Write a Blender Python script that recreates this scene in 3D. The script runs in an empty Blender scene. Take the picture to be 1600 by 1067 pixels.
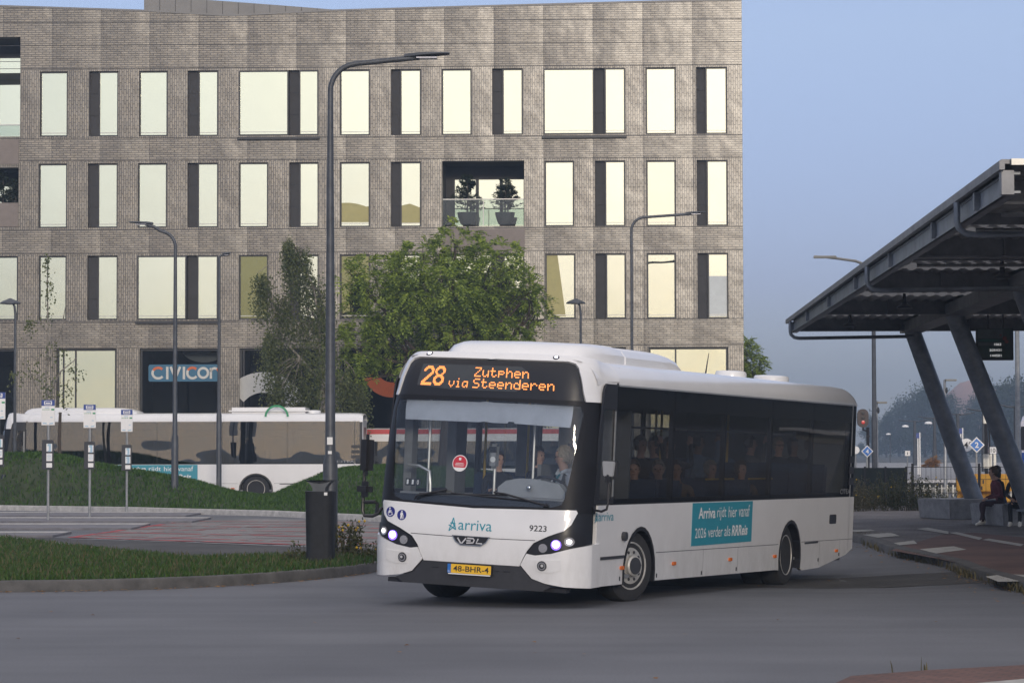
import bpy, bmesh, math, random
import numpy as np
from mathutils import Vector, Matrix
rad = math.radians
D = bpy.data
scene = bpy.context.scene
COL = scene.collection

# ------------------------------------------------------------------ camera
F_PX, CAM_H = 4150.0, 1.87
PITCH, ROLL = math.atan(166.5/F_PX), rad(0.14)
_fw = Vector((0, math.cos(PITCH), math.sin(PITCH)))
_up0 = Vector((0, -math.sin(PITCH), math.cos(PITCH)))
_rt = Vector((1, 0, 0))*math.cos(ROLL) - _up0*math.sin(ROLL)
_up = _up0*math.cos(ROLL) + Vector((1, 0, 0))*math.sin(ROLL)
CAM = Vector((0, 0, CAM_H))
cam = D.cameras.new('camera')
cam.lens = F_PX/1600*36
cam.sensor_width = 36
cam.clip_start = 0.5
cam.clip_end = 5000
camo = D.objects.new('camera', cam)
COL.objects.link(camo)
m = Matrix((_rt, _up, -_fw)).transposed().to_4x4()
m.translation = CAM
camo.matrix_world = m
scene.camera = camo

# ------------------------------------------------------------------ sky, sun, exposure
SUN_EL, SUN_AZ = rad(12), rad(173)            # azimuth clockwise from +Y: the sun stands low behind the photographer
SDIR = Vector((math.sin(SUN_AZ)*math.cos(SUN_EL), math.cos(SUN_AZ)*math.cos(SUN_EL), math.sin(SUN_EL)))
w = D.worlds.new('World')
scene.world = w
w.use_nodes = True
nt = w.node_tree
nt.nodes.clear()
N = nt.nodes.new
L = nt.links.new
out = N('ShaderNodeOutputWorld')
bg = N('ShaderNodeBackground'); bg.inputs['Strength'].default_value = 0.15
sky = N('ShaderNodeTexSky'); sky.sky_type = 'NISHITA'; sky.sun_disc = False
sky.sun_elevation = SUN_EL; sky.sun_rotation = SUN_AZ; sky.air_density = 1.1; sky.dust_density = 0.3; sky.ozone_density = 1.5
# hazy glow of the low sun (round the sun's own direction)
tc = N('ShaderNodeTexCoord')
dot = N('ShaderNodeVectorMath'); dot.operation = 'DOT_PRODUCT'
dot.inputs[1].default_value = SDIR
L(tc.outputs['Generated'], dot.inputs[0])
mx = N('ShaderNodeMath'); mx.operation = 'MAXIMUM'; mx.inputs[1].default_value = 0
L(dot.outputs['Value'], mx.inputs[0])
pw = N('ShaderNodeMath'); pw.operation = 'POWER'; pw.inputs[1].default_value = 9
L(mx.outputs[0], pw.inputs[0])
glow = N('ShaderNodeMix'); glow.data_type = 'RGBA'; glow.blend_type = 'MIX'
glow.inputs['A'].default_value = (0, 0, 0, 1)
glow.inputs['B'].default_value = (3.2, 2.85, 1.75, 1)
L(pw.outputs[0], glow.inputs['Factor'])
add = N('ShaderNodeMix'); add.data_type = 'RGBA'; add.blend_type = 'ADD'
add.inputs['Factor'].default_value = 1
# white balance of the clear sky, and an added veil that brightens it towards the zenith, to light the ground
wb = N('ShaderNodeMix'); wb.data_type = 'RGBA'; wb.blend_type = 'MULTIPLY'; wb.inputs['Factor'].default_value = 1
L(sky.outputs[0], wb.inputs['A'])
sx = N('ShaderNodeSeparateXYZ'); L(tc.outputs['Generated'], sx.inputs[0])
wr_ = N('ShaderNodeValToRGB')
for i_, (p_, c_) in enumerate(((0.0, (.28, .34, .66)), (.06, (.31, .33, .66)), (.155, (.475, .46, .66)), (.5, (.5, .5, .68)))):
    el = wr_.color_ramp.elements[i_] if i_ < 2 else wr_.color_ramp.elements.new(p_)
    el.position = p_; el.color = (*c_, 1)
L(sx.outputs['Z'], wr_.inputs['Fac']); L(wr_.outputs[0], wb.inputs['B'])
zm = N('ShaderNodeMath'); zm.operation = 'MAXIMUM'; zm.inputs[1].default_value = 0; L(sx.outputs['Z'], zm.inputs[0])
zp_ = N('ShaderNodeMath'); zp_.operation = 'POWER'; zp_.inputs[1].default_value = 1.3; L(zm.outputs[0], zp_.inputs[0])
zenith_fill = N('ShaderNodeMix'); zenith_fill.data_type = 'RGBA'; zenith_fill.inputs['A'].default_value = (0, 0, 0, 1); zenith_fill.inputs['B'].default_value = (5.1, 4.6, 3.9, 1)
L(zp_.outputs[0], zenith_fill.inputs['Factor'])
ad2 = N('ShaderNodeMix'); ad2.data_type = 'RGBA'; ad2.blend_type = 'ADD'; ad2.inputs['Factor'].default_value = 1
L(wb.outputs['Result'], ad2.inputs['A']); L(zenith_fill.outputs['Result'], ad2.inputs['B'])
L(ad2.outputs['Result'], add.inputs['A'])
L(glow.outputs['Result'], add.inputs['B'])
L(add.outputs['Result'], bg.inputs['Color'])
L(bg.outputs[0], out.inputs['Surface'])

sl = D.lights.new('sun', 'SUN')
sl.energy = 1.2
sl.angle = rad(9)
sl.color = (1.0, 0.87, 0.70)
so = D.objects.new('sun', sl)
COL.objects.link(so)
so.rotation_euler = SDIR.to_track_quat('Z', 'Y').to_euler()

vs = scene.view_settings
vs.view_transform = 'Standard'; vs.look = 'None'; vs.exposure = 0.40; vs.gamma = 1.0
scene.render.engine = 'CYCLES'
scene.cycles.use_denoising = True
scene.cycles.max_bounces = 8
scene.cycles.transparent_max_bounces = 16
scene.cycles.volume_bounces = 0
scene.cycles.caustics_reflective = False
scene.cycles.caustics_refractive = False

# ------------------------------------------------------------------ pixel -> place helpers (photo pixels, 1600 x 1067)
def ray(px, py): return _fw*F_PX + _rt*(px-800) + _up*(533.5-py)
def P(px, py, Y):
    d = ray(px, py); return CAM + d*(Y/d.y)
def G(px, py, z=0.0):
    d = ray(px, py); return CAM + d*((z-CAM_H)/d.z)
def Xat(px, Y): return P(px, 700, Y).x

# ------------------------------------------------------------------ materials
def nmat(name):
    mt = D.materials.new(name); mt.use_nodes = True
    return mt, mt.node_tree, mt.node_tree.nodes['Principled BSDF']
def mat(name, col, rough=0.6, metal=0.0, var=0.12, scale=4.0, bump=0.0, bscale=None, spec=0.5, coat=0.0, emit=None, estr=0.0, coord='Object', var2=None):
    mt, t, b = nmat(name)
    b.inputs['Roughness'].default_value = rough
    b.inputs['Metallic'].default_value = metal
    b.inputs['Specular IOR Level'].default_value = spec
    b.inputs['Coat Weight'].default_value = coat
    b.inputs['Coat Roughness'].default_value = 0.16
    c = (*col, 1)
    b.inputs['Base Color'].default_value = c
    if var or bump:
        tc = t.nodes.new('ShaderNodeTexCoord')
        nz = t.nodes.new('ShaderNodeTexNoise'); nz.inputs['Scale'].default_value = scale; nz.inputs['Detail'].default_value = 6; nz.inputs['Roughness'].default_value = 0.65
        t.links.new(tc.outputs[coord], nz.inputs['Vector'])
        if var:
            r = t.nodes.new('ShaderNodeValToRGB')
            r.color_ramp.elements[0].position = 0.3; r.color_ramp.elements[1].position = 0.7
            lo = [max(0, x*(1-var)) for x in col]; hi = [min(1, x*(1+var)) for x in col]
            if var2: hi = var2
            r.color_ramp.elements[0].color = (*lo, 1); r.color_ramp.elements[1].color = (*hi, 1)
            t.links.new(nz.outputs['Fac'], r.inputs['Fac'])
            t.links.new(r.outputs[0], b.inputs['Base Color'])
        if bump:
            n2 = nz
            if bscale:
                n2 = t.nodes.new('ShaderNodeTexNoise'); n2.inputs['Scale'].default_value = bscale; n2.inputs['Detail'].default_value = 4
                t.links.new(tc.outputs[coord], n2.inputs['Vector'])
            bp = t.nodes.new('ShaderNodeBump'); bp.inputs['Strength'].default_value = bump; bp.inputs['Distance'].default_value = 0.02
            t.links.new(n2.outputs['Fac'], bp.inputs['Height']); t.links.new(bp.outputs[0], b.inputs['Normal'])
    if emit:
        b.inputs['Emission Color'].default_value = (*emit, 1); b.inputs['Emission Strength'].default_value = estr
    return mt
def glass(name, tint, refl=1.0, rough=0.0, ior=1.5, warp=0.0):
    """thin glazing: tinted see-through plus Fresnel reflection"""
    mt, t, b = nmat(name)
    t.nodes.remove(b)
    o = t.nodes['Material Output']
    tr = t.nodes.new('ShaderNodeBsdfTransparent'); tr.inputs[0].default_value = (*tint, 1)
    gl = t.nodes.new('ShaderNodeBsdfGlossy'); gl.inputs['Roughness'].default_value = rough; gl.inputs[0].default_value = (refl, refl, refl, 1)
    # Schlick reflectance, the same from both sides of the pane
    ge = t.nodes.new('ShaderNodeNewGeometry'); dp = t.nodes.new('ShaderNodeVectorMath'); dp.operation = 'DOT_PRODUCT'
    t.links.new(ge.outputs['Normal'], dp.inputs[0]); t.links.new(ge.outputs['Incoming'], dp.inputs[1])
    def mt_(op, a, b_=None):
        n = t.nodes.new('ShaderNodeMath'); n.operation = op
        for i, q in enumerate((a, b_)):
            if isinstance(q, (int, float)): n.inputs[i].default_value = q
            elif q is not None: t.links.new(q, n.inputs[i])
        return n
    f0 = ((ior-1)/(ior+1))**2
    fr = mt_('ADD', mt_('MULTIPLY', mt_('POWER', mt_('SUBTRACT', 1.0, mt_('ABSOLUTE', dp.outputs['Value']).outputs[0]).outputs[0], 5.0).outputs[0], 1-f0).outputs[0], f0)
    mixs = t.nodes.new('ShaderNodeMixShader')
    if warp:
        tc = t.nodes.new('ShaderNodeTexCoord'); nz = t.nodes.new('ShaderNodeTexNoise'); nz.inputs['Scale'].default_value = 0.9; nz.inputs['Detail'].default_value = 1
        bp = t.nodes.new('ShaderNodeBump'); bp.inputs['Strength'].default_value = warp; bp.inputs['Distance'].default_value = 0.1
        t.links.new(tc.outputs['Object'], nz.inputs['Vector']); t.links.new(nz.outputs['Fac'], bp.inputs['Height'])
        t.links.new(bp.outputs[0], gl.inputs['Normal'])
    t.links.new(fr.outputs[0], mixs.inputs[0]); t.links.new(tr.outputs[0], mixs.inputs[1]); t.links.new(gl.outputs[0], mixs.inputs[2])
    t.links.new(mixs.outputs[0], o.inputs['Surface'])
    return mt
def leafmat(name, c0, c1, trans=0.35, rough=0.5):
    mt, t, b = nmat(name)
    g = t.nodes.new('ShaderNodeNewGeometry'); r = t.nodes.new('ShaderNodeValToRGB')
    r.color_ramp.elements[0].color = (*c0, 1); r.color_ramp.elements[1].color = (*c1, 1)
    t.links.new(g.outputs['Random Per Island'], r.inputs['Fac'])
    t.links.new(r.outputs[0], b.inputs['Base Color'])
    b.inputs['Roughness'].default_value = rough
    b.inputs['Specular IOR Level'].default_value = 0.3
    tl = t.nodes.new('ShaderNodeBsdfTranslucent'); t.links.new(r.outputs[0], tl.inputs[0])
    mixs = t.nodes.new('ShaderNodeMixShader'); mixs.inputs[0].default_value = trans
    o = t.nodes['Material Output']
    t.links.new(b.outputs[0], mixs.inputs[1]); t.links.new(tl.outputs[0], mixs.inputs[2]); t.links.new(mixs.outputs[0], o.inputs['Surface'])
    return mt
M = {}
M['white'] = mat('bus_white_paint', (0.78, 0.78, 0.79), 0.28, var=0.04, scale=1.5, coat=0.5)
def grime(mt):
    # road dirt thrown up on the lowest panels, in streaks and specks
    t = mt.node_tree; b = t.nodes['Principled BSDF']; lk = b.inputs['Base Color'].links[0].from_socket
    tc = t.nodes.new('ShaderNodeTexCoord'); sp = t.nodes.new('ShaderNodeSeparateXYZ'); t.links.new(tc.outputs['Object'], sp.inputs[0])
    mr = t.nodes.new('ShaderNodeMapRange'); mr.inputs['From Min'].default_value = 0.95; mr.inputs['From Max'].default_value = 0.2; t.links.new(sp.outputs['Z'], mr.inputs['Value'])
    mp = t.nodes.new('ShaderNodeMapping'); mp.inputs['Scale'].default_value = (2.5, 2.5, 1.2); t.links.new(tc.outputs['Object'], mp.inputs['Vector'])
    nz = t.nodes.new('ShaderNodeTexNoise'); nz.inputs['Scale'].default_value = 2.2; nz.inputs['Detail'].default_value = 8; nz.inputs['Roughness'].default_value = 0.7; t.links.new(mp.outputs[0], nz.inputs['Vector'])
    r = t.nodes.new('ShaderNodeMapRange'); r.inputs['From Min'].default_value = 0.38; r.inputs['From Max'].default_value = 0.75; r.inputs['To Max'].default_value = 0.40; t.links.new(nz.outputs['Fac'], r.inputs['Value'])
    m = t.nodes.new('ShaderNodeMath'); m.operation = 'MULTIPLY'; t.links.new(mr.outputs[0], m.inputs[0]); t.links.new(r.outputs[0], m.inputs[1])
    mx = t.nodes.new('ShaderNodeMix'); mx.data_type = 'RGBA'; t.links.new(m.outputs[0], mx.inputs['Factor']); t.links.new(lk, mx.inputs['A']); mx.inputs['B'].default_value = (.30, .28, .25, 1); t.links.new(mx.outputs['Result'], b.inputs['Base Color'])
    n2 = t.nodes.new('ShaderNodeTexNoise'); n2.inputs['Scale'].default_value = 1.1; n2.inputs['Detail'].default_value = 1; t.links.new(tc.outputs['Object'], n2.inputs['Vector'])
    bp = t.nodes.new('ShaderNodeBump'); bp.inputs['Strength'].default_value = 0.25; bp.inputs['Distance'].default_value = 0.03; t.links.new(n2.outputs['Fac'], bp.inputs['Height']); t.links.new(bp.outputs[0], b.inputs['Coat Normal']); t.links.new(bp.outputs[0], b.inputs['Normal'])
grime(M['white'])
M['black'] = mat('black_mask', (0.012, 0.012, 0.015), 0.36, var=0.1)
M['rubber'] = mat('tyre_rubber', (0.022, 0.022, 0.024), 0.85, var=0.25, scale=12, bump=0.2)
M['dgrey'] = mat('dark_grey_plastic', (0.035, 0.036, 0.042), 0.55, var=0.15, scale=8)
M['rim'] = mat('steel_rim', (0.50, 0.49, 0.47), 0.45, 0.35, var=0.3, scale=9)
M['chrome'] = mat('chrome', (0.75, 0.76, 0.78), 0.12, 1.0, var=0)
M['lens'] = mat('lamp_lens', (0.45, 0.45, 0.48), 0.1, 0.5, var=0)
M['headlit'] = mat('lit_headlight', (0.9, 0.9, 1), 0.2, var=0, emit=(0.78, 0.80, 1.0), estr=5)
M['sidelit'] = mat('lit_daytime_lamp', (0.9, 0.9, 0.9), 0.2, var=0, emit=(1, 0.95, 0.9), estr=1.3)
M['purple'] = mat('headlight_violet_ring', (0.25, 0.16, 0.8), 0.2, var=0, emit=(0.22, 0.12, 0.95), estr=1.2)
M['amber'] = mat('amber_marker', (0.45, 0.10, 0.02), 0.25, var=0, emit=(1, 0.25, 0.02), estr=0.08)
M['led'] = mat('led_dots', (0.9, 0.4, 0.1), 0.5, var=0, emit=(1.0, 0.27, 0.07), estr=1.15)
M['dispback'] = mat('display_backing', (0.05, 0.055, 0.06), 0.35, var=0.2, scale=3)
M['yellowplate'] = mat('plate_yellow', (0.85, 0.50, 0.03), 0.4, var=0.03)
M['plateblue'] = mat('plate_blue', (0.03, 0.16, 0.5), 0.4, var=0)
M['ink'] = mat('black_ink', (0.015, 0.015, 0.02), 0.5, var=0)
M['navy'] = mat('navy_sticker', (0.015, 0.02, 0.20), 0.4, var=0)
M['teal'] = mat('teal_print', (0.02, 0.27, 0.36), 0.45, var=0.04)
M['paper'] = mat('white_print', (0.8, 0.8, 0.8), 0.5, var=0)
M['redsticker'] = mat('red_sticker', (0.55, 0.03, 0.05), 0.45, var=0)
M['blind'] = mat('sun_blind_fabric', (0.42, 0.45, 0.52), 0.85, var=0.12, scale=3)
M['wind'] = glass('windscreen_glass', (0.92, 0.94, 0.95), refl=.8, ior=1.5, warp=0.02)
M['tint'] = glass('tinted_side_glass', (0.68, 0.69, 0.70), refl=0.42, ior=1.35, warp=0.03)
M['tintfar'] = glass('far_side_glass', (0.74, 0.76, 0.77), ior=1.4)
M['clear'] = glass('clear_glass', (0.8, 0.85, 0.83), ior=1.45)
M['interior'] = mat('bus_interior_grey', (0.20, 0.205, 0.215), 0.7, var=0.15)
M['dash'] = mat('dashboard_grey', (0.30, 0.31, 0.33), 0.6, var=0.08)
M['seatblue'] = mat('seat_fabric', (0.03, 0.05, 0.10), 0.9, var=0.3, scale=20)
M['yellowpole'] = mat('yellow_handrail', (0.6, 0.38, 0.02), 0.4, var=0.05)
M['silver'] = mat('silver_handrail', (0.6, 0.6, 0.6), 0.3, 0.7, var=0.05)
M['red'] = mat('red_paint', (0.50, 0.012, 0.02), 0.35, var=0.05)
M['pole'] = mat('galvanised_dark_pole', (0.075, 0.082, 0.095), 0.5, 0.3, var=0.25, scale=6)
M['polegrey'] = mat('galvanised_pole', (0.30, 0.31, 0.32), 0.45, 0.5, var=0.2, scale=10)
M['steel'] = mat('canopy_steel', (0.19, 0.195, 0.21), 0.5, 0.35, var=0.3, scale=2.5)
M['galv'] = mat('galvanised_beam', (0.20, 0.22, 0.25), 0.45, 0.5, var=0.3, scale=3)
M['sheet'] = mat('corrugated_sheet', (0.32, 0.325, 0.33), 0.5, 0.3, var=0.2, scale=3)
M['sheetlite'] = mat('translucent_sheet', (0.55, 0.56, 0.55), 0.5, 0.0, var=0.2, scale=5)
M['lamphead'] = mat('lamp_head_grey', (0.20, 0.20, 0.19), 0.55, 0.2, var=0.15)
M['silverprint'] = mat('silver_print', (0.62, 0.62, 0.64), 0.35, 0.2, var=0)
M['alum'] = mat('aluminium_trim', (0.45, 0.45, 0.43), 0.4, 0.4, var=0.15, scale=4)
M['concrete'] = mat('concrete', (0.26, 0.26, 0.265), 0.85, var=0.25, scale=5, bump=0.3)
M['kerb'] = mat('kerb_concrete', (0.085, 0.082, 0.08), 0.9, var=0.4, scale=3, bump=0.3, bscale=30)
M['kerblite'] = mat('light_kerb', (0.40, 0.39, 0.38), 0.9, var=0.3, scale=5)
M['bark'] = mat('bark', (0.075, 0.058, 0.045), 0.9, var=0.4, scale=12, bump=0.5)
M['birchbark'] = mat('birch_bark', (0.22, 0.20, 0.17), 0.85, var=0.7, scale=7)
M['leaf'] = leafmat('leaf_green', (0.06, 0.11, 0.018), (0.45, 0.56, 0.10), 0.42)
M['birchleaf'] = leafmat('birch_leaf', (0.07, 0.095, 0.034), (0.18, 0.20, 0.075))
M['farleaf'] = leafmat('far_leaf', (0.020, 0.034, 0.014), (0.055, 0.075, 0.028))
M['orangeleaf'] = leafmat('autumn_leaf', (0.24, 0.11, 0.03), (0.40, 0.21, 0.05))
M['grass'] = leafmat('grass_blade', (0.020, 0.055, 0.009), (0.075, 0.135, 0.024), 0.25)
M['mask'] = mat('windscreen_mask', (0.012, 0.012, 0.015), 0.5, var=0.1, spec=0.25)
M['moundgrass'] = leafmat('mound_grass_blade', (0.022, 0.062, 0.007), (0.075, 0.145, 0.02), 0.25)
M['drygrass'] = leafmat('dry_grass', (0.075, 0.07, 0.035), (0.15, 0.125, 0.06), 0.25)
M['weed'] = leafmat('weed_leaf', (0.03, 0.045, 0.015), (0.10, 0.10, 0.035), 0.25)
M['flower'] = mat('yellow_flower', (0.6, 0.38, 0.02), 0.7, var=0.1)
M['lawn'] = mat('lawn_soil', (0.026, 0.050, 0.012), 0.95, var=0.5, scale=1.3, var2=(0.052, 0.065, 0.026), bump=0.5, bscale=18)
M['yellow'] = mat('yellow_paint', (0.62, 0.30, 0.008), 0.5, var=0.15)
M['signblue'] = mat('sign_blue', (0.01, 0.16, 0.55), 0.4, var=0.03)
M['stopblue'] = mat('bus_stop_blue', (0.012, 0.05, 0.26), 0.45, var=0.05)
M['stopgreen'] = mat('green_mark', (0.02, 0.28, 0.12), 0.5, var=0)
M['timetable'] = mat('timetable_frame', (0.012, 0.016, 0.028), 0.4, var=0.1)
M['paleblue'] = mat('pale_blue_print', (0.35, 0.52, 0.66), 0.5, var=0.05)
M['skin'] = mat('skin', (0.50, 0.30, 0.22), 0.55, var=0.06)
M['skind'] = mat('darker_skin', (0.24, 0.13, 0.085), 0.55, var=0.06)
M['hairgrey'] = mat('grey_blond_hair', (0.30, 0.25, 0.19), 0.7, var=0.35, scale=40)
M['hairdark'] = mat('dark_hair', (0.018, 0.013, 0.011), 0.6, var=0.3, scale=40)
M['hairbrown'] = mat('brown_hair', (0.09, 0.055, 0.03), 0.6, var=0.3, scale=40)
def cloth(n, c): M[n] = mat('cloth_'+n, c, 0.9, var=0.2, scale=15, bump=0.15)
cloth('shirt', (0.62, 0.66, 0.72)); cloth('vest', (0.035, 0.035, 0.045)); cloth('maroon', (0.14, 0.035, 0.05)); cloth('darkmaroon', (0.035, 0.014, 0.02))
cloth('blackc', (0.014, 0.014, 0.018)); cloth('jeans', (0.05, 0.08, 0.15)); cloth('greyc', (0.13, 0.13, 0.14)); cloth('bluec', (0.10, 0.15, 0.24)); cloth('brownc', (0.12, 0.08, 0.05)); cloth('tealc', (0.03, 0.28, 0.34))
cloth('shoew', (0.65, 0.64, 0.6)); cloth('shoed', (0.02, 0.02, 0.02))

# ------------------------------------------------------------------ mesh helpers
def newbm(): return bmesh.new()
def setup(bm, ang=0.6):
    bmesh.ops.recalc_face_normals(bm, faces=bm.faces[:])
    for f in bm.faces: f.smooth = True
    for e in bm.edges:
        if len(e.link_faces) == 2 and e.calc_face_angle(0) > ang: e.smooth = False
def obj(name, bm, mats, parent=None, loc=None, rot=None, recalc=True):
    if recalc: setup(bm)
    me = D.meshes.new(name); bm.to_mesh(me); bm.free()
    for mm in (mats if isinstance(mats, (list, tuple)) else [mats]): me.materials.append(M[mm] if isinstance(mm, str) else mm)
    o = D.objects.new(name, me); COL.objects.link(o)
    if parent: o.parent = parent
    if loc is not None: o.location = loc
    if rot is not None: o.rotation_euler = rot
    return o
def tag(o, label, cat, group=None, kind=None):
    o['label'] = label; o['category'] = cat
    if group: o['group'] = group
    if kind: o['kind'] = kind
    return o
def struct(o): o['kind'] = 'structure'; return o
def empty(name, label, cat, loc=(0, 0, 0), rotz=0, group=None):
    o = D.objects.new(name, None); COL.objects.link(o); o.empty_display_size = 0.2
    o.location = loc; o.rotation_euler = (0, 0, rotz)
    return tag(o, label, cat, group)
def setmi(bm, n0, mi):
    if mi:
        bm.faces.ensure_lookup_table()
        for f in bm.faces[n0:]: f.material_index = mi
def box(bm, c, s, rot=None, mi=0, bev=0.0, taper=None):
    n0 = len(bm.faces)
    b2 = bmesh.new()
    bmesh.ops.create_cube(b2, size=1)
    for v in b2.verts:
        if taper and v.co.z > 0: v.co.x *= taper; v.co.y *= taper
        v.co = Vector((v.co.x*s[0], v.co.y*s[1], v.co.z*s[2]))
    if bev: bmesh.ops.bevel(b2, geom=b2.edges[:], offset=bev, segments=2, affect='EDGES', clamp_overlap=True)
    mt = Matrix.Translation(c)
    if rot is not None: mt = mt @ (rot if isinstance(rot, Matrix) else Matrix.Rotation(rot, 4, 'Z'))
    join(bm, b2, mt); setmi(bm, n0, mi)
def join(bm, b2, mt=None):
    mp = {}
    for v in b2.verts: mp[v.index if False else v] = bm.verts.new(mt @ v.co if mt else v.co)
    for f in b2.faces:
        try:
            nf = bm.faces.new([mp[v] for v in f.verts]); nf.material_index = f.material_index
        except ValueError: pass
    b2.free()
def frames(pts):
    out = []
    n = len(pts); prev = None
    for i in range(n):
        t = (pts[min(i+1, n-1)]-pts[max(i-1, 0)]).normalized()
        if prev is None:
            a = Vector((0, 0, 1)) if abs(t.z) < 0.9 else Vector((1, 0, 0))
            u = t.cross(a).normalized()
        else:
            u = (prev - t*prev.dot(t))
            u = u.normalized() if u.length > 1e-6 else t.orthogonal().normalized()
        prev = u; out.append((u, t.cross(u)))
    return out
def tube(bm, pts, r, n=8, mi=0, cap=True, flat=1.0):
    pts = [Vector(p) for p in pts]
    rs = r if isinstance(r, (list, tuple)) else [r]*len(pts)
    n0 = len(bm.faces); rings = []
    for p, (u, v), q in zip(pts, frames(pts), rs):
        rings.append([bm.verts.new(p + u*math.cos(2*math.pi*k/n)*q + v*math.sin(2*math.pi*k/n)*q*flat) for k in range(n)])
    for a, b in zip(rings, rings[1:]):
        for k in range(n): bm.faces.new((a[k], a[(k+1) % n], b[(k+1) % n], b[k]))
    if cap:
        bm.faces.new(rings[0][::-1]); bm.faces.new(rings[-1])
    setmi(bm, n0, mi)
def lathe(bm, prof, n=24, mt=None, mi=0, close=True):
    """prof: (radius, z) pairs; axis z"""
    n0 = len(bm.faces); rings = []
    for r, z in prof:
        ring = []
        for k in range(n):
            p = Vector((r*math.cos(2*math.pi*k/n), r*math.sin(2*math.pi*k/n), z))
            ring.append(bm.verts.new(mt @ p if mt else p))
        rings.append(ring)
    for a, b in zip(rings, rings[1:]):
        for k in range(n): bm.faces.new((a[k], a[(k+1) % n], b[(k+1) % n], b[k]))
    if close:
        bm.faces.new(rings[0][::-1]); bm.faces.new(rings[-1])
    setmi(bm, n0, mi)
def sphere(bm, c, r, mi=0, seg=12, sc=(1, 1, 1)):
    n0 = len(bm.faces)
    b2 = bmesh.new(); bmesh.ops.create_uvsphere(b2, u_segments=seg, v_segments=max(6, seg//2), radius=r)
    join(bm, b2, Matrix.Translation(c) @ Matrix.Diagonal((*sc, 1))); setmi(bm, n0, mi)
def panel(bm, outline, holes, mapf, t=0.02, step=None, mi=0, back=0.0):
    """flat outline with holes in (u, v), cut to a grid of `step`, carried onto a surface by mapf(u, v, w) with thickness t"""
    b2 = bmesh.new(); edges = []
    for lp in [outline]+list(holes):
        vv = [b2.verts.new((u, v, 0)) for u, v in lp]
        for i in range(len(vv)): edges.append(b2.edges.new((vv[i], vv[(i+1) % len(vv)])))
    bmesh.ops.triangle_fill(b2, edges=edges, use_beauty=True)
    if step:
        su, sv = step if isinstance(step, (list, tuple)) else (step, step)
        us = [v.co.x for v in b2.verts]; vs_ = [v.co.y for v in b2.verts]
        for lo, hi, s, no in ((min(us), max(us), su, (1, 0, 0)), (min(vs_), max(vs_), sv, (0, 1, 0))):
            if not s: continue
            k = math.floor(lo/s)+1
            while k*s < hi-1e-4:
                if k*s > lo+1e-4:
                    bmesh.ops.bisect_plane(b2, geom=b2.verts[:]+b2.edges[:]+b2.faces[:], plane_co=Vector(no)*(k*s), plane_no=no, dist=1e-5)
                k += 1
    for f in b2.faces:
        if f.normal.z < 0: f.normal_flip()
    n0 = len(bm.faces)
    top = {v: bm.verts.new(mapf(v.co.x, v.co.y, t)) for v in b2.verts}
    if t != back: bot = {v: bm.verts.new(mapf(v.co.x, v.co.y, back)) for v in b2.verts}
    for f in b2.faces:
        bm.faces.new([top[v] for v in f.verts])
        if t != back: bm.faces.new([bot[v] for v in reversed(f.verts)])
    if t != back:
        for e in b2.edges:
            if len(e.link_faces) == 1:
                a, b = e.verts; bm.faces.new((top[a], bot[a], bot[b], top[b]))
    b2.free(); setmi(bm, n0, mi)
def rrect(x0, y0, x1, y1, r=0.0, n=4):
    if r <= 0: return [(x0, y0), (x1, y0), (x1, y1), (x0, y1)]
    o = []
    for cx, cy, a in ((x1-r, y0+r, -90), (x1-r, y1-r, 0), (x0+r, y1-r, 90), (x0+r, y0+r, 180)):
        for k in range(n+1):
            t = rad(a+90*k/n); o.append((cx+r*math.cos(t), cy+r*math.sin(t)))
    return o
def circ(cx, cy, r, n=24, ry=None): return [(cx+r*math.cos(2*math.pi*k/n), cy+(ry or r)*math.sin(2*math.pi*k/n)) for k in range(n)]
def rects(lst): return lst
_tc = {}
def textmesh(s, bold=0.0):
    if (s, bold) in _tc: return _tc[(s, bold)]
    cu = D.curves.new('t', 'FONT'); cu.body = s; cu.size = 1; cu.offset = bold; cu.resolution_u = 3
    o = D.objects.new('t', cu); COL.objects.link(o)
    bpy.context.view_layer.update()
    dg = bpy.context.evaluated_depsgraph_get()
    me = D.meshes.new_from_object(o.evaluated_get(dg))
    vsx = [(v.co.x, v.co.y) for v in me.vertices]; fs = [tuple(p.vertices) for p in me.polygons]
    D.objects.remove(o); D.curves.remove(cu); D.meshes.remove(me)
    _tc[(s, bold)] = (vsx, fs); return vsx, fs
def text(bm, s, x0, y0, x1, y1, mapf, w=0.004, bold=0.0, slant=0.0, mi=0):
    """fit the lettering into the box x0..x1, y0..y1 of the surface mapf"""
    vv, fs = textmesh(s, bold)
    ax, bx = min(v[0] for v in vv), max(v[0] for v in vv); ay, by = min(v[1] for v in vv), max(v[1] for v in vv)
    n0 = len(bm.faces); nv = []
    for x, y in vv:
        q = (y-ay)/(by-ay); u = x0+(x-ax)/(bx-ax)*(x1-x0) + slant*q*(y1-y0); nv.append(bm.verts.new(mapf(u, y0+q*(y1-y0), w)))
    for f in fs:
        try: bm.faces.new([nv[i] for i in f])
        except ValueError: pass
    setmi(bm, n0, mi)
def ribbon(bm, pts, wd, mapf, w=0.004, mi=0):
    """flat stroke of width wd along 2D pts on the surface mapf"""
    n0 = len(bm.faces); pp = [Vector((*p, 0)) for p in pts]; L_, R_ = [], []
    for i, p in enumerate(pp):
        t = (pp[min(i+1, len(pp)-1)]-pp[max(i-1, 0)]).normalized(); n_ = Vector((-t.y, t.x, 0))*wd/2
        L_.append(bm.verts.new(mapf(p.x+n_.x, p.y+n_.y, w))); R_.append(bm.verts.new(mapf(p.x-n_.x, p.y-n_.y, w)))
    for i in range(len(pp)-1): bm.faces.new((R_[i], R_[i+1], L_[i+1], L_[i]))
    setmi(bm, n0, mi)
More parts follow.
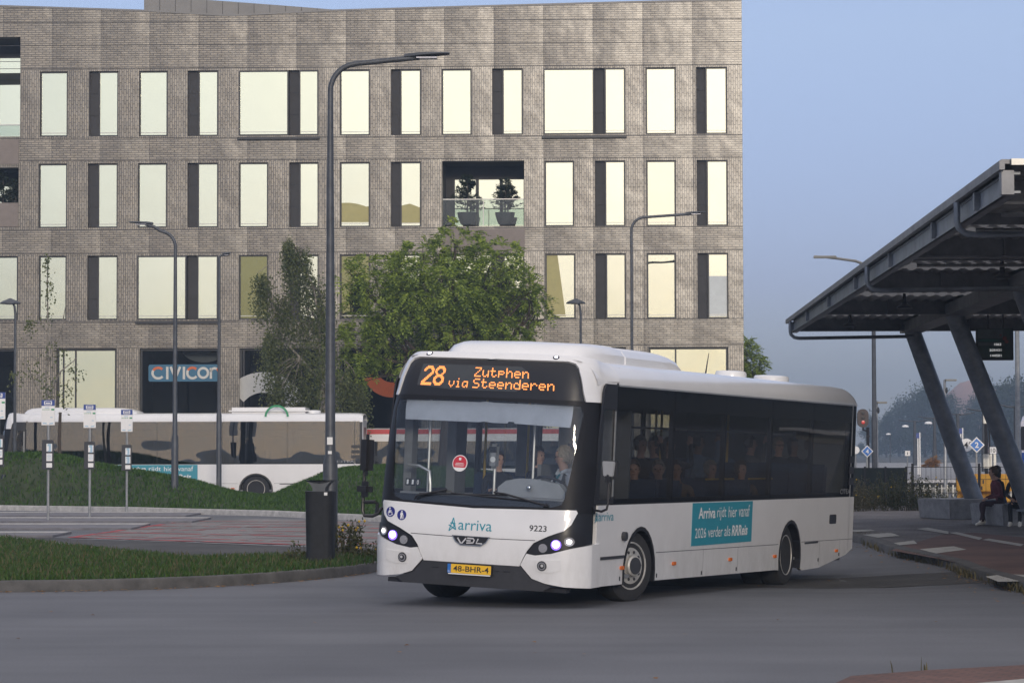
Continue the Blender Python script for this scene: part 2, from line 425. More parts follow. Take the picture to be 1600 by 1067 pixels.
def arc(cx, cy, r, a0, a1, n=10, ry=None): return [(cx+r*math.cos(rad(a0+(a1-a0)*k/n)), cy+(ry or r)*math.sin(rad(a0+(a1-a0)*k/n))) for k in range(n+1)]
def npmesh(name, verts, faces, mats, parent=None, midx=None):
    me = D.meshes.new(name)
    verts = np.asarray(verts, np.float32); faces = np.asarray(faces, np.int32)
    k = faces.shape[1]
    me.vertices.add(len(verts)); me.vertices.foreach_set('co', verts.ravel())
    me.loops.add(faces.size); me.loops.foreach_set('vertex_index', faces.ravel())
    me.polygons.add(len(faces)); me.polygons.foreach_set('loop_start', np.arange(0, faces.size, k, dtype=np.int32))
    if midx is not None: me.polygons.foreach_set('material_index', np.asarray(midx, np.int32))
    for mm in (mats if isinstance(mats, (list, tuple)) else [mats]): me.materials.append(M[mm])
    me.update(calc_edges=True); me.validate()
    o = D.objects.new(name, me); COL.objects.link(o)
    if parent: o.parent = parent
    return o
def copy_tree(o, parent=None, skip=()):
    c = o.copy(); COL.objects.link(c)
    if parent: c.parent = parent
    for ch in list(o.children):
        if ch.name.split('.')[0] not in skip: copy_tree(ch, c, skip)
    return c
# ------------------------------------------------------------------ ground, roads, islands
def g(x, y):
    sx = 3.0 if x < 4.8 else 1.15
    return -0.145*math.exp(-((x-4.8)**2/(2*sx*sx)+(y-40.5)**2/32))
def roadmat():
    mt, t, b = nmat('asphalt')
    tc = t.nodes.new('ShaderNodeTexCoord')
    def noise(s, det=6, vec=None, dist=0.0):
        n = t.nodes.new('ShaderNodeTexNoise'); n.inputs['Scale'].default_value = s; n.inputs['Detail'].default_value = det; n.inputs['Distortion'].default_value = dist
        t.links.new(vec or tc.outputs['Object'], n.inputs['Vector']); return n
    def ramp(fac, p0, c0, p1, c1):
        r = t.nodes.new('ShaderNodeValToRGB'); r.color_ramp.elements[0].position = p0; r.color_ramp.elements[1].position = p1
        r.color_ramp.elements[0].color = (*c0, 1); r.color_ramp.elements[1].color = (*c1, 1); t.links.new(fac, r.inputs['Fac']); return r
    a = ramp(noise(0.35).outputs['Fac'], 0.35, (0.116, 0.119, 0.131), 0.65, (0.152, 0.155, 0.168))
    mp = t.nodes.new('ShaderNodeMapping'); mp.inputs['Scale'].default_value = (0.12, 1.6, 1); mp.inputs['Rotation'].default_value = (0, 0, 0.1)
    t.links.new(tc.outputs['Object'], mp.inputs['Vector'])
    s = ramp(noise(1.0, 5, mp.outputs[0]).outputs['Fac'], 0.4, (0.88, 0.88, 0.89), 0.62, (1, 1, 1))
    gr = ramp(noise(55, 3).outputs['Fac'], 0.3, (0.75, 0.75, 0.75), 0.7, (1.15, 1.15, 1.15))
    m1 = t.nodes.new('ShaderNodeMix'); m1.data_type = 'RGBA'; m1.blend_type = 'MULTIPLY'; m1.inputs['Factor'].default_value = 1
    m2 = t.nodes.new('ShaderNodeMix'); m2.data_type = 'RGBA'; m2.blend_type = 'MULTIPLY'; m2.inputs['Factor'].default_value = 1
    t.links.new(a.outputs[0], m1.inputs['A']); t.links.new(s.outputs[0], m1.inputs['B'])
    t.links.new(m1.outputs['Result'], m2.inputs['A']); t.links.new(gr.outputs[0], m2.inputs['B'])
    t.links.new(m2.outputs['Result'], b.inputs['Base Color'])
    b.inputs['Roughness'].default_value = 0.82
    bp = t.nodes.new('ShaderNodeBump'); bp.inputs['Strength'].default_value = 0.25; bp.inputs['Distance'].default_value = 0.01
    t.links.new(noise(70, 4).outputs['Fac'], bp.inputs['Height']); t.links.new(bp.outputs[0], b.inputs['Normal'])
    return mt
M['asphalt'] = roadmat()
def brickmat(name, c1, c2, mortar, bw, bh, ms=0.012, rough=0.85, rot=0.0, bump=0.3):
    mt, t, b = nmat(name)
    tc = t.nodes.new('ShaderNodeTexCoord'); mp = t.nodes.new('ShaderNodeMapping'); mp.inputs['Rotation'].default_value = (0, 0, rot)
    t.links.new(tc.outputs['Object'], mp.inputs['Vector'])
    br = t.nodes.new('ShaderNodeTexBrick'); br.inputs['Scale'].default_value = 1; br.inputs['Brick Width'].default_value = bw; br.inputs['Row Height'].default_value = bh; br.inputs['Mortar Size'].default_value = ms
    br.inputs['Color1'].default_value = (*c1, 1); br.inputs['Color2'].default_value = (*c2, 1); br.inputs['Mortar'].default_value = (*mortar, 1)
    t.links.new(mp.outputs[0], br.inputs['Vector'])
    nz = t.nodes.new('ShaderNodeTexNoise'); nz.inputs['Scale'].default_value = 0.7; nz.inputs['Detail'].default_value = 6; t.links.new(tc.outputs['Object'], nz.inputs['Vector'])
    r = t.nodes.new('ShaderNodeValToRGB'); r.color_ramp.elements[0].position = 0.3; r.color_ramp.elements[1].position = 0.7; r.color_ramp.elements[0].color = (0.6, 0.6, 0.6, 1); r.color_ramp.elements[1].color = (1.15, 1.15, 1.15, 1)
    t.links.new(nz.outputs['Fac'], r.inputs['Fac'])
    mm = t.nodes.new('ShaderNodeMix'); mm.data_type = 'RGBA'; mm.blend_type = 'MULTIPLY'; mm.inputs['Factor'].default_value = 1
    t.links.new(br.outputs['Color'], mm.inputs['A']); t.links.new(r.outputs[0], mm.inputs['B']); t.links.new(mm.outputs['Result'], b.inputs['Base Color'])
    b.inputs['Roughness'].default_value = rough
    bp = t.nodes.new('ShaderNodeBump'); bp.inputs['Strength'].default_value = bump; bp.inputs['Distance'].default_value = 0.01; bp.invert = True
    t.links.new(br.outputs['Fac'], bp.inputs['Height']); t.links.new(bp.outputs[0], b.inputs['Normal'])
    return mt
M['setts'] = brickmat('dark_setts', (0.05, 0.047, 0.046), (0.085, 0.08, 0.076), (0.03, 0.03, 0.028), 0.2, 0.1, 0.012)
M['redpave'] = brickmat('red_brown_paving', (0.125, 0.062, 0.048), (0.17, 0.085, 0.065), (0.07, 0.05, 0.045), 0.21, 0.105, 0.01, rot=0.6)
M['greypave'] = brickmat('grey_brown_paving', (0.12, 0.105, 0.10), (0.155, 0.14, 0.135), (0.08, 0.07, 0.07), 0.3, 0.3, 0.012)
M['apron'] = brickmat('pale_apron_slabs', (0.20, 0.185, 0.18), (0.25, 0.235, 0.225), (0.16, 0.13, 0.125), 1.2, 0.35, 0.02)
M['slab'] = mat('pale_slab', (0.40, 0.39, 0.36), 0.9, var=0.25, scale=4, bump=0.2)
M['redline'] = mat('red_line', (0.42, 0.06, 0.065), 0.85, var=0.45, scale=3)
M['platform'] = mat('platform_paving', (0.17, 0.165, 0.18), 0.9, var=0.25, scale=3)
M['soil'] = mat('ground_soil', (0.06, 0.058, 0.045), 0.95, var=0.4, scale=0.4, bump=0.3)

def flat(z): return lambda u, v, w_: Vector((u, v, z+w_+g(u, v)))
def sheet(name, pts, z, mt, step=1.5, t=0.0):
    bm = newbm(); panel(bm, pts, [], flat(z), t=t, step=step, back=t if t == 0 else -0.05)
    bmesh.ops.recalc_face_normals(bm, faces=bm.faces[:])
    if t == 0:
        for f in bm.faces:
            if f.normal.z < 0: f.normal_flip()
    return struct(obj(name, bm, mt, recalc=False))
def gpx(lst, z=0.0): return [tuple(G(x, y, z)[:2]) for x, y in lst]

bm = newbm()
vs4 = [bm.verts.new(p) for p in ((-900, -900, -0.35), (900, -900, -0.35), (900, 1400, -0.35), (-900, 1400, -0.35))]
bm.faces.new(vs4); struct(obj('ground', bm, 'soil'))
bm = newbm()
xs = sorted(set(list(range(-70, 71, 7))+[x*0.75 for x in range(-8, 17)])); ys = sorted(set(list(range(-40, 30, 10))+[y*0.75 for y in range(40, 67)]+list(range(51, 160, 9))))
gv = [[bm.verts.new((x, y, g(x, y))) for x in xs] for y in ys]
for j in range(len(ys)-1):
    for i in range(len(xs)-1): bm.faces.new((gv[j][i], gv[j][i+1], gv[j+1][i+1], gv[j+1][i]))
struct(obj('road', bm, 'asphalt'))

def kerb(name, path, wd, h, mt='kerb', side=1, lo=-0.1):
    """kerbstone row along path (x, y); the body lies on the `side` (left = 1) of the path"""
    bm = newbm(); pp = [Vector((*p, 0)) for p in path]; rows = []
    for i, p in enumerate(pp):
        t = (pp[min(i+1, len(pp)-1)]-pp[max(i-1, 0)]).normalized(); n_ = Vector((-t.y, t.x, 0))*side; z0 = g(p.x, p.y)
        prof = [(0, lo), (0.012, h-0.035), (0.03, h-0.008), (0.05, h), (wd, h), (wd, lo)]
        rows.append([bm.verts.new(p+n_*a+Vector((0, 0, b+z0))) for a, b in prof])
    for a, b in zip(rows, rows[1:]):
        for k in range(len(a)): bm.faces.new((a[k], a[(k+1) % len(a)], b[(k+1) % len(a)], b[k]))
    bm.faces.new(rows[0]); bm.faces.new(rows[-1][::-1])
    o = obj(name, bm, mt); return struct(o)
def smooth(path, n=4):
    P_ = [Vector((*p, 0)) for p in path]; o = []
    for i in range(len(P_)-1):
        a, b, c, d = P_[max(i-1, 0)], P_[i], P_[i+1], P_[min(i+2, len(P_)-1)]
        for k in range(n):
            t = k/n
            o.append(0.5*((2*b)+(c-a)*t+(2*a-5*b+4*c-d)*t*t+(-a+3*b-3*c+d)*t**3))
    o.append(P_[-1]); return [(p.x, p.y) for p in o]
# left island with its mown strip
kl = smooth(gpx([(-260, 925), (-100, 926), (0, 925), (150, 923), (300, 918), (420, 911), (520, 902), (580, 894), (606, 886), (612, 878), (600, 871)]))
kerb('kerb_of_grass_island', kl, 0.16, 0.15)
back = gpx([(560, 868), (480, 867), (420, 868), (300, 871), (170, 859), (90, 850), (0, 839), (-130, 826), (-260, 822)], 0.13)
isl = [tuple(Vector(p)+Vector((0, 0.1))) for p in kl]+back
sheet('grass_island', isl, 0.13, 'lawn')
kerb('pale_kerb_of_grass_island', back[:], 0.12, 0.145, 'kerblite', side=-1)
sheet('sett_strip', gpx([(-260, 816), (0, 833), (115, 842), (300, 847), (480, 855), (640, 862), (640, 874), (480, 872), (300, 874), (170, 862), (0, 843), (-260, 826)]), 0.004, 'setts')
apr = gpx([(112, 840), (300, 813), (400, 811), (520, 813), (700, 822), (900, 834), (900, 860), (700, 863), (600, 858), (480, 852.5), (300, 845)])
sheet('apron_paving', apr, 0.008, 'apron')
rng = random.Random(3)
bm = newbm()
def redline(px0, px1, wd=0.13):
    a, b = G(*px0), G(*px1); n = 40; pts = []
    for k in range(n+1):
        p = a.lerp(b, k/n); pts.append((p.x, p.y))
    d = (b-a).normalized(); nn = Vector((-d.y, d.x, 0))
    for k in range(n):
        if rng.random() < 0.16: continue
        w0 = wd*rng.uniform(0.45, 1.1)
        q = [Vector((*pts[k], 0.013))-nn*w0/2, Vector((*pts[k+1], 0.013))-nn*w0/2, Vector((*pts[k+1], 0.013))+nn*w0/2, Vector((*pts[k], 0.013))+nn*w0/2]
        bm.faces.new([bm.verts.new(c+Vector((0, 0, g(c.x, c.y)))) for c in q])
for p0, p1, wd in (((112, 840), (520, 853), 0.24), ((130, 837), (620, 851), 0.18), ((170, 832), (640, 842), 0.28), ((205, 827), (640, 833), 0.2), ((240, 822), (640, 826.5), 0.3), ((262, 818.5), (640, 821), 0.15), ((290, 814.5), (560, 816.5), 0.2), ((112, 840), (300, 813), 0.2), ((150, 836.5), (420, 822), 0.12), ((230, 842), (560, 829), 0.1)): redline(p0, p1, wd)
struct(obj('red_apron_markings', bm, 'redline', recalc=False))
bm = newbm()
for p0, p1, wd in (((150, 834), (640, 846), 0.14), ((190, 829.5), (640, 838), 0.12), ((235, 824), (640, 829), 0.16), ((265, 820), (640, 824), 0.12), ((282, 816.5), (600, 818.5), 0.14), ((118, 841.5), (500, 855), 0.14)): redline(p0, p1, wd)
struct(obj('pale_apron_markings', bm, 'kerblite', recalc=False))
# bus platforms of the station: low raised strips with pale far kerbs
for (yf_, yn, xr) in ((802.5, 808, 320), (811, 817, 330), (821, 828, 235), (834, 839.5, 112)):
    a, b = G(-220, yf_), G(xr, yf_); c, d = G(xr-30, yn), G(-220, yn)
    bm = newbm(); h = 0.05
    panel(bm, [(d.x, d.y), (c.x, c.y), (b.x, b.y), (a.x, a.y)], [], lambda u, v, w_: Vector((u, v, w_)), t=h, back=-0.05)
    pf = struct(obj('bus_platform', bm, 'platform'))
    bm = newbm(); panel(bm, [(a.x, a.y-0.75), (b.x, b.y-0.75), (b.x, b.y), (a.x, a.y)], [], lambda u, v, w_: Vector((u, v, h+w_)), t=0.012, back=0.002)
    obj('pale_kerb', bm, 'kerblite', pf)
# grass mounds behind the platforms
crest = [(-300, 705), (0, 712), (60, 711), (110, 716), (150, 726), (200, 735), (260, 746), (310, 756), (345, 766), (375, 773), (410, 777), (430, 775), (455, 764), (480, 754), (510, 742), (540, 735), (600, 731), (700, 735), (800, 745), (900, 765)]
basel = [(-300, 795), (0, 797), (200, 800), (300, 803), (420, 806), (520, 811), (600, 815), (700, 818), (900, 822)]
YC = 85.0
cx_ = [Xat(a, YC) for a, b in crest]; cz_ = [P(a, b, YC).z for a, b in crest]
bx_ = [G(a, b).x*YC/G(a, b).y for a, b in basel]; by_ = [G(a, b).y for a, b in basel]
def mound_h(x, y):
    xx = x*YC/y
    yb = np.interp(xx, bx_, by_); zc = max(0.12, np.interp(xx, cx_, cz_))
    if y <= YC: t = (y-yb)/(YC-yb)
    else: t = 1-(y-YC)/5.0
    t = min(max(t, 0), 1)
    return zc*(math.sin((t-0.5)*math.pi)*0.5+0.5) + 0.05*math.sin(x*1.3+y*.7)*t*(1-t)*4
bm = newbm(); rows = []
nx, ny = 120, 26
for i in range(nx+1):
    xx = -23+i*(26.0/nx); row = []
    yb = float(np.interp(xx, bx_, by_))
    for j in range(ny+1):
        y = yb+(YC+5-yb)*j/ny; x = xx*y/YC
        row.append(bm.verts.new((x, y, mound_h(x, y)+(-0.1 if j in (0, ny) else 0.02))))
    rows.append(row)
for a, b in zip(rows, rows[1:]):
    for j in range(ny): bm.faces.new((a[j], b[j], b[j+1], a[j+1]))
o = obj('grass_mounds', bm, 'lawn'); struct(o)
kerb('kerb_of_grass_mounds', [(float(x*y/YC), float(y)-0.2) for x, y in zip(bx_, by_)], 0.2, 0.16, 'kerblite')
# right-hand pavement
kr = smooth(gpx([(1180, 826), (1330, 846), (1385, 863), (1430, 873), (1480, 884), (1515, 897), (1560, 911), (1610, 927), (1720, 960), (1900, 1010)]))
pav = [(p[0]+0.05, p[1]+0.1) for p in kr]+[(26, 23), (30, 81), (8, 81)]
sheet('pavement', pav, 0.115, 'greypave')
kerb('kerb_of_pavement', kr, 0.26, 0.135, 'kerb', side=1)
sheet('red_brick_pavement', gpx([(1392, 858), (1430, 848), (1470, 836), (1520, 832), (1700, 850), (1850, 980), (1720, 942), (1600, 902), (1540, 886), (1470, 871)], 0.115), 0.121, 'redpave')
bm = newbm()
for q in ([(1330, 828), (1360, 827), (1368, 829), (1335, 831)], [(1348, 835), (1392, 832), (1406, 837), (1366, 840)], [(1385, 849), (1428, 844), (1433, 849), (1388, 852)], [(1437, 857), (1490, 853), (1510, 858), (1463, 863)],
          [(1432, 826), (1450, 824), (1482, 830), (1482, 834)], [(1484, 832), (1495, 831), (1535, 840), (1530, 843)], [(1535, 843), (1545, 841), (1600, 850), (1595, 853)], [(1600, 852), (1612, 850), (1680, 860), (1675, 864)],
          [(1540, 897), (1570, 894), (1640, 899), (1610, 906), (1560, 906)]):
    panel(bm, gpx(q, 0.125), [], flat(0.127), t=0.0, step=1.5, back=0.0)
bmesh.ops.recalc_face_normals(bm, faces=bm.faces[:])
struct(obj('pale_pavement_slabs', bm, 'slab', recalc=False))
sheet('sett_band', gpx([(1000, 892), (1380, 888.5), (1500, 890), (1545, 907), (1000, 907)]), 0.005, 'setts', step=1.0)
near = gpx([(1270, 1085), (1330, 1057), (1450, 1048), (1600, 1040), (1760, 1032), (1760, 1130), (1270, 1130)])
sheet('brick_pavement_corner', near, 0.01, 'redpave')
sheet('pale_edging', gpx([(1500, 1072), (1600, 1063), (1760, 1050), (1760, 1062), (1600, 1074), (1510, 1082)]), 0.016, 'slab')

# grass: blades over the island, the mounds and along the kerbs
def blades(name, pts, hmin, hmax, mt, wd=0.012, seed=1):
    r = np.random.default_rng(seed); pts = np.asarray(pts, float); n = len(pts)
    h = r.uniform(hmin, hmax, n); a = r.uniform(0, 2*np.pi, n); lean = r.uniform(0.1, 0.7, n)*h; la = r.uniform(0, 2*np.pi, n)
    u = np.stack([np.cos(a), np.sin(a), np.zeros(n)], 1)*(wd*r.uniform(0.7, 1.5, n))[:, None]
    tip = pts+np.stack([np.cos(la)*lean, np.sin(la)*lean, h], 1); mid = pts+np.stack([np.cos(la)*lean*.3, np.sin(la)*lean*.3, h*.55], 1)
    V = np.stack([pts-u, pts+u, mid+u*.7, mid-u*.7, tip], 1).reshape(-1, 3)
    i = np.arange(n)*5
    F = np.concatenate([np.stack([i, i+1, i+2], 1), np.stack([i, i+2, i+3], 1), np.stack([i+3, i+2, i+4], 1)])
    o = npmesh(name, V, F, mt); return o
def inpoly(x, y, poly):
    c = False; j = len(poly)-1
    for i in range(len(poly)):
        (xi, yi), (xj, yj) = poly[i], poly[j]
        if (yi > y) != (yj > y) and x < (xj-xi)*(y-yi)/(yj-yi)+xi: c = not c
        j = i
    return c
r = random.Random(11); pts = []; dry = []
X0, X1 = min(p[0] for p in isl), max(p[0] for p in isl)
while len(pts) < 42000:
    x, y = r.uniform(-11.5, X1), r.uniform(34.2, 62)
    if r.random() > (40/y)**1.2: continue
    if inpoly(x, y, isl): (dry if r.random() < 0.10 else pts).append((x, y, 0.125))
tag(blades('grass_of_island', pts, 0.03, 0.10, 'grass', 0.011, 1), 'rough green grass on the kerbed island before the road', 'grass', kind='stuff')
tag(blades('dry_grass_of_island', dry, 0.05, 0.15, 'drygrass', 0.008, 2), 'straw coloured blades mixed into the island grass', 'dry grass', kind='stuff')
pts = []
while len(pts) < 60000:
    xx = r.uniform(-19, 3); y = r.uniform(67, 87); x = xx*y/YC
    yb = np.interp(xx, bx_, by_)
    if y < yb+0.1: continue
    if r.random() < 0.35: y = 85+r.gauss(0, .5); x = xx*y/YC
    pts.append((x, y, mound_h(x, y)))
tag(blades('grass_of_mounds', pts, 0.06, 0.17, 'moundgrass', 0.02, 3), 'green grass covering the low mounds before the parked buses', 'grass', kind='stuff')
pts = []
for k in range(1500):   # tufts in the joints of the pavement kerb and along the island kerb
    if r.random() < 0.997:
        i = r.randrange(len(kr)-1); t = r.random(); p = Vector(kr[i]).lerp(Vector(kr[i+1]), t)
        cl = 0.5+0.5*math.sin(p.x*2.1+1)*math.sin(p.y*1.3)
        if r.random() > cl: continue
        pts.append((p.x+r.gauss(-.03, .05), p.y+r.gauss(-.06, .06), g(p.x, p.y)))
    else:
        a = Vector(near[r.choice((1, 2, 3))]); b = Vector(near[2]); p = a.lerp(b, r.random()); pts.append((p.x+r.gauss(0, .05), p.y+r.gauss(0.05, .06), 0))
for k in range(900): pts.append((G(1350, 842).x+r.gauss(0, .22), G(1350, 842).y+r.gauss(0, .5), 0.0))
tag(blades('kerbside_grass', pts, 0.04, 0.16, 'drygrass', 0.008, 4), 'dry grass tufts growing along the pavement kerb', 'grass', kind='stuff')

# ------------------------------------------------------------------ brick office building
cor = P(1163, 700, 109); FB = Vector((cor.x, cor.y, 0)); FROT = -math.atan(0.042)
Rf = Matrix.Rotation(FROT, 3, 'Z')
def fac(px, py, dy=0.0):
    d = Rf.transposed() @ ray(px, py); o_ = Rf.transposed() @ (CAM-FB); t = (dy-o_.y)/d.y; p = o_+d*t; return (p.x, p.z)
def facademat():
    mt, t, b = nmat('glazed_facade_brick')
    Nn = t.nodes.new; K = t.links.new
    tc = Nn('ShaderNodeTexCoord'); sp = Nn('ShaderNodeSeparateXYZ'); K(tc.outputs['Object'], sp.inputs[0])
    def math_(op, a, b_=None):
        n = Nn('ShaderNodeMath'); n.operation = op
        for i, q in enumerate((a, b_)):
            if q is None: continue
            if isinstance(q, (int, float)): n.inputs[i].default_value = q
            else: K(q, n.inputs[i])
        return n.outputs[0]
    x = math_('ADD', sp.outputs['X'], sp.outputs['Y']); z = sp.outputs['Z']
    cv = Nn('ShaderNodeCombineXYZ'); K(x, cv.inputs[0]); K(z, cv.inputs[1])
    ch = Nn('ShaderNodeCombineXYZ'); K(z, ch.inputs[0]); K(x, ch.inputs[1])
    # window bands carry upright courses, the bands between them lying courses
    bands = [(fac(800, 212)[1]-.02, fac(800, 106)[1]+.05), (fac(800, 354)[1]-.02, fac(800, 250)[1]+.05), (fac(800, 498)[1]-.02, fac(800, 395)[1]+.05), (-1, fac(800, 543)[1]+.03)]
    mk = None
    for lo, hi in bands:
        q = math_('MULTIPLY', math_('GREATER_THAN', z, lo), math_('LESS_THAN', z, hi)); mk = q if mk is None else math_('ADD', mk, q)
    vm = Nn('ShaderNodeMix'); vm.data_type = 'VECTOR'; K(mk, vm.inputs['Factor']); K(cv.outputs[0], vm.inputs[4]); K(ch.outputs[0], vm.inputs[5])
    br = Nn('ShaderNodeTexBrick'); br.inputs['Scale'].default_value = 1; br.inputs['Brick Width'].default_value = 0.30; br.inputs['Row Height'].default_value = 0.092; br.inputs['Mortar Size'].default_value = 0.014; br.inputs['Mortar Smooth'].default_value = 0.2
    br.inputs['Color1'].default_value = (0.210, 0.182, 0.139, 1); br.inputs['Color2'].default_value = (0.335, 0.288, 0.218, 1); br.inputs['Mortar'].default_value = (0.075, 0.064, 0.056, 1)
    K(vm.outputs[1], br.inputs['Vector'])
    pid = Nn('ShaderNodeCombineXYZ'); K(math_('FLOOR', math_('DIVIDE', x, 2.05)), pid.inputs[0]); K(math_('FLOOR', math_('DIVIDE', math_('ADD', z, 0.2), 1.28)), pid.inputs[1])
    wn = Nn('ShaderNodeTexWhiteNoise'); wn.noise_dimensions = '2D'; K(pid.outputs[0], wn.inputs['Vector'])
    nz = Nn('ShaderNodeTexNoise'); nz.inputs['Scale'].default_value = 0.55; nz.inputs['Detail'].default_value = 4; K(tc.outputs['Object'], nz.inputs['Vector'])
    tone = math_('ADD', math_('MULTIPLY', wn.outputs['Value'], 0.22), math_('ADD', math_('MULTIPLY', nz.outputs['Fac'], 0.7), 0.5))
    fx = math_('FRACT', math_('DIVIDE', x, 2.05)); seam = math_('LESS_THAN', fx, 0.012)
    tone = math_('MULTIPLY', tone, math_('SUBTRACT', 1.0, math_('MULTIPLY', seam, 0.35)))
    mm = Nn('ShaderNodeMix'); mm.data_type = 'RGBA'; mm.blend_type = 'MULTIPLY'; mm.inputs['Factor'].default_value = 1
    K(br.outputs['Color'], mm.inputs['A']); K(tone, mm.inputs['B']); K(mm.outputs['Result'], b.inputs['Base Color'])
    b.inputs['Roughness'].default_value = 0.34; b.inputs['Specular IOR Level'].default_value = 1.0
    # panels bulge a little, so that each shows its own sheen
    px_ = math_('SUBTRACT', fx, 0.5); bul = math_('MULTIPLY', math_('MULTIPLY', px_, px_), -3.0)
    n3 = Nn('ShaderNodeTexNoise'); n3.inputs['Scale'].default_value = 0.9; n3.inputs['Detail'].default_value = 2; K(tc.outputs['Object'], n3.inputs['Vector'])
    hgt = math_('ADD', math_('ADD', math_('ADD', math_('MULTIPLY', bul, 0.03), math_('MULTIPLY', math_('MULTIPLY', math_('SUBTRACT', wn.outputs['Value'], 0.5), px_), 0.09)), math_('MULTIPLY', n3.outputs['Fac'], 0.045)), math_('MULTIPLY', br.outputs['Fac'], -0.008))
    bp = Nn('ShaderNodeBump'); bp.inputs['Strength'].default_value = 1.0; bp.inputs['Distance'].default_value = 1.0; K(hgt, bp.inputs['Height']); K(bp.outputs[0], b.inputs['Normal'])
    return mt
M['facade'] = facademat()
def panemat(name, tint, tiltamt=0.004, dark=0.0, rough=0.015):
    mt, t, b = nmat(name); Nn = t.nodes.new; K = t.links.new
    b.inputs['Metallic'].default_value = 1.0; b.inputs['Roughness'].default_value = rough
    oi = Nn('ShaderNodeObjectInfo'); r = Nn('ShaderNodeValToRGB')
    r.color_ramp.elements[0].color = (*[c*0.88 for c in tint], 1); r.color_ramp.elements[1].color = (*tint, 1)
    K(oi.outputs['Random'], r.inputs['Fac']); K(r.outputs[0], b.inputs['Base Color'])
    tc = Nn('ShaderNodeTexCoord'); nz = Nn('ShaderNodeTexNoise'); nz.inputs['Scale'].default_value = 0.35; nz.inputs['Detail'].default_value = 2; K(tc.outputs['Object'], nz.inputs['Vector'])
    bp = Nn('ShaderNodeBump'); bp.inputs['Strength'].default_value = 0.5; bp.inputs['Distance'].default_value = 0.02; K(nz.outputs['Fac'], bp.inputs['Height']); K(bp.outputs[0], b.inputs['Normal'])
    return mt
M['pane'] = panemat('mirror_solar_glass', (0.92, 0.925, 0.69))
M['paneolive'] = panemat('olive_reflection_glass', (0.30, 0.29, 0.13))  # dark olive reflection painted into the pane tint
M['panedark'] = glass('dark_shop_glass', (0.35, 0.38, 0.40), refl=0.8, ior=1.25)
M['frame'] = mat('window_frame', (0.022, 0.022, 0.025), 0.45, var=0.1)
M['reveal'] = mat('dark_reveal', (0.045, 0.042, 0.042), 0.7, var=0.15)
M['beige'] = mat('beige_panel', (0.22, 0.185, 0.165), 0.6, var=0.1)
M['roomdark'] = mat('room_dark', (0.03, 0.035, 0.04), 0.8, var=0.3, scale=1.5)
M['zinc'] = mat('zinc_cladding', (0.20, 0.195, 0.19), 0.5, 0.2, var=0.12, scale=1)
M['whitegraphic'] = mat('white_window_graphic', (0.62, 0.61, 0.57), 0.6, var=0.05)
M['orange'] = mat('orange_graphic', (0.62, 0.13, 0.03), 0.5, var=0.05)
M['logoblue'] = mat('logo_blue', (0.03, 0.14, 0.24), 0.5, var=0.05)

off = empty('brick_office_building', 'large grey brown brick office building with four rows of bright mirrored windows', 'building', FB, FROT)
A = [(62, 106, 0, 'n'), (139, 185, 153, 'r'), (217, 262, 0, 'n'), (293, 341, 309, 'r'), (373, 498, (451, 467), 'b'), (531, 578, 0, 'n'), (611, 658, 625, 'r'), (690, 737, 0, 'n'), (769, 817, 785, 'r'), (849, 977, (929, 945), 'b'), (1009, 1056, 0, 'n'), (1088, 1136, 1103, 'r')]
Bw = [(60, 105, 0, 'n'), (137, 184, 152, 'r'), (215, 261, 0, 'n'), (293, 341, 308, 'r'), (373, 419, 0, 'n'), (452, 498, 467, 'r'), (531, 578, 0, 'n'), (611, 658, 625, 'r'), (851, 897, 0, 'n'), (930, 977, 945, 'r'), (1010, 1056, 0, 'n'), (1089, 1137, 1104, 'r')]
Cw = [(-62, 28, (-20, -18), 'n'), (60, 104, 0, 'n'), (136, 184, 152, 'r'), (214, 341, (292, 308), 'b'), (373, 419, 0, 'o'), (452, 498, 467, 'r'), (531, 578, 0, 'o'), (611, 658, 625, 'r'), (690, 819, (770, 786), 'b'), (852, 899, 0, 'n'), (931, 978, 946, 'r'), (1011, 1056, 0, 'n'), (1090, 1138, 1105, 'r')]
holes = []; wins = []
def rowspan(r0, r1): return r0, r1
def slope(px): return (px-560)*-0.0055
for row, (t0, b0), k in ((A, (108.5, 212), 1.25), (Bw, (253, 355), 1.0), (Cw, (397.5, 499), 0.8)):
    for x0, x1, xr, ty in row:
        s = slope(x0)*k; p0 = fac(x0, b0+s*.6); p1 = fac(x1, t0+s)
        r_ = (p0[0], p0[1], p1[0], p1[1]); holes.append(r_)
        if ty == 'r': sp_ = [(fac(xr, 300)[0])]
        elif ty == 'b': sp_ = [fac(xr[0], 300)[0], fac(xr[1], 300)[0]]
        else: sp_ = []
        wins.append((r_, ty, sp_))
logg = []
for x0, x1, yt, yb_ in ((-140, 32, 58, 216), (-140, 29, 262, 356), (691, 819, 251, 354)):
    p0 = fac(x0, yb_); p1 = fac(x1, yt); r_ = (p0[0], p0[1], p1[0], p1[1]); holes.append(r_); logg.append(r_)
gz0 = 1.3
grounds = [(-120, 25, (-40,), 'dim'), (88, 182, (98, 117), 'bright'), (218, 342, (), 'logo'), (374, 500, (380,), 'arc'), (531, 658, (538, 560), 'orange'), (690, 817, (697, 720), 'dark'), (850, 978, (857, 880), 'bright'), (1013, 1138, (1056,), 'bright')]
gw = []
for x0, x1, mul, ty in grounds:
    p1 = fac(x1, 543+slope(x0)*.5); r_ = (fac(x0, 545)[0], gz0, p1[0], p1[1]); holes.append(r_); gw.append((r_, mul, ty))
par = [(0, 0.0)]
top = [fac(*q) for q in ((1158, 0), (1000, 3.5), (800, 9), (640, 13.5), (520, 17), (440, 21), (358, 25), (220, 17), (0, 10), (-160, 6))]
outl = [(0, 0)]+[(min(x, 0), z) for x, z in top]; outl[1] = (0, top[0][1]); outl.append((top[-1][0], 0))
XL = top[-1][0]
fmap = lambda u, v, w_: Vector((u, -w_, v))
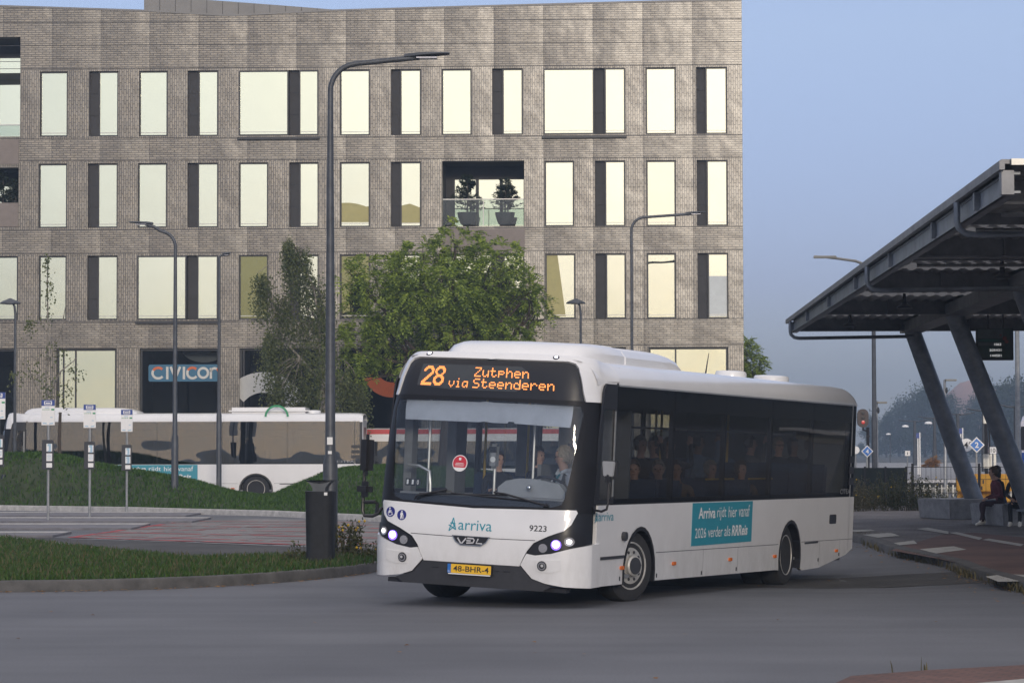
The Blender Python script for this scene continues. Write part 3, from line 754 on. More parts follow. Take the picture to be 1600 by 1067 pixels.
bm = newbm(); panel(bm, outl, [rrect(*h) for h in holes], fmap, t=0.0, back=-0.42)
DEP = 17.0
for pl in ([(0, 0.42, 0), (0, DEP, 0), (0, DEP, top[0][1]), (0, 0.42, top[0][1])], [(XL, 0.42, 0), (XL, DEP, 0), (XL, DEP, top[-1][1]), (XL, 0.42, top[-1][1])], [(0, DEP, 0), (XL, DEP, 0), (XL, DEP, top[-1][1]), (0, DEP, top[0][1])]):
    bm.faces.new([bm.verts.new(p) for p in pl])
obj('wall', bm, 'facade', off)
bm = newbm(); zr = 17.6
bm.faces.new([bm.verts.new(p) for p in ((XL, 0.42, zr), (0, 0.42, zr), (0, DEP, zr), (XL, DEP, zr))]); obj('roof', bm, 'zinc', off)
bm = newbm()
for (xa, za), (xb, zb) in zip(outl[1:-2], outl[2:-1]):
    vv = [bm.verts.new(p) for p in ((xa, -0.03, za+0.04), (xb, -0.03, zb+0.04), (xb, 0.45, zb+0.04), (xa, 0.45, za+0.04), (xa, -0.03, za-0.03), (xb, -0.03, zb-0.03))]
    bm.faces.new(vv[:4]); bm.faces.new((vv[0], vv[1], vv[5], vv[4]))
obj('parapet_coping', bm, 'zinc', off)
# thin joints between the facade panels
bm = newbm()
for py in (33, 69, 105, 214, 249, 357, 394, 501, 541):
    a = fac(-155, py+slope(-155)*1.0)[1]; b = fac(1160, py+slope(1160)*1.0)[1]
    x_ = XL+0.02
    segs = [(x_, -0.01)]
    for u0, u1 in segs:
        za = a+(b-a)*(u0-XL)/(0-XL); zb = a+(b-a)*(u1-XL)/(0-XL)
        vv = [bm.verts.new(p) for p in ((u0, -0.006, za-.012), (u1, -0.006, zb-.012), (u1, -0.006, zb+.012), (u0, -0.006, za+.012))]
        bm.faces.new(vv)
obj('panel_joints', bm, 'reveal', off, recalc=False)
def fill(bm, x0, z0, x1, z1, y, mi=0):
    n0 = len(bm.faces); bm.faces.new([bm.verts.new(p) for p in ((x0, y, z0), (x1, y, z0), (x1, y, z1), (x0, y, z1))]); setmi(bm, n0, mi)
def wframe(bm, x0, z0, x1, z1, y, fw_=0.06, d=0.07):
    for bx in ((x0, z0, x0+fw_, z1), (x1-fw_, z0, x1, z1), (x0+fw_, z0, x1-fw_, z0+fw_), (x0+fw_, z1-fw_, x1-fw_, z1)):
        box(bm, ((bx[0]+bx[2])/2, y, (bx[1]+bx[3])/2), (bx[2]-bx[0], d, bx[3]-bx[1]))
def window(r_, ty, sp_):
    x0, z0, x1, z1 = r_; Y = 0.13
    segs = [(x0, x1)]
    if ty == 'r': segs = [(sp_[0], x1)]
    if ty == 'b': segs = [(x0, sp_[0]), (sp_[1], x1)]; Y = 0.03
    f = newbm()
    for a, b in segs: wframe(f, a+0.005, z0+0.005, b-0.005, z1-0.005, Y)
    if ty == 'b': box(f, ((x0+x1)/2, -0.05, z0-0.11), (x1-x0+0.1, 0.22, 0.10))
    fo = obj('window', f, 'frame', off)
    p = newbm()
    for a, b in segs: fill(p, a+0.06, z0+0.06, b-0.06, z1-0.06, Y-0.01)
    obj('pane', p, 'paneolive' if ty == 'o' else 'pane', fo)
    p = newbm()
    for a, b in segs: box(p, ((a+b)/2, Y-0.012, z0+0.16), (b-a-0.13, 0.02, 0.03))
    obj('glazing_bar', p, 'alum', fo)
    if ty in 'rb':
        q = newbm(); a, b = (x0, sp_[0]) if ty == 'r' else (sp_[0], sp_[1])
        fill(q, a+0.004, z0+0.004, b-0.004, z1-0.004, 0.22)
        for k in range(2): box(q, ((a+b)/2, 0.2, z0+(z1-z0)*(k+1)/3), (b-a-0.02, 0.02, 0.02))
        obj('recessed_side_panel', q, 'reveal', fo)
for wn in wins: window(*wn)
M['reflectolive'] = mat('olive_reflection', (.42, .38, .16), .6, var=.08)  # olive reflection put into a flat colour
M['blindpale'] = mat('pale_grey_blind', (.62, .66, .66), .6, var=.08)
def blind(pts, mt):  # coloured pane shapes: olive ones are painted reflections, the pale one a blind
    q = newbm(); panel(q, [fac(*p) for p in pts], [], lambda u, v, w_: Vector((u, .112-w_, v)), t=0, back=-.004); obj('reflection_and_blind', q, mt, off)
blind([(853, 398), (871, 398), (884, 494), (853, 494)], 'reflectolive'); blind([(1107, 431), (1136, 431), (1136, 494), (1107, 494)], 'blindpale')  # olive one is a painted reflection, pale one a blind
blind([(533, 317)]+[(533+43*k/10, 317-1.5*k*.3+.12*k*k) for k in range(1, 10)]+[(576, 322), (576, 347), (533, 347)], 'reflectolive'); blind([(627, 321), (640, 318), (656, 324), (656, 348), (627, 348)], 'reflectolive')  # painted olive reflections, no blinds
def room(bm, x0, z0, x1, z1, y0, y1):
    for pl in ([(x0, y1, z0), (x1, y1, z0), (x1, y1, z1), (x0, y1, z1)], [(x0, y0, z0), (x1, y0, z0), (x1, y1, z0), (x0, y1, z0)], [(x0, y0, z1), (x1, y0, z1), (x1, y1, z1), (x0, y1, z1)], [(x0, y0, z0), (x0, y1, z0), (x0, y1, z1), (x0, y0, z1)], [(x1, y0, z0), (x1, y1, z0), (x1, y1, z1), (x1, y0, z1)]):
        bm.faces.new([bm.verts.new(p) for p in pl])
for r_, mul, ty in gw:
    x0, z0, x1, z1 = r_; Y = 0.2
    f = newbm(); wframe(f, x0+.005, z0+.005, x1-.005, z1-.005, Y, 0.09)
    for mpx in mul:
        u = fac(mpx, 600)[0]; box(f, (u, Y, (z0+z1)/2), (0.07, 0.075, z1-z0-.1))
    fo = obj('window', f, 'frame', off)
    p = newbm(); fill(p, x0+.09, z0+.09, x1-.09, z1-.09, Y-0.012); obj('pane', p, 'pane' if ty == 'bright' else 'panedark', fo)
    if ty != 'bright':
        p = newbm(); room(p, x0+.01, z0+.01, x1-.01, z1-.01, Y+.05, 3.0); obj('room_behind', p, 'roomdark', fo)
    gm = lambda u, v, w_: Vector((u, Y-0.035-w_, v))
    if ty == 'logo':
        a = fac(231, 596); b = fac(341, 569); q = newbm(); panel(q, rrect(a[0], a[1], b[0]-.02, b[1], 0.08), [], gm, t=0.02); so_ = obj('sign_panel', q, 'logoblue', fo)
        q = newbm(); H_ = 0.50; zc = (a[1]+b[1])/2; r1 = 0.22; wd = 0.10; sc = (b[0]-a[0])/2.95; o0 = a[0]+0.13
        def st(pts, mi=0): ribbon(q, [(o0+x*sc, zc+y) for x, y in pts], wd, gm, 0.03, mi)
        st(arc(0.28, 0, 0.24, 150, 320, 12, 0.22)); st(arc(0.28, 0, 0.24, 45, 150, 8, 0.22), 1)
        st([(0.66, -.26), (0.66, 0.26)]); st([(0.80, 0.26), (1.0, -0.22), (1.03, -.22)]); st([(1.0, -0.22), (1.20, 0.26)]); st([(1.36, -.26), (1.36, .26)])
        st(arc(1.72, 0, 0.22, 150, 320, 12)); st(arc(1.72, 0, 0.22, 45, 150, 8), 1)
        st(arc(2.17, 0, 0.20, 0, 360, 20)); st([(2.49, -.24), (2.49, .2)]); st(arc(2.65, 0.02, 0.17, 175, 60, 8)); st(arc(2.65, 0.02, 0.17, 60, 0, 5)+[(2.82, -.24)], 1)
        obj('lettering', q, ['whitegraphic', 'orange'], so_, recalc=False)
        q = newbm(); c = fac(312, 537); panel(q, [(c[0]+.95*math.cos(rad(t)), c[1]+0.6*math.sin(rad(t))-.14) for t in range(195, 346, 10)], [], lambda u, v, w_: Vector((u, 1.2-w_, v)), t=0.05); obj('round_ceiling_lamp', q, 'whitegraphic', fo)
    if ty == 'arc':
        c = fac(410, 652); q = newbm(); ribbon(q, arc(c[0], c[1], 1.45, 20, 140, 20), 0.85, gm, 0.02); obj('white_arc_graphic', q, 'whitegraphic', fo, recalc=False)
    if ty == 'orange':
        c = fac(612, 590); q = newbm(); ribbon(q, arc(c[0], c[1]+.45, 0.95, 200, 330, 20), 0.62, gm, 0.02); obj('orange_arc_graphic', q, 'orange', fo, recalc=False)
# loggias
def loggia(r_, yrail, solid):
    x0, z0, x1, z1 = r_
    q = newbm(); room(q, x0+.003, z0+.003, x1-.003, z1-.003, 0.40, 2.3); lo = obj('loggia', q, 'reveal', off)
    q = newbm(); zz = z1-0.55; n = 3
    wdx = (x1-x0-0.36)/n
    f = newbm()
    for k in range(n):
        a = x0+0.33+k*wdx; fill(q, a+.05, z0+.1, a+wdx-.05, zz, 2.24); wframe(f, a, z0+.05, a+wdx-.02, zz+.05, 2.25)
    obj('loggia_window', f, 'frame', lo); obj('loggia_pane', q, 'pane', lo)
    q = newbm()
    if solid: panel(q, rrect(x0, z0+.02, x1, yrail), [], fmap, t=-0.05, back=-0.15); obj('balustrade', q, 'beige', lo)
    else:
        panel(q, rrect(x0+.03, z0+.06, x1-.03, yrail), [], fmap, t=-0.06, back=-0.075); obj('balustrade', q, 'clear', lo)
        q = newbm(); box(q, ((x0+x1)/2, 0.07, yrail+.02), (x1-x0-.04, .05, .04)); box(q, ((x0+x1)/2, 0.07, (z0+yrail)/2), (.03, .03, yrail-z0-.06)); obj('handrail', q, 'alum', lo)
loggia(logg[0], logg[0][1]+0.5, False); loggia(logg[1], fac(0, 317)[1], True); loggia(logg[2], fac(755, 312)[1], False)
for x0, x1, yt, yb_ in ((-140, 29.5, 219, 258), (690, 755, 357.5, 393), (755.5, 820, 357.5, 393)):
    bm = newbm(); p0 = fac(x0, yb_); p1 = fac(x1, yt); panel(bm, rrect(p0[0], p0[1], p1[0], p1[1]), [], fmap, t=0.035, back=0.004); obj('loggia_front_panel', bm, 'beige', off)
bm = newbm(); dy = 3.5
ph = [fac(q[0], q[1], dy) for q in ((225, -9), (225, 60), (540, 60), (540, 17), (440, 9), (306, -1), (262, -6))]
panel(bm, ph, [], lambda u, v, w_: Vector((u, dy-w_, v)), t=0.0, back=-6.0); rp = obj('roof_plant_room', bm, 'zinc', off)
bm = newbm()
for k in range(1, 12):
    u = ph[0][0]+k*0.68; zt = np.interp(u, [ph[0][0], ph[6][0], ph[5][0], ph[4][0], ph[3][0]], [ph[0][1], ph[6][1], ph[5][1], ph[4][1], ph[3][1]]); box(bm, (u, dy-.006, (ph[1][1]+zt)/2), (.02, .01, zt-ph[1][1]-.03))
obj('cladding_joints', bm, 'reveal', rp)
# ------------------------------------------------------------------ city bus
W = 1.37; LEN = 12.0
def rake(z): return float(np.interp(z, [0.2, 0.6, 0.9, 1.15, 2.3, 2.6, 2.85, 2.95, 3.02], [.04, .0, .0, .03, .20, .25, .31, .37, .50]))
def yfr(x, z):
    a = min(abs(x), W); return rake(z)+0.10*(a/W)**2+0.24*max(0, (a-1.0)/0.37)**3
def SF(u, z, w_):
    """bus skin: u across the front, running on round the corners along both sides"""
    a = abs(u); s = 1 if u > 0 else -1
    cove = 0 if z < 2.68 else 0.16*((z-2.68)/0.25)**2
    def pt(a, z): 
        c = 0 if z < 2.68 else (0.06+0.10*max(0, min(1, (a-W)/.45)))*((z-2.68)/0.25)**2
        c += max(0, min(1, 1-(a-W)/.55))*float(np.interp(z, (1.6, 2.3, 2.6, 2.8, 2.95), (0, .025, .07, .10, .10)))
        if a <= W: return Vector((s*a*(1-c/W), yfr(a, z), z))
        return Vector((s*(W-c), yfr(W, z)+(a-W), z))
    p = pt(a, z); e = 0.01
    tu = pt(a+e, z)-pt(max(a-e, 0), z); tz = pt(a, z+e)-pt(a, z-e)
    n = tu.cross(tz)
    if n.length < 1e-9: n = Vector((0, -1, 0))
    n.normalize()
    if a < 0.02: n = Vector((0, -1, 0))
    elif n.dot(Vector((s*a*.2 if a < W else s, -1 if a < W else -.01, 0))) < 0: n = -n
    return p+n*w_
FR0 = lambda z: yfr(W, z)
def side_map(sg): return lambda y, z, w_: Vector((sg*(W+w_), y, z))
BODY = Matrix.Rotation(rad(-0.5), 4, 'X') @ Matrix.Rotation(rad(2.6), 4, 'Y')
DOTS = {'Z': '11111,00001,00010,00100,01000,10000,11111', 'u': '00000,00000,10001,10001,10001,10011,01101', 't': '01000,01000,11110,01000,01000,01001,00110', 'p': '00000,00000,11110,10001,11110,10000,10000', 'h': '10000,10000,10110,11001,10001,10001,10001',
        'e': '00000,00000,01110,10001,11111,10000,01110', 'n': '00000,00000,10110,11001,10001,10001,10001', 'v': '00000,00000,10001,10001,10001,01010,00100', 'i': '00100,00000,01100,00100,00100,00100,01110', 'a': '00000,00000,01111,10001,10001,10011,01101',
        'S': '01111,10000,10000,01110,00001,00001,11110', 'd': '00001,00001,01101,10011,10001,10001,01111', 'r': '00000,00000,10110,11001,10000,10000,10000',
        '2': '001111100,011111110,111000111,110000011,000000011,000000111,000001110,000011100,000111000,001110000,011100000,111000000,111111111,111111111',
        '8': '001111100,011111110,111000111,110000011,110000011,011000110,001111100,011111110,111000111,110000011,110000011,111000111,011111110,001111100'}
def ledtext(bm, s, x0, x1, z0, z1, mapf):
    glyph = [DOTS[c].split(',') for c in s]; cols = sum(len(q[0]) for q in glyph)+len(s)-1; rws = len(glyph[0])
    px = (x1-x0)/cols; pz = (z1-z0)/rws; cx = 0
    for q in glyph:
        for j, row in enumerate(q):
            for i, c in enumerate(row):
                if c == '1':
                    u = x0+(cx+i+.5)*px; z = z1-(j+.5)*pz; a, b = px*.42, pz*.42
                    bm.faces.new([bm.verts.new(mapf(uu, zz, 0.004)) for uu, zz in ((u-a, z-b), (u+a, z-b), (u+a, z+b), (u-a, z+b))])
        cx += len(q[0])+1
def mirror(pts): return [(-x, z) for x, z in reversed(pts)]
def B(name, bm, mt, par, **k): return obj(name, bm, mt, par, **k)

def make_bus():
    root = D.objects.new('city_bus', None); COL.objects.link(root)
    def part(name, bm, mt, par=None, recalc=True):
        o = obj(name, bm, mt, par or root, recalc=recalc)
        if par is None: o.matrix_local = BODY
        return o
    # --- lower side panels with wheel arches
    def arch(yc, r, zb, n=14):
        a0 = math.asin(min(1, (0.40-zb)/r)); return [(yc+r*math.cos(math.pi+a0-(math.pi+2*a0)*k/n), 0.40+r*math.sin(math.pi+a0-(math.pi+2*a0)*k/n)) for k in range(n+1)]
    for sg in (1, -1):
        y0 = FR0(0.8)+.26
        a1 = [(y, z) for y, z in arch(2.05, 0.575, 0.30)]; a2 = arch(8.53, 0.545, 0.24)
        outl = [(y0, 0.30)]+a1+[(2.68, 0.30), (7.9, 0.25)]+a2+[(9.2, 0.20), (10.1, 0.21), (11.6, 0.36), (11.98, 0.45), (11.98, 1.26), (y0-.06, 1.26), (y0-.06, 0.80)]
        bm = newbm(); panel(bm, outl, [], side_map(sg), t=0.0, back=-0.05); lp = part('lower_side_panel', bm, 'white')
        bm = newbm()
        mp = side_map(sg)
        for q in ([(2.66, .648), (7.95, .615)], [(9.12, .62), (11.97, .60)]): ribbon(bm, q, 0.008, mp, 0.0015)
        for y in (4.55, 6.05): ribbon(bm, [(y, .29), (y, .635)], 0.007, mp, 0.0015)
        for y in (10.1, 11.25): ribbon(bm, [(y, .25), (y, .605)], 0.007, mp, 0.0015)
        B('panel_joint', bm, 'dgrey', lp, recalc=False)
        bm = newbm(); panel(bm, rrect(y0-.03, .615, 1.50, .65), [], mp, t=.012, back=0); panel(bm, rrect(9.3, .585, 10.0, .61), [], mp, t=.01, back=0); B('rub_strip', bm, 'dgrey', lp)
        for yc, r, zb in ((2.05, .575, .30), (8.53, .545, .24)):
            bm = newbm(); o_, i_ = arch(yc, r+.012, zb), arch(yc, r-.035, zb)
            for k in range(len(o_)-1):
                q = [mp(*o_[k], .012), mp(*o_[k+1], .012), mp(*i_[k+1], .012), mp(*i_[k], .012)]; qb = [mp(*i_[k], -.45), mp(*i_[k+1], -.45)]
                bm.faces.new([bm.verts.new(p) for p in q]); bm.faces.new([bm.verts.new(p) for p in (q[3], q[2], qb[1], qb[0])])
            ii = arch(yc, r-.035, zb)
            bm.faces.new([bm.verts.new(mp(y, z, -.45)) for y, z in ii])
            B('wheel_arch_trim', bm, 'black', lp, recalc=False)
        bm = newbm()
        for y, z in ((1.43, .50), (3.36, .49), (5.70, .47), (7.78, .45), (11.04, .44)):
            panel(bm, rrect(y-.06, z-.022, y+.06, z+.022, .015), [], mp, t=.02, back=0)
        B('side_marker_lamp', bm, 'amber', lp)
        bm = newbm()
        for y, z in ((1.38, .37), (4.5, .33), (6.0, .33), (2.72, .36), (10.05, .33), (11.2, .38)): panel(bm, rrect(y-.015, z-.025, y+.015, z+.025), [], mp, t=.006, back=0)
        B('panel_latch', bm, 'ink', lp)
        bm = newbm(); panel(bm, rrect(10.6, .86, 10.95, 1.0, .03), [], mp, t=.012, back=0); B('filler_hatch', bm, 'ink', lp)
        bm = newbm(); panel(bm, circ(1.44, .88, .055, 14), [], mp, t=.05, back=0); B('side_camera', bm, 'dgrey', lp)
    # posters and lettering on the driver's side
    mp = side_map(1)
    bm = newbm(); panel(bm, rrect(4.03, .69, 6.64, 1.25), [], mp, t=.004, back=.001); po = part('teal_poster', bm, 'teal')
    bm = newbm()
    text(bm, 'Arriva', 4.28, 1.04, 4.98, 1.19, mp, .007, .02); text(bm, 'rijdt', 5.06, 1.005, 5.45, 1.19, mp, .007); text(bm, 'hier', 5.55, 1.04, 5.92, 1.19, mp, .007); text(bm, 'vanaf', 6.0, 1.04, 6.5, 1.20, mp, .007)
    text(bm, '2026', 4.16, .79, 4.62, .92, mp, .007); text(bm, 'verder', 4.70, .79, 5.32, .93, mp, .007); text(bm, 'als', 5.40, .79, 5.66, .93, mp, .007); text(bm, 'RRReis', 5.72, .785, 6.42, .93, mp, .007, .025, slant=.2)
    B('lettering', bm, 'paper', po, recalc=False)
    def arriva(mpf, x0, z0, h, wtot, dx=1, wo=.004):
        q = newbm(); s_ = h
        for a in ([(0.05, 0), (0.36, 1)], [(0.36, 1), (0.62, 0.1)], [(0.05, 0), (0.55, .42)], [(0.0, .45), (.62, .12)], [(0.12, .6), (.56, .55)], [(.28, 0.75), (.5, .3)]):
            ribbon(q, [(x0+a[0][0]*s_*dx, z0+a[0][1]*s_), (x0+a[1][0]*s_*dx, z0+a[1][1]*s_)], .055*s_+.004, mpf, wo)
        text(q, 'arriva', x0+.82*s_*dx, z0+.12*s_, x0+wtot, z0+.88*s_, mpf, wo)
        return q
    part('operator_lettering', arriva(mp, .46, 1.06, .13, .62), 'teal', recalc=False)
    # --- side glazing: tinted panes, posts behind
    ys = [1.07, 3.2, 5.32, 7.45, 9.55, 11.9]
    for sg in (1, -1):
        mp = side_map(sg)
        for a, b in zip(ys, ys[1:]):
            bm = newbm(); panel(bm, rrect(a+.006, 1.275, b-.006, 2.70), [], mp, t=0.0, back=-.008); wp = part('side_window', bm, 'tint' if sg > 0 else 'tintfar')
        bm = newbm()
        for y in ys[1:-1]: panel(bm, rrect(y-.05, 1.26, y+.05, 2.7), [], mp, t=-.012, back=-.06)
        panel(bm, rrect(ys[0], 1.26, ys[-1], 1.33), [], mp, t=-.012, back=-.05); panel(bm, rrect(ys[0], 2.42, ys[-1], 2.72), [], mp, t=-.012, back=-.05)
        panel(bm, rrect(10.95, 1.26, 11.95, 2.72), [], mp, t=-.012, back=-.05) if sg < 0 else panel(bm, rrect(11.75, 1.26, 11.98, 2.72), [], mp, t=-.012, back=-.05)
        part('window_posts', bm, 'ink')
        # driver's window (or first door leaf) with black mask over it
        y0 = FR0(1.3)
        yy = lambda z: FR0(z)+.02
        bm = newbm(); panel(bm, [(yy(1.28), 1.275), (1.06, 1.275), (1.06, 2.70), (yy(2.6)+.06, 2.70), (yy(2.6)+.0, 2.62), (yy(2.45)-.01, 2.45)], [[(yy(1.9)+.06, 1.33), (.98, 1.33), (.98, 2.40), (yy(2.4)+.06, 2.40)]], mp, t=.001, back=-.02); dm = part('driver_window', bm, 'black')
        bm = newbm(); panel(bm, [(yy(1.9)+.055, 1.325), (.985, 1.325), (.985, 2.405), (yy(2.4)+.055, 2.405)], [], mp, t=-.008, back=-.014); B('pane', bm, 'tintfar', dm)
        bm = newbm(); panel(bm, rrect(.99, 1.36, 1.02, 2.38), [], mp, t=.012, back=0); B('guide_rail', bm, 'polegrey', dm)
    bm = newbm(); text(bm, 'CITEA', 11.15, 1.31, 11.72, 1.385, side_map(1), .002); part('model_lettering', bm, 'dash', recalc=False)
    # --- roof with rounded coves
    prof = [(W, 2.68), (W-.004, 2.72)]+[(W-.16*((z-2.68)/.25)**2-.004, z) for z in (2.78, 2.84, 2.89, 2.925)]+[(W-.22, 2.952), (W-.34, 2.972), (.75, 2.99), (0, 3.0)]
    prof = prof+[(-x, z) for x, z in prof[-2::-1]]
    bm = newbm(); rows = []
    for y, k in ((0.56, 0), (1.2, 0), (3, 0), (6, 0), (9, 0), (11.6, 0), (11.85, .02), (11.97, .08), (12.0, .2)):
        rows.append([bm.verts.new((x*(1-.02*k)*(.945 if y < .6 else 1), y+(-.10 if abs(x) < 1.2 and y < .6 else 0), 2.68+(z-2.68)*(1-k))) for x, z in prof])
    for a, b in zip(rows, rows[1:]):
        for k in range(len(a)-1): bm.faces.new((a[k], a[k+1], b[k+1], b[k]))
    ro = part('roof', bm, 'white')
    bm = newbm()
    for y in (1.45,): ribbon(bm, [(y, 2.70), (y, 2.92)], .008, lambda a, z, w_: Vector((W-.16*(max(0, z-2.68)/.25)**2+.001+w_, a, z)), .001)
    B('roof_joint', bm, 'dgrey', ro, recalc=False)
    # roof pod, lids, aerial
    bm = newbm(); pr = [(.86, 2.96), (.9, 3.02), (1.0, 3.11), (1.16, 3.165), (1.5, 3.19), (2.1, 3.195), (2.26, 3.19), (2.27, 3.17), (2.30, 3.17), (2.32, 3.18), (3.6, 3.18), (4.1, 3.165), (4.4, 3.12), (4.58, 3.05), (4.65, 2.96)]
    rows = []
    for y, zt in pr:
        hw = .98 if 2.265 < y < 2.31 else 1.0
        if y < 1.3: hw -= (1.3-y)*.45
        rows.append([bm.verts.new((x*hw, y, z)) for x, z in ((-1, 2.90), (-.985, max(2.91, zt-.13)), (-.90, max(2.92, zt-.045)), (-.76, zt), (0, zt+.012), (.80, zt), (.93, max(2.92, zt-.045)), (.99, max(2.91, zt-.12)), (1, 2.90))])
    for a, b in zip(rows, rows[1:]):
        for k in range(8): bm.faces.new((a[k], a[k+1], b[k+1], b[k]))
    bm.faces.new(rows[0]); bm.faces.new(rows[-1])
    part('roof_pod', bm, 'white')
    for y, r in ((8.28, .23), (10.3, .27)):
        bm = newbm(); lathe(bm, [(r*.9, 2.97), (r, 2.99), (r, 3.055), (r*.93, 3.08), (r*.5, 3.09), (.01, 3.092)], 24, Matrix.Translation((.45, y, 0))); part('roof_vent', bm, 'white')
    bm = newbm(); tube(bm, [(.45, 7.1, 2.98), (.45, 7.22, 3.3)], [.012, .005], 6); part('aerial', bm, 'ink')
    # --- rear
    bm = newbm()
    def rearm(u, z, w_):
        a = abs(u); return Vector((u, 12.0+w_-.25*max(0, (a-1.12)/.25)**2*1.0+(0.0 if z > .5 else (z-.5)*.3), z))
    panel(bm, rrect(-W, .42, W, 2.74), [rrect(-1.1, 1.5, 1.1, 2.5, .1)], rearm, t=0, back=-.04, step=(.12, .6)); rr_ = part('rear_panel', bm, 'white')
    bm = newbm(); panel(bm, rrect(-1.1, 1.5, 1.1, 2.5, .1), [], rearm, t=-.01, back=-.03); B('rear_window', bm, 'black', rr_)
    bm = newbm(); panel(bm, rrect(-1.0, .55, 1.0, 1.3), [], rearm, t=.02, back=0); B('engine_cover', bm, 'dgrey', rr_)
    bm = newbm()
    for z in (.62, .78, .94): panel(bm, rrect(1.08, z, 1.25, z+.12, .02), [], rearm, t=.02, back=0, step=(.06, 0)); panel(bm, rrect(-1.25, z, -1.08, z+.12, .02), [], rearm, t=.02, back=0, step=(.06, 0))
    B('rear_lamp', bm, 'red', rr_)
    for z in (1.45, 1.62, 1.79):
        bm = newbm(); panel(bm, rrect(11.62, z, 11.9, z+.11), [], side_map(1), t=.006, back=0); part('engine_vent', bm, 'ink')
    bm = newbm(); box(bm, (0, 6.6, .34), (2.5, 10.2, .14)); box(bm, (0, 1.1, .36), (2.3, .9, .12)); box(bm, (0, 10.5, .5), (2.4, 2.6, .3)); part('underbody', bm, 'ink')
    # --- front: black base skin, white panels over it
    st = (.07, .12)
    bm = newbm(); panel(bm, rrect(-W-.06, .34, W+.06, 1.30), [], SF, t=-.012, back=-.03, step=st); part('front_base', bm, 'black')
    ws = [(-1.11, 1.34), (-1.08, 1.26), (-.95, 1.22), (0, 1.20), (.95, 1.22), (1.08, 1.26), (1.11, 1.34), (1.24, 2.32), (1.22, 2.42), (0, 2.45), (-1.22, 2.42), (-1.24, 2.32)]
    bm = newbm(); panel(bm, [(-W-.10, 1.16), (W+.10, 1.16), (W+.06, 2.48), (-W-.06, 2.48)], [ws], SF, t=0.0, back=-.025, step=st); part('windscreen_surround', bm, 'mask')
    bm = newbm(); panel(bm, ws, [], SF, t=-.004, back=-.010, step=st); wsd = part('windscreen', bm, 'wind')
    hood = [(-1.235, 1.20), (0, 1.165), (1.235, 1.20), (1.25, 1.17), (1.20, 1.03), (1.13, .955), (.95, .885), (.78, .80), (.70, .70), (.615, .52), (-.615, .52), (-.70, .70), (-.78, .80), (-.95, .885), (-1.13, .955), (-1.20, 1.03), (-1.25, 1.17)]
    bm = newbm(); panel(bm, hood, [], SF, t=.012, back=-.02, step=st); hd = part('front_panel', bm, 'white')
    bm = newbm()
    ribbon(bm, [(-.80+1.6*k/24, .83-.008*math.cos((k/24-.5)*3)) for k in range(25)], .008, SF, .0135)
    B('panel_joint', bm, 'dgrey', hd, recalc=False)
    B('operator_lettering', arriva(SF, -.30, .885, .155, .555, 1, .0145), 'teal', hd, recalc=False)
    bm = newbm()
    text(bm, '9223', .72, .935, .93, 1.005, SF, .0145, .01); B('fleet_number', bm, 'ink', hd, recalc=False)
    bm = newbm()
    for k, x in enumerate((-1.10, -.94)):
        panel(bm, circ(x, 1.065-.03*k, .062, 24), [], SF, t=.016, back=.012)
    bd = B('access_symbol_disc', bm, 'navy', hd)
    bm = newbm(); s = lambda x, z: (-1.10+x, 1.065+z)
    ribbon(bm, [s(-.01, .035), s(-.008, .0), s(.022, 0), s(.03, -.03), s(.042, -.032)], .009, SF, .018); panel(bm, circ(-1.11, 1.108, .010, 10), [], SF, t=.018, back=.017)
    ribbon(bm, [s(*p) for p in arc(-.002, -.018, .028, 110, 350, 12)], .007, SF, .018); ribbon(bm, [s(-.009, .018), s(.018, .018)], .006, SF, .018)
    s = lambda x, z: (-.94+x, 1.035+z)
    panel(bm, circ(-.94, 1.077, .010, 10), [], SF, t=.018, back=.017); panel(bm, [s(-.014, .03), s(-.022, -.005), s(-.012, 0), s(-.016, -.048), s(-.004, -.048), s(0, -.015), s(.006, -.048), s(.018, -.048), s(.012, 0), s(.022, -.005), s(.014, .03)], [], SF, t=.018, back=.017); ribbon(bm, [s(.026, .0), s(.030, -.045)], .005, SF, .018)
    B('access_symbol', bm, 'paper', bd)
    # maker's badge
    bm = newbm(); bo = [(-.245, .838), (.245, .838), (.20, .765), (.13, .722), (-.13, .722), (-.20, .765)]
    panel(bm, bo, [], SF, t=.028, back=.012, step=(.07, 0)); bg_ = part('maker_badge', bm, 'chrome')
    bm = newbm(); panel(bm, [(x*.93, .782+(z-.782)*.84+.004) for x, z in bo], [], SF, t=.031, back=.027, step=(.07, 0)); B('badge_field', bm, 'ink', bg_)
    bm = newbm()
    for p in ([(-.165, .812), (-.125, .752), (-.105, .752), (-.055, .812)], [(-.04, .812), (.035, .812), (.05, .795), (.035, .760), (-.05, .755)], [(-.05, .783), (.005, .783)], [(.10, .812), (.075, .757), (.15, .757)]): ribbon(bm, p, .017, SF, .034)
    B('badge_letters', bm, 'silverprint', bg_, recalc=False)
    # bumper
    low = [(-.615, .53), (.615, .53), (.76, .375), (.93, .325), (1.0, .30), (.9, .24), (-.9, .24), (-1.0, .30), (-.93, .325), (-.76, .375)]
    bm = newbm(); panel(bm, low, [], SF, t=.004, back=-.04, step=st); lb = part('lower_bumper', bm, 'dgrey')
    bm = newbm()
    for a, b in ((-.5, -.42), (.42, .5), (.3, .36)): panel(bm, rrect(a, .44, b, .452), [], SF, t=.01, back=.0)
    B('bumper_slot', bm, 'ink', lb)
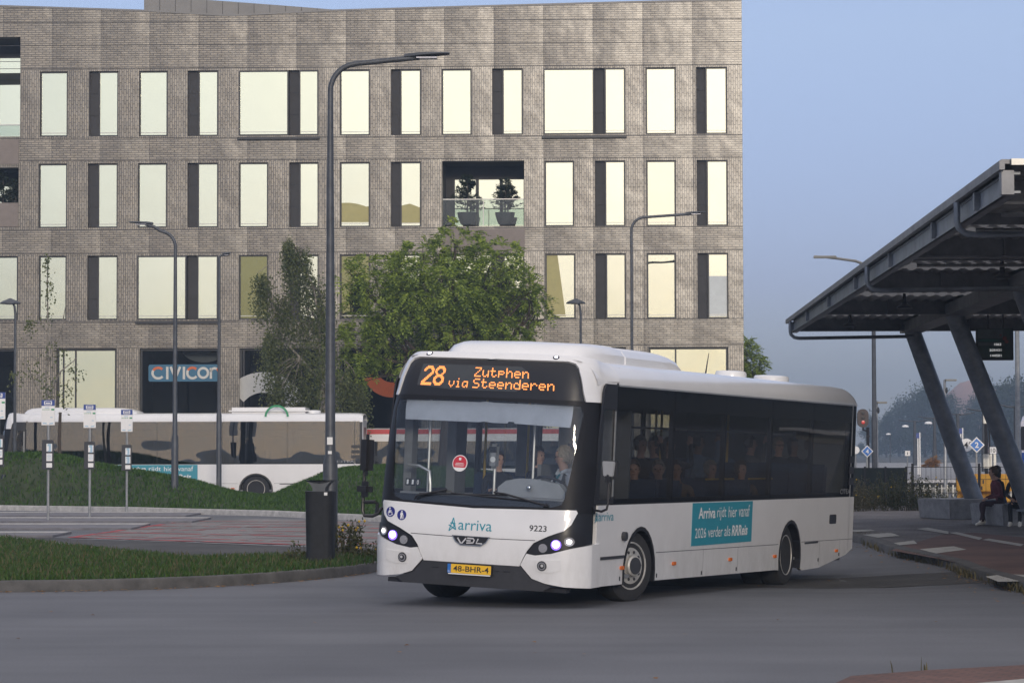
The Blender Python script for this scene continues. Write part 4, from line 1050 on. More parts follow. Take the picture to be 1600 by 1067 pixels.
    for sg in (1, -1):
        cor_ = [(.70, .67), (.80, .655), (1.0, .685), (1.22, .755), (W+.02, .80), (W+.30, .81), (W+.30, .30), (W, .295), (1.15, .305), (.93, .335), (.77, .385), (.63, .535)]
        if sg < 0: cor_ = mirror(cor_)
        bm = newbm(); panel(bm, cor_, [], SF, t=.018, back=-.03, step=st); bc = part('bumper_corner', bm, 'white')
        bm = newbm(); e = [(.80, .60), (1.12, .62), (1.12, .50), (.98, .46), (.84, .47)]; e = e if sg > 0 else mirror(e)
        panel(bm, e, [], SF, t=.026, back=.016, step=(.07, 0)); B('fog_lamp_recess', bm, 'white', bc)
        def disc(name, x, z, r, mt, par, w0=.03, w1=.05):
            q = newbm(); panel(q, circ(sg*x, z, r, 20), [], SF, t=w1, back=w0); return B(name, q, mt, par)
        fl = disc('fog_lamp', .895, .54, .058, 'ink', bc, .02, .032); 
        q = newbm(); panel(q, circ(sg*.895, .54, .046, 18), [], SF, t=.038, back=.03)
        flp = part('fog_lamp_lens', q, 'lens', None)
        q = newbm(); panel(q, circ(sg*.895, .54, .032, 16), [], SF, t=.040, back=.038); B('dark_ring', q, 'ink', flp)
        q = newbm(); panel(q, circ(sg*.90, .545, .017, 12), [], SF, t=.042, back=.040); B('lamp_core', q, 'silverprint', flp)
        q = newbm(); box(q, Vector((sg*1.0, .25, .255)), (.3, .12, .05)); part('towing_cover', q, 'ink')
        # headlamp cluster
        hl = [(.70, .69), (.80, .665), (1.0, .70), (1.22, .765), (W, .82), (W+.02, .90), (1.30, .93), (1.22, .93), (1.02, .885), (.84, .805)]; hl = hl if sg > 0 else mirror(hl)
        bm = newbm(); panel(bm, hl, [], SF, t=.002, back=-.012, step=st); hh = part('headlight_housing', bm, 'black')
        for x, z, r, mt, nm in ((.895, .745, .052, 'lens', 'indicator_lamp'), (1.05, .79, .060, 'headlit', 'headlight'), (1.19, .835, .052, 'sidelit', 'daytime_lamp')):
            q = newbm(); panel(q, circ(sg*x, z, r, 20), [], SF, t=.012, back=.002)
            lo = B(nm, q, 'purple' if nm == 'headlight' else 'lens', hh)
            q = newbm(); panel(q, circ(sg*x, z+(.008 if nm == 'headlight' else 0), r*(.68 if nm == 'headlight' else .55), 16), [], SF, t=.018, back=.012)
            B('lamp_core', q, mt, hh)
    # number plate
    pm = lambda u, z, w_: Vector((u, SF(0, .45, 0).y-.03-w_, z))
    bm = newbm(); panel(bm, rrect(-.285, .375, .285, .505, .012), [], pm, t=.012, back=-.03); pl = part('number_plate', bm, 'ink')
    bm = newbm(); panel(bm, rrect(-.235, .395, .278, .500, .008), [], pm, t=.016, back=.011); B('plate_field', bm, 'yellowplate', pl)
    bm = newbm(); panel(bm, rrect(-.28, .395, -.236, .500), [], pm, t=.016, back=.011); B('plate_band', bm, 'plateblue', pl)
    bm = newbm(); text(bm, '48-BHR-4', -.205, .415, .25, .482, pm, .018, .012); B('plate_characters', bm, 'ink', pl, recalc=False)
    bm = newbm(); text(bm, 'NL', -.272, .405, -.246, .425, pm, .018); panel(bm, rrect(-.27, .379, .27, .392), [], pm, t=.014, back=.011); B('plate_small_print', bm, 'paper', pl)
    # destination display and white header round it
    dis = [(-1.25, 2.475), (1.25, 2.475), (1.23, 2.6), (1.20, 2.86), (1.17, 2.905), (1.09, 2.925), (-1.09, 2.925), (-1.17, 2.905), (-1.20, 2.86), (-1.23, 2.6)]
    hdr = [(-W-.06, 2.47), (-W-.0, 2.47), (-1.262, 2.47), (-1.242, 2.6), (-1.212, 2.865), (-1.18, 2.915), (-1.095, 2.937), (1.095, 2.937), (1.18, 2.915), (1.212, 2.865), (1.242, 2.6), (1.262, 2.47), (W+.0, 2.47), (W+.06, 2.47), (W+.07, 2.58), (W+.11, 2.68), (W+.20, 2.725), (W+.50, 2.73), (W+.50, 2.925), (1.2, 3.0), (.6, 3.01), (-.6, 3.01), (-1.2, 3.0), (-W-.50, 2.925), (-W-.50, 2.73), (-W-.20, 2.725), (-W-.11, 2.68), (-W-.07, 2.58)]
    bm = newbm(); panel(bm, hdr, [], SF, t=.012, back=-.02, step=(.07, .06)); hw_ = part('front_header', bm, 'white')
    bm = newbm()
    for x in (-.98, .92): panel(bm, circ(x, 2.972, .045, 14, .020), [], SF, t=.02, back=.01)
    B('clearance_lamp', bm, 'ink', hw_)
    bm = newbm()
    for x in (-.98, .92): panel(bm, circ(x, 2.972, .022, 10, .010), [], SF, t=.024, back=.018)
    B('lamp_core', bm, 'headlit', hw_)
    bm = newbm(); panel(bm, dis, [], SF, t=-.004, back=-.02, step=(.1, .1)); dp = part('destination_display', bm, 'black')
    bm = newbm(); panel(bm, [(-.98, 2.60), (-.98, 2.86), (.45, 2.86), (.55, 2.80), (.58, 2.70), (.50, 2.60), (.40, 2.56), (-.5, 2.56)], [], SF, t=-.001, back=-.005, step=(.1, .1)); B('display_backing', bm, 'dispback', dp)
    bm = newbm()
    ledtext(bm, '28', -.93, -.61, 2.60, 2.835, SF); ledtext(bm, 'Zutphen', -.19, .56, 2.72, 2.835, SF); ledtext(bm, 'via', -.53, -.26, 2.585, 2.695, SF); ledtext(bm, 'Steenderen', -.19, .90, 2.585, 2.70, SF)
    B('display_text', bm, 'led', dp, recalc=False)
    # sun blind, wipers, stickers, things behind the screen
    IN = lambda d: (lambda u, z, w_: SF(u, z, -d+w_))
    bm = newbm(); panel(bm, [(-1.1, 2.19), (.30, 2.19), (.31, 2.21), (.38, 2.21), (.39, 2.19), (1.1, 2.17), (1.14, 2.43), (-1.14, 2.43)], [], IN(.06), t=0, back=-.01, step=(.1, .1)); part('sun_blind', bm, 'blind')
    bm = newbm()
    tube(bm, [SF(-.78, 1.235, .02), SF(-.74, 1.27, .05), SF(-.35, 1.36, .05)], .013, 6); tube(bm, [SF(-.72, 1.30, .035), SF(.42, 1.335, .03)], [.010, .012], 6)
    part('wiper', bm, 'ink')
    bm = newbm()
    tube(bm, [SF(.92, 1.235, .02), SF(.84, 1.25, .05), SF(.40, 1.345, .05), SF(.25, 1.36, .045)], .013, 6); tube(bm, [SF(-.30, 1.325, .035), SF(.72, 1.28, .03)], .010, 6); box(bm, SF(.88, 1.24, .05), (.07, .03, .03))
    part('wiper', bm, 'ink')
    bm = newbm(); panel(bm, circ(-.24, 1.685, .098, 28), [], SF, t=.003, back=-.001); sk = part('round_sticker', bm, 'paper')
    bm = newbm(); panel(bm, [(-.24+.088*math.cos(rad(a)), 1.685+.088*math.sin(rad(a))) for a in range(-35, 216, 10)], [], SF, t=.006, back=.002); B('sticker_red_field', bm, 'redsticker', sk)
    bm = newbm(); panel(bm, rrect(-.255, 1.72, -.225, 1.75, .006), [], SF, t=.008, back=.005)
    for z, a in ((1.685, .05), (1.67, .06), (1.655, .055)): ribbon(bm, [(-.24-a, z), (-.24+a, z)], .005, SF, .008)
    B('sticker_print', bm, 'paper', sk, recalc=False)
    bm = newbm()
    for k, x in enumerate((-.93, -.86, -.79)): panel(bm, rrect(x-.03, 1.395, x+.03, 1.48, .006), [], IN(.03), t=0, back=-.01)
    nt_ = part('run_number_tiles', bm, 'ink')
    bm = newbm()
    for s_, x in zip('110', (-.93, -.86, -.79)): text(bm, s_, x-.012, 1.41, x+.014, 1.465, IN(.03), .004, .01)
    B('run_number', bm, 'paper', nt_, recalc=False)
    # mirrors
    bm = newbm(); box(bm, (-1.42, .02, 1.73), (.17, .14, .50), bev=.065); mi = part('wing_mirror', bm, 'black')
    bm = newbm(); box(bm, (-1.44, .04, 1.32), (.21, .13, .19), bev=.06); B('wide_angle_mirror', bm, 'black', mi)
    bm = newbm(); tube(bm, [(-1.48, .10, 1.77), (-1.485, .1, 1.22), (-1.485, .1, 1.06), (-1.46, .1, 1.0), (-1.36, .12, 1.0), (-1.31, .16, 1.03), (-1.29, .22, 1.1)], .022, 8); tube(bm, [(-1.48, .1, 1.16), (-1.34, .12, 1.17), (-1.32, .16, 1.15), (-1.33, .16, 1.02)], .022, 8); box(bm, (-1.48, .08, 1.70), (.07, .1, .14), bev=.02); B('mirror_arm', bm, 'black', mi)
    bm = newbm(); box(bm, (1.575, .36, 1.69), (.15, .09, .22), bev=.025, taper=1.35); mi = part('wing_mirror', bm, 'dgrey')
    bm = newbm(); box(bm, (1.575, .30, 1.70), (.125, .03, .18), bev=.01, taper=1.3); B('mirror_back', bm, 'dash', mi)
    bm = newbm(); tube(bm, [(1.575, .3, 1.63), (1.585, .3, 1.30), (1.57, .3, 1.23), (1.50, .32, 1.20), (1.40, .36, 1.21), (1.37, .40, 1.24)], .015, 8); box(bm, (1.575, .29, 1.58), (.06, .08, .11), bev=.02); B('mirror_arm', bm, 'ink', mi)
    # --- interior
    bm = newbm(); box(bm, (0, 6.2, .38), (2.6, 11.2, .04)); box(bm, (0, 6.2, 2.66), (2.62, 11.0, .04)); box(bm, (0, 11.6, 1.5), (2.6, .1, 2.2)); part('floor_and_ceiling', bm, 'interior')
    bm = newbm(); panel(bm, [(-1.05, 0), (1.2, 0), (1.2, .32), (.95, .46), (.45, .46), (.3, .22), (-1.05, .18)], [], lambda u, v, w_: Vector((u, yfr(u, 1.25)+.10+v, 1.26+w_)), t=.06, back=-.5, step=(.15, 0)); part('dashboard', bm, 'interior')
    bm = newbm(); panel(bm, [(.14, 1.22), (.14, 1.42), (.24, 1.50), (.40, 1.535), (.62, 1.535), (.92, 1.49), (1.0, 1.40), (1.0, 1.22)], [], lambda u, v, w_: Vector((u, .40-w_, v)), t=.0, back=-.14); part('instrument_hood', bm, 'dash')
    bm = newbm(); sphere(bm, (.56, .36, 1.43), .035); part('dash_knob', bm, 'chrome')
    bm = newbm(); mt_ = Matrix.Translation((.66, .78, 1.42)) @ Matrix.Rotation(rad(-38), 4, 'X')
    pts = [mt_ @ Vector((.235*math.cos(a), .235*math.sin(a), 0)) for a in np.linspace(0, 2*math.pi, 25)]; tube(bm, pts, .017, 8, cap=False); tube(bm, [mt_ @ Vector((-.2, 0, 0)), mt_ @ Vector((.2, 0, 0))], .016, 6); tube(bm, [mt_ @ Vector((0, 0, 0)), mt_ @ Vector((0, 0, -.4))], .03, 6); part('steering_wheel', bm, 'ink')
    bm = newbm(); box(bm, (.72, 1.52, 1.40), (.50, .14, .75), bev=.06); box(bm, (.72, 1.25, 1.02), (.5, .5, .14), bev=.05); box(bm, (.72, 1.55, 1.90), (.3, .1, .22), bev=.04); part('driver_seat', bm, 'seatblue')
    bm = newbm(); box(bm, (.30, 1.75, 1.05), (.05, .9, 1.3)); box(bm, (.75, 1.98, 1.4), (.95, .04, 2.0)); part('cab_partition', bm, 'interior')
    for (x, y) in ((-1.0, .9), (-.98, 2.6), (.35, .98), (-.35, 2.5), (.35, 3.2), (-.35, 5.0), (.35, 5.6), (-.4, 7.5), (.4, 8.4)):
        bm = newbm(); tube(bm, [(x, y, .4), (x, y, 2.66)], .018, 8); part('handrail_pole', bm, 'silver' if y < 1.5 else 'yellowpole')
    bm = newbm(); tube(bm, [(-1.15, .62, 1.62), (-1.0, .62, 1.62), (-.86, .62, 1.56), (-.84, .62, 1.4), (-.84, .62, 1.0)], .022, 8); part('entrance_handrail', bm, 'silver')
    bm = newbm(); box(bm, (-.06, .72, 1.78), (.125, .06, .30), bev=.03); vd = part('card_reader', bm, 'dash')
    bm = newbm(); box(bm, (-.06, .685, 1.86), (.085, .012, .07)); B('reader_screen', bm, 'ink', vd)
    bm = newbm(); panel(bm, circ(-.06, 1.74, .035, 14), [], lambda u, v, w_: Vector((u, .688-w_, v)), t=.006, back=0); B('reader_button', bm, 'paper', vd)
    bm = newbm(); tube(bm, [(-.06, .76, .45), (-.06, .76, 1.75)], .02, 8); B('reader_post', bm, 'silver', vd)
    for k, y in enumerate((2.75, 3.65, 4.6, 5.6, 6.6, 7.6, 8.6, 9.6, 10.5)):
        for x in ((.62, 1.06), (-.62, -1.06)):
            if x[0] < 0 and y in (4.6, 5.6): continue
            for xx in x:
                bm = newbm(); zf = .40 if y < 7 else .62
                box(bm, (xx, y+.18, zf+.80), (.42, .09, .68), bev=.035, rot=Matrix.Rotation(rad(-8), 4, 'X')); box(bm, (xx, y-.05, zf+.45), (.42, .42, .08), bev=.03); box(bm, (xx, y, zf+.2), (.08, .3, .42))
                part('passenger_seat', bm, 'seatblue')
    bm = newbm()
    for x in (.6, -.6): tube(bm, [(x, 2.0, 2.2), (x, 11, 2.2)], .016, 6)
    part('ceiling_handrail', bm, 'silver')
    bm = newbm(); tube(bm, [(1.22, 5.0, 1.55), (1.22, 6.2, 1.55)], .014, 6); tube(bm, [(1.22, 6.9, 1.55), (1.22, 8.0, 1.55)], .014, 6); part('window_handrail', bm, 'yellowpole')
    # rear face of the instruments' cover for the right-hand entrance pillars
    bm = newbm(); box(bm, (-1.27, .95, 1.55), (.10, .16, 2.2)); box(bm, (-1.27, 2.35, 1.55), (.12, .34, 2.2)); box(bm, (-.55, 3.0, 1.7), (.30, .08, 1.9)); part('door_pillars', bm, 'interior')
    return root
def make_wheel(dual):
    q = newbm(); r = .445
    o = [(.30, -.14), (.385, -.145), (.43, -.125), (.443, -.09), (.445, 0), (.443, .09), (.43, .125), (.385, .145), (.30, .14)]
    mt_ = Matrix.Rotation(rad(90), 4, 'Y')
    if dual: o = o+[(.30, -.2), (.40, -.2)]; o = [(.30, -.46), (.385, -.465), (.43, -.445), (.445, -.41), (.445, -.22), (.43, -.18), (.38, -.16), (.43, -.135), (.445, -.1), (.445, .09), (.43, .125), (.385, .145), (.28, .14)]
    lathe(q, o, 40, mt_)
    t = obj('wheel', q, 'rubber')
    q = newbm()
    if dual: pr = [(.285, .135), (.292, .15), (.28, .15), (.262, .08), (.255, .02), (.20, .0), (.12, .0), (.11, .04), (.085, .05), (.08, .06), (.01, .06)]
    else: pr = [(.288, .12), (.295, .15), (.28, .152), (.262, .11), (.25, .105), (.235, .135), (.20, .15), (.145, .15), (.13, .155), (.128, .20), (.11, .215), (.01, .218)]
    lathe(q, pr, 32, mt_, close=False)
    rm = obj('rim', q, 'rim', t)
    q = newbm()
    for k in range(10):
        a = 2*math.pi*k/10
        if not dual:
            sphere(q, (.152, .172*math.cos(a), .172*math.sin(a)), .02, sc=(.8, 1, 1), seg=8)
        else: sphere(q, (.005, .16*math.cos(a), .16*math.sin(a)), .018, seg=8)
    obj('wheel_bolts', q, 'dgrey', t)
    if not dual:
        q = newbm()
        for k in range(10):
            a = 2*math.pi*(k+.5)/10; b2 = Matrix.Translation((.125, .215*math.cos(a), .215*math.sin(a)))@Matrix.Rotation(rad(90), 4, 'Y'); lathe(q, [(.028, -.02), (.028, .003)], 10, b2)
        obj('hand_hole', q, 'ink', t)
        q = newbm(); lathe(q, [(.105, .214), (.105, .222), (.02, .226)], 20, mt_); obj('hub_cap', q, 'dgrey', t)
    return t
BO = Vector((-0.51976856, 31.40135493, 0)); BROT = rad(-22.5)
BM = Matrix.Translation(BO) @ Matrix.Rotation(BROT, 4, 'Z')
bus = make_bus(); bus.location = BO; bus.rotation_euler = (0, 0, BROT)
tag(bus, 'white single deck city bus turning in the foreground with lit orange 28 display', 'bus', 'buses')
wf, wr = make_wheel(False), make_wheel(True)
def wheels(root, steer, follow=True):
    lst = []
    for i, (x, y, src, sg) in enumerate(((1.17, 2.05, wf, 1), (-1.17, 2.05, wf, -1), (1.19, 8.53, wr, 1), (-1.19, 8.53, wr, -1))):
        t = copy_tree(src, root); p = root.matrix_basis @ Vector((x, y, 0)) if follow else None
        z = (g(p.x, p.y) if follow else 0)+.435
        st_ = steer if i < 2 else 0
        t.location = (x, y, z); t.rotation_euler = (0, 0, rad(st_)+(math.pi if sg < 0 else 0)); lst.append(t)
    return lst
wheels(bus, -19)
# the two buses standing behind the mounds share the body of the first
M['tint2'] = glass('bright_reflecting_side_glass', (0.30, 0.29, 0.27), ior=2.5, warp=0.05)
def parked(x0, y0, s, lab, skip, sy=1.0):
    c = copy_tree(bus, None, skip=('wheel',)+skip)
    c.location = (x0, y0, 0); c.rotation_euler = (0, 0, rad(-90)); c.scale = (s, s*sy, s)
    for ch in c.children:
        ch.matrix_local = Matrix.Identity(4)
        if ch.name.split('.')[0] in ('side_window',):
            ch.material_slots[0].link = 'OBJECT'; ch.material_slots[0].material = M['tint2']
    wheels(c, 0, False); tag(c, lab, 'bus', 'buses'); return c
bus2 = parked(P(567, 700, 94).x-12*1.09, 94+W*1.05, 1.05, 'white city bus standing behind the grass mounds, its teal poster half hidden by grass', (), 1.09/1.05)
bus3 = parked(P(452, 700, 99.5).x, 99.5+W*.88, 0.88, 'white bus with a red roof stripe, seen beyond the windscreen of the turning bus', ('roof_pod', 'roof_vent', 'aerial', 'teal_poster'))
for nm, z0, z1, mt in (('red_roof_stripe', 2.735, 2.935, 'red'), ('white_roof_stripe', 2.43, 2.73, 'white')):
    bm = newbm(); panel(bm, rrect(.7, z0, 11.95, z1), [], side_map(1), t=.03, back=.005); obj(nm, bm, mt, bus3)
for o in D.objects: pass
bm = newbm(); ribbon(bm, arc(9.2, 2.86, .36, 0, 180, 20), .07, side_map(1), -.02); 
o = obj('green_roof_ring', bm, 'stopgreen', bus2, recalc=False)
for o in (wf, wr):
    for c in list(o.children): D.objects.remove(c)
    D.objects.remove(o)
# bus 2 carries a second pod over its rear
bm = newbm(); box(bm, (0, 8.9, 3.06), (2.1, 2.6, .24), bev=.1); obj('roof_pod', bm, 'white', bus2)

# ------------------------------------------------------------------ people
def skinmesh(nodes, edges, levels):
    """nodes: name -> (co, radius); one continuous skinned surface"""
    names = list(nodes); ix = {n: i for i, n in enumerate(names)}
    me = D.meshes.new('sk'); me.from_pydata([tuple(nodes[n][0]) for n in names], [(ix[a], ix[b]) for a, b in edges], [])
    o = D.objects.new('sk', me); COL.objects.link(o)
    sk = o.modifiers.new('s', 'SKIN'); sk.use_smooth_shade = True
    sv = me.skin_vertices[0].data
    for i, n in enumerate(names):
        r_ = nodes[n][1]; sv[i].radius = r_ if isinstance(r_, tuple) else (r_, r_)
        sv[i].use_root = (n == 'pelvis')
    if levels:
        ss = o.modifiers.new('d', 'SUBSURF'); ss.levels = levels; ss.render_levels = levels
    bpy.context.view_layer.update()
    res = D.meshes.new_from_object(o.evaluated_get(bpy.context.evaluated_depsgraph_get()))
    D.objects.remove(o); D.meshes.remove(me); return res
def person(label, loc, rotz, pose='stand', top='blackc', legs='jeans', shoes='shoed', skin='skin', hair='hairdark', lean=0.0, arms='down', head=0.0, scale=0.95, group=None, extras=(), levels=1, long_hair=False):
    V3 = Vector; n = {}; e = []
    sit = pose == 'sit'
    hp = V3((0, 0, 0.53 if sit else 0.93))
    def T(x, y, z):    # torso point above the pelvis, leaning forward (-y)
        return hp + V3((x, y*math.cos(lean)-z*math.sin(lean), z*math.cos(lean)+y*math.sin(lean)))
    n['pelvis'] = (hp, (.150, .105)); n['waist'] = (T(0, .005, .17), (.130, .095)); n['chest'] = (T(0, .0, .36), (.155, .11)); n['collar'] = (T(0, .005, .49), (.085, .07)); n['neck'] = (T(0, -.008, .565), .052)
    e += [('pelvis', 'waist'), ('waist', 'chest'), ('chest', 'collar'), ('collar', 'neck')]
    H = Matrix.Translation(T(0, -.012, .565)) @ Matrix.Rotation(head, 4, 'Z')
    hd = lambda x, y, z: (H @ V3((x, y, z)))
    for nm, p, r_ in (('jaw', (0, -.022, .075), (.060, .068)), ('face', (0, -.012, .145), (.076, .090)), ('crown', (0, .0, .215), (.066, .078)), ('nose', (0, -.112, .118), .013)): n[nm] = (hd(*p), r_)
    e += [('neck', 'jaw'), ('jaw', 'face'), ('face', 'crown'), ('face', 'nose')]
    for s, S_ in ((1, 'l'), (-1, 'r')):
        n['ear'+S_] = (hd(s*.086, .012, .125), .016); e.append(('face', 'ear'+S_))
        sh = T(s*.185, .005, .44); n['sho'+S_] = (sh, .066)
        if arms == 'down': el, wr_ = sh+V3((s*.05, .02, -.28)), sh+V3((s*.055, -.05, -.52))
        elif arms == 'lap': el, wr_ = sh+V3((s*.07, .03, -.26)), hp+V3((s*.10, -.30, .10))
        elif arms == 'wheel': el, wr_ = sh+V3((s*.06, -.12, -.24)), sh+V3((s*.02, -.37, -.17))
        elif arms == 'rail': el, wr_ = (sh+V3((s*.12, -.16, -.04)), sh+V3((s*.05, -.22, .26))) if s > 0 else (sh+V3((s*.05, .02, -.28)), sh+V3((s*.055, -.05, -.52)))
        else: el, wr_ = sh+V3((s*.05, -.07, -.27)), sh+V3((-s*.03, -.27, -.20))
        n['elb'+S_] = (el, .044); n['wri'+S_] = (wr_, .031)
        e += [('chest', 'sho'+S_), ('sho'+S_, 'elb'+S_), ('elb'+S_, 'wri'+S_)]
        d = (wr_-el).normalized(); sd = d.cross(V3((0, 0, 1))); sd = sd.normalized() if sd.length > .05 else V3((0, 1, 0)); dn = d.cross(sd).normalized()
        if dn.z > 0: dn = -dn
        pa = wr_+d*.075; n['palm'+S_] = (pa, (.036, .022)); e.append(('wri'+S_, 'palm'+S_))
        for k, ln in enumerate((.062, .072, .068, .052)):
            b = pa+sd*(.028-.019*k)+d*.018; c = b+d*ln*.55+dn*.008; t = c+d*ln*.35+dn*ln*.45
            for q, p, r_ in (('a', b, .0105), ('b', c, .0095), ('c', t, .008)): n[f'f{k}{q}{S_}'] = (p, r_)
            e += [('palm'+S_, f'f{k}a{S_}'), (f'f{k}a{S_}', f'f{k}b{S_}'), (f'f{k}b{S_}', f'f{k}c{S_}')]
        b = wr_+d*.035+sd*.038; c = b+d*.03+sd*.018+dn*.012; n['tha'+S_] = (b, .012); n['thb'+S_] = (c, .0095); e += [('wri'+S_, 'tha'+S_), ('tha'+S_, 'thb'+S_)]
        hi = hp+V3((s*.095, -.01, -.05))
        if sit: kn = hp+V3((s*.11, -.44, -.02)); an = kn+V3((s*.0, -.06+.14*(s < 0), -.42))
        else: kn = hp+V3((s*.105, -.02, -.45)); an = hp+V3((s*.11, .02, -.85))
        n['hip'+S_] = (hi, .098); n['kne'+S_] = (kn, .060); n['ank'+S_] = (an, .043); n['hee'+S_] = (an+V3((0, .03, -.045)), .035); n['toe'+S_] = (an+V3((s*.02, -.16, -.055)), (.042, .028))
        e += [('pelvis', 'hip'+S_), ('hip'+S_, 'kne'+S_), ('kne'+S_, 'ank'+S_), ('ank'+S_, 'hee'+S_), ('ank'+S_, 'toe'+S_)]
    me = skinmesh(n, e, levels)
    mats = [top, legs, shoes, skin]
    for q in mats: me.materials.append(M[q])
    def zone(nm):
        if nm[:3] in ('hip', 'kne') or nm == 'pelvis': return 1
        if nm[:3] in ('ank', 'hee', 'toe'): return 2
        if nm in ('neck', 'jaw', 'face', 'crown', 'nose') or nm[:3] == 'ear' or nm[:4] == 'palm' or nm[:2] in ('th', 'f0', 'f1', 'f2', 'f3'): return 3
        return 0
    names = list(n); pos = np.array([tuple(n[q][0]) for q in names])
    segs = [(pos[names.index(a)], pos[names.index(b)], a, b) for a, b in e]
    A_ = np.array([s_[0] for s_ in segs]); B_ = np.array([s_[1] for s_ in segs]); AB = B_-A_; L2 = (AB**2).sum(1)
    zc = np.array([[zone(s_[2]), zone(s_[3])] for s_ in segs])
    cut = np.array([.93 if s_[3][:3] == 'ank' else .55 if s_[3][:4] == 'neck' else .85 if s_[3][:3] == 'hip' else .5 for s_ in segs])
    for p in me.polygons:
        c = np.array(p.center); t = np.clip(((c-A_)*AB).sum(1)/L2, 0, 1); dd = ((A_+AB*t[:, None]-c)**2).sum(1); k = int(dd.argmin())
        p.material_index = int(zc[k, 1] if t[k] > cut[k] else zc[k, 0]); p.use_smooth = True
    o = D.objects.new('person', me); COL.objects.link(o)
    o.location = loc; o.rotation_euler = (0, 0, rotz); o.scale = (scale,)*3
    tag(o, label, 'person', group)
    def sub(nm, bm, mt): return obj(nm, bm, mt, o)
    bm = newbm()                                       # hair: a cap over skull and nape, cut away at the face
    b2 = bmesh.new(); bmesh.ops.create_uvsphere(b2, u_segments=20, v_segments=14, radius=1)
    for v in b2.verts:
        wob = 1+.06*math.sin(v.co.x*9+v.co.z*7)+.04*math.sin(v.co.y*13)
        v.co = Vector((v.co.x*.094*wob, v.co.y*.112*wob+.012, v.co.z*.118*wob+.158))
    kill = [f for f in b2.faces if (lambda c: (c.y < -.045 and c.z < .215) or (c.z < (.02 if long_hair else .085) and c.y < .03) or c.z < (-.2 if long_hair else .06))(f.calc_center_median())]
    bmesh.ops.delete(b2, geom=kill, context='FACES')
    if long_hair:
        for v in b2.verts:
            if v.co.z < .1: v.co.z -= (0.1-v.co.z)*1.6; v.co.y += .02
    join(bm, b2, H); sub('hair', bm, hair)
    if not skin == 'none':
        bm = newbm()
        for s in (1, -1): sphere(bm, H @ V3((s*.033, -.092, .135)), .011, seg=8)
        sub('eyes', bm, 'ink')
        bm = newbm(); tube(bm, [H @ V3((-.024, -.085, .072)), H @ V3((0, -.092, .074)), H @ V3((.024, -.085, .072))], .006, 6, flat=.7); sub('mouth', bm, mat('lips', (.35, .14, .12), .5, var=0) if 'lips' not in D.materials else D.materials['lips'])
    if 'sunglasses' in extras or 'glasses' in extras:
        bm = newbm()
        for s in (1, -1):
            lathe(bm, [(.026, -.004), (.026, .004)], 14, H @ Matrix.Translation((s*.034, -.106, .135)) @ Matrix.Rotation(rad(90), 4, 'X')) if 'sunglasses' in extras else tube(bm, [H @ V3((s*.034+.024*math.cos(a), -.106, .135+.02*math.sin(a))) for a in np.linspace(0, 6.28, 14)], .003, 5)
            tube(bm, [H @ V3((s*.06, -.10, .138)), H @ V3((s*.088, -.02, .138)), H @ V3((s*.088, .02, .13))], .004, 5)
        tube(bm, [H @ V3((-.015, -.112, .138)), H @ V3((.015, -.112, .138))], .004, 5); sub('glasses', bm, 'ink')
    if 'vest' in extras:
        bm = newbm()
        for s in (1, -1):
            b2 = [(s*.02, -.125, .12), (s*.16, -.10, .12), (s*.165, -.105, .30), (s*.135, -.075, .475), (s*.075, -.065, .50), (s*.05, -.125, .32)]
            vv = [bm.verts.new(T(*q)) for q in b2]; bm.faces.new(vv)
            b2 = [(s*.075, -.065, .50), (s*.135, -.075, .475), (s*.14, .10, .46), (s*.06, .10, .50)]; bm.faces.new([bm.verts.new(T(*q)) for q in b2])
        bmesh.ops.solidify(bm, geom=bm.faces[:], thickness=.015); sub('waistcoat', bm, 'vest')
        bm = newbm(); bmx = [(-.07, -.06, .53), (.0, -.135, .40), (.07, -.06, .53), (.055, -.09, .53), (0, -.125, .45), (-.055, -.09, .53)]
        bm.faces.new([bm.verts.new(T(*q)) for q in bmx]); bmesh.ops.solidify(bm, geom=bm.faces[:], thickness=.012); sub('scarf', bm, 'tealc')
        bm = newbm()
        for s in (1, -1): tube(bm, [T(s*.02, -.10, .50), T(s*.09, -.03, .535), T(s*.05, .07, .54)], [.018, .024, .02], 6)
        sub('shirt_collar', bm, 'shirt')
    return o
def inbus(x, y, z): return BM @ (BODY @ Vector((x, y, z)))
GP = 'passengers seen through the dark side windows of the turning bus'
person('bus driver with grey blond hair, sunglasses, white shirt and dark waistcoat at the wheel', inbus(.74, 1.22, .58), BROT+rad(-38), 'sit', 'shirt', 'blackc', hair='hairgrey', arms='wheel', head=rad(-42), scale=1.0, extras=('sunglasses', 'vest'), levels=2, lean=.05)
person('passenger in black with a dark hood standing beside the card reader at the bus front', inbus(-.12, 1.15, .40), BROT+rad(30), 'stand', 'blackc', 'blackc', hair='hairdark', arms='fold', head=rad(20), scale=.82, long_hair=True)
person('passenger in dark coat standing beside the driver and turned towards her', inbus(.20, 1.65, .40), BROT+rad(70), 'stand', 'blackc', 'blackc', hair='hairdark', arms='fold', scale=.86, long_hair=True)
def bus_y(px, x):
    Bm = (BROT_M @ BODY.to_3x3()); d = Bm.transposed() @ ray(px, 720); o_ = Bm.transposed() @ (CAM-BO); t = (x-o_.x)/d.x; return (o_+d*t).y
BROT_M = Matrix.Rotation(BROT, 3, 'Z')
seated = [(998, 'maroon', 'hairbrown', 'skin', 'passenger in maroon seated at the front of the bus, near the mirror'), (1036, 'greyc', 'hairgrey', 'skin', 'grey haired passenger seated low behind the driver section'), (1064, 'brownc', 'hairdark', 'skind', 'dark haired passenger in brown seated left of the yellow pole'), (1117, 'blackc', 'hairgrey', 'skin', 'seated passenger with white grey hair looking out of the bus above the teal poster'), (1164, 'brownc', 'hairbrown', 'skin', 'brown haired passenger seated above the right end of the teal poster')]
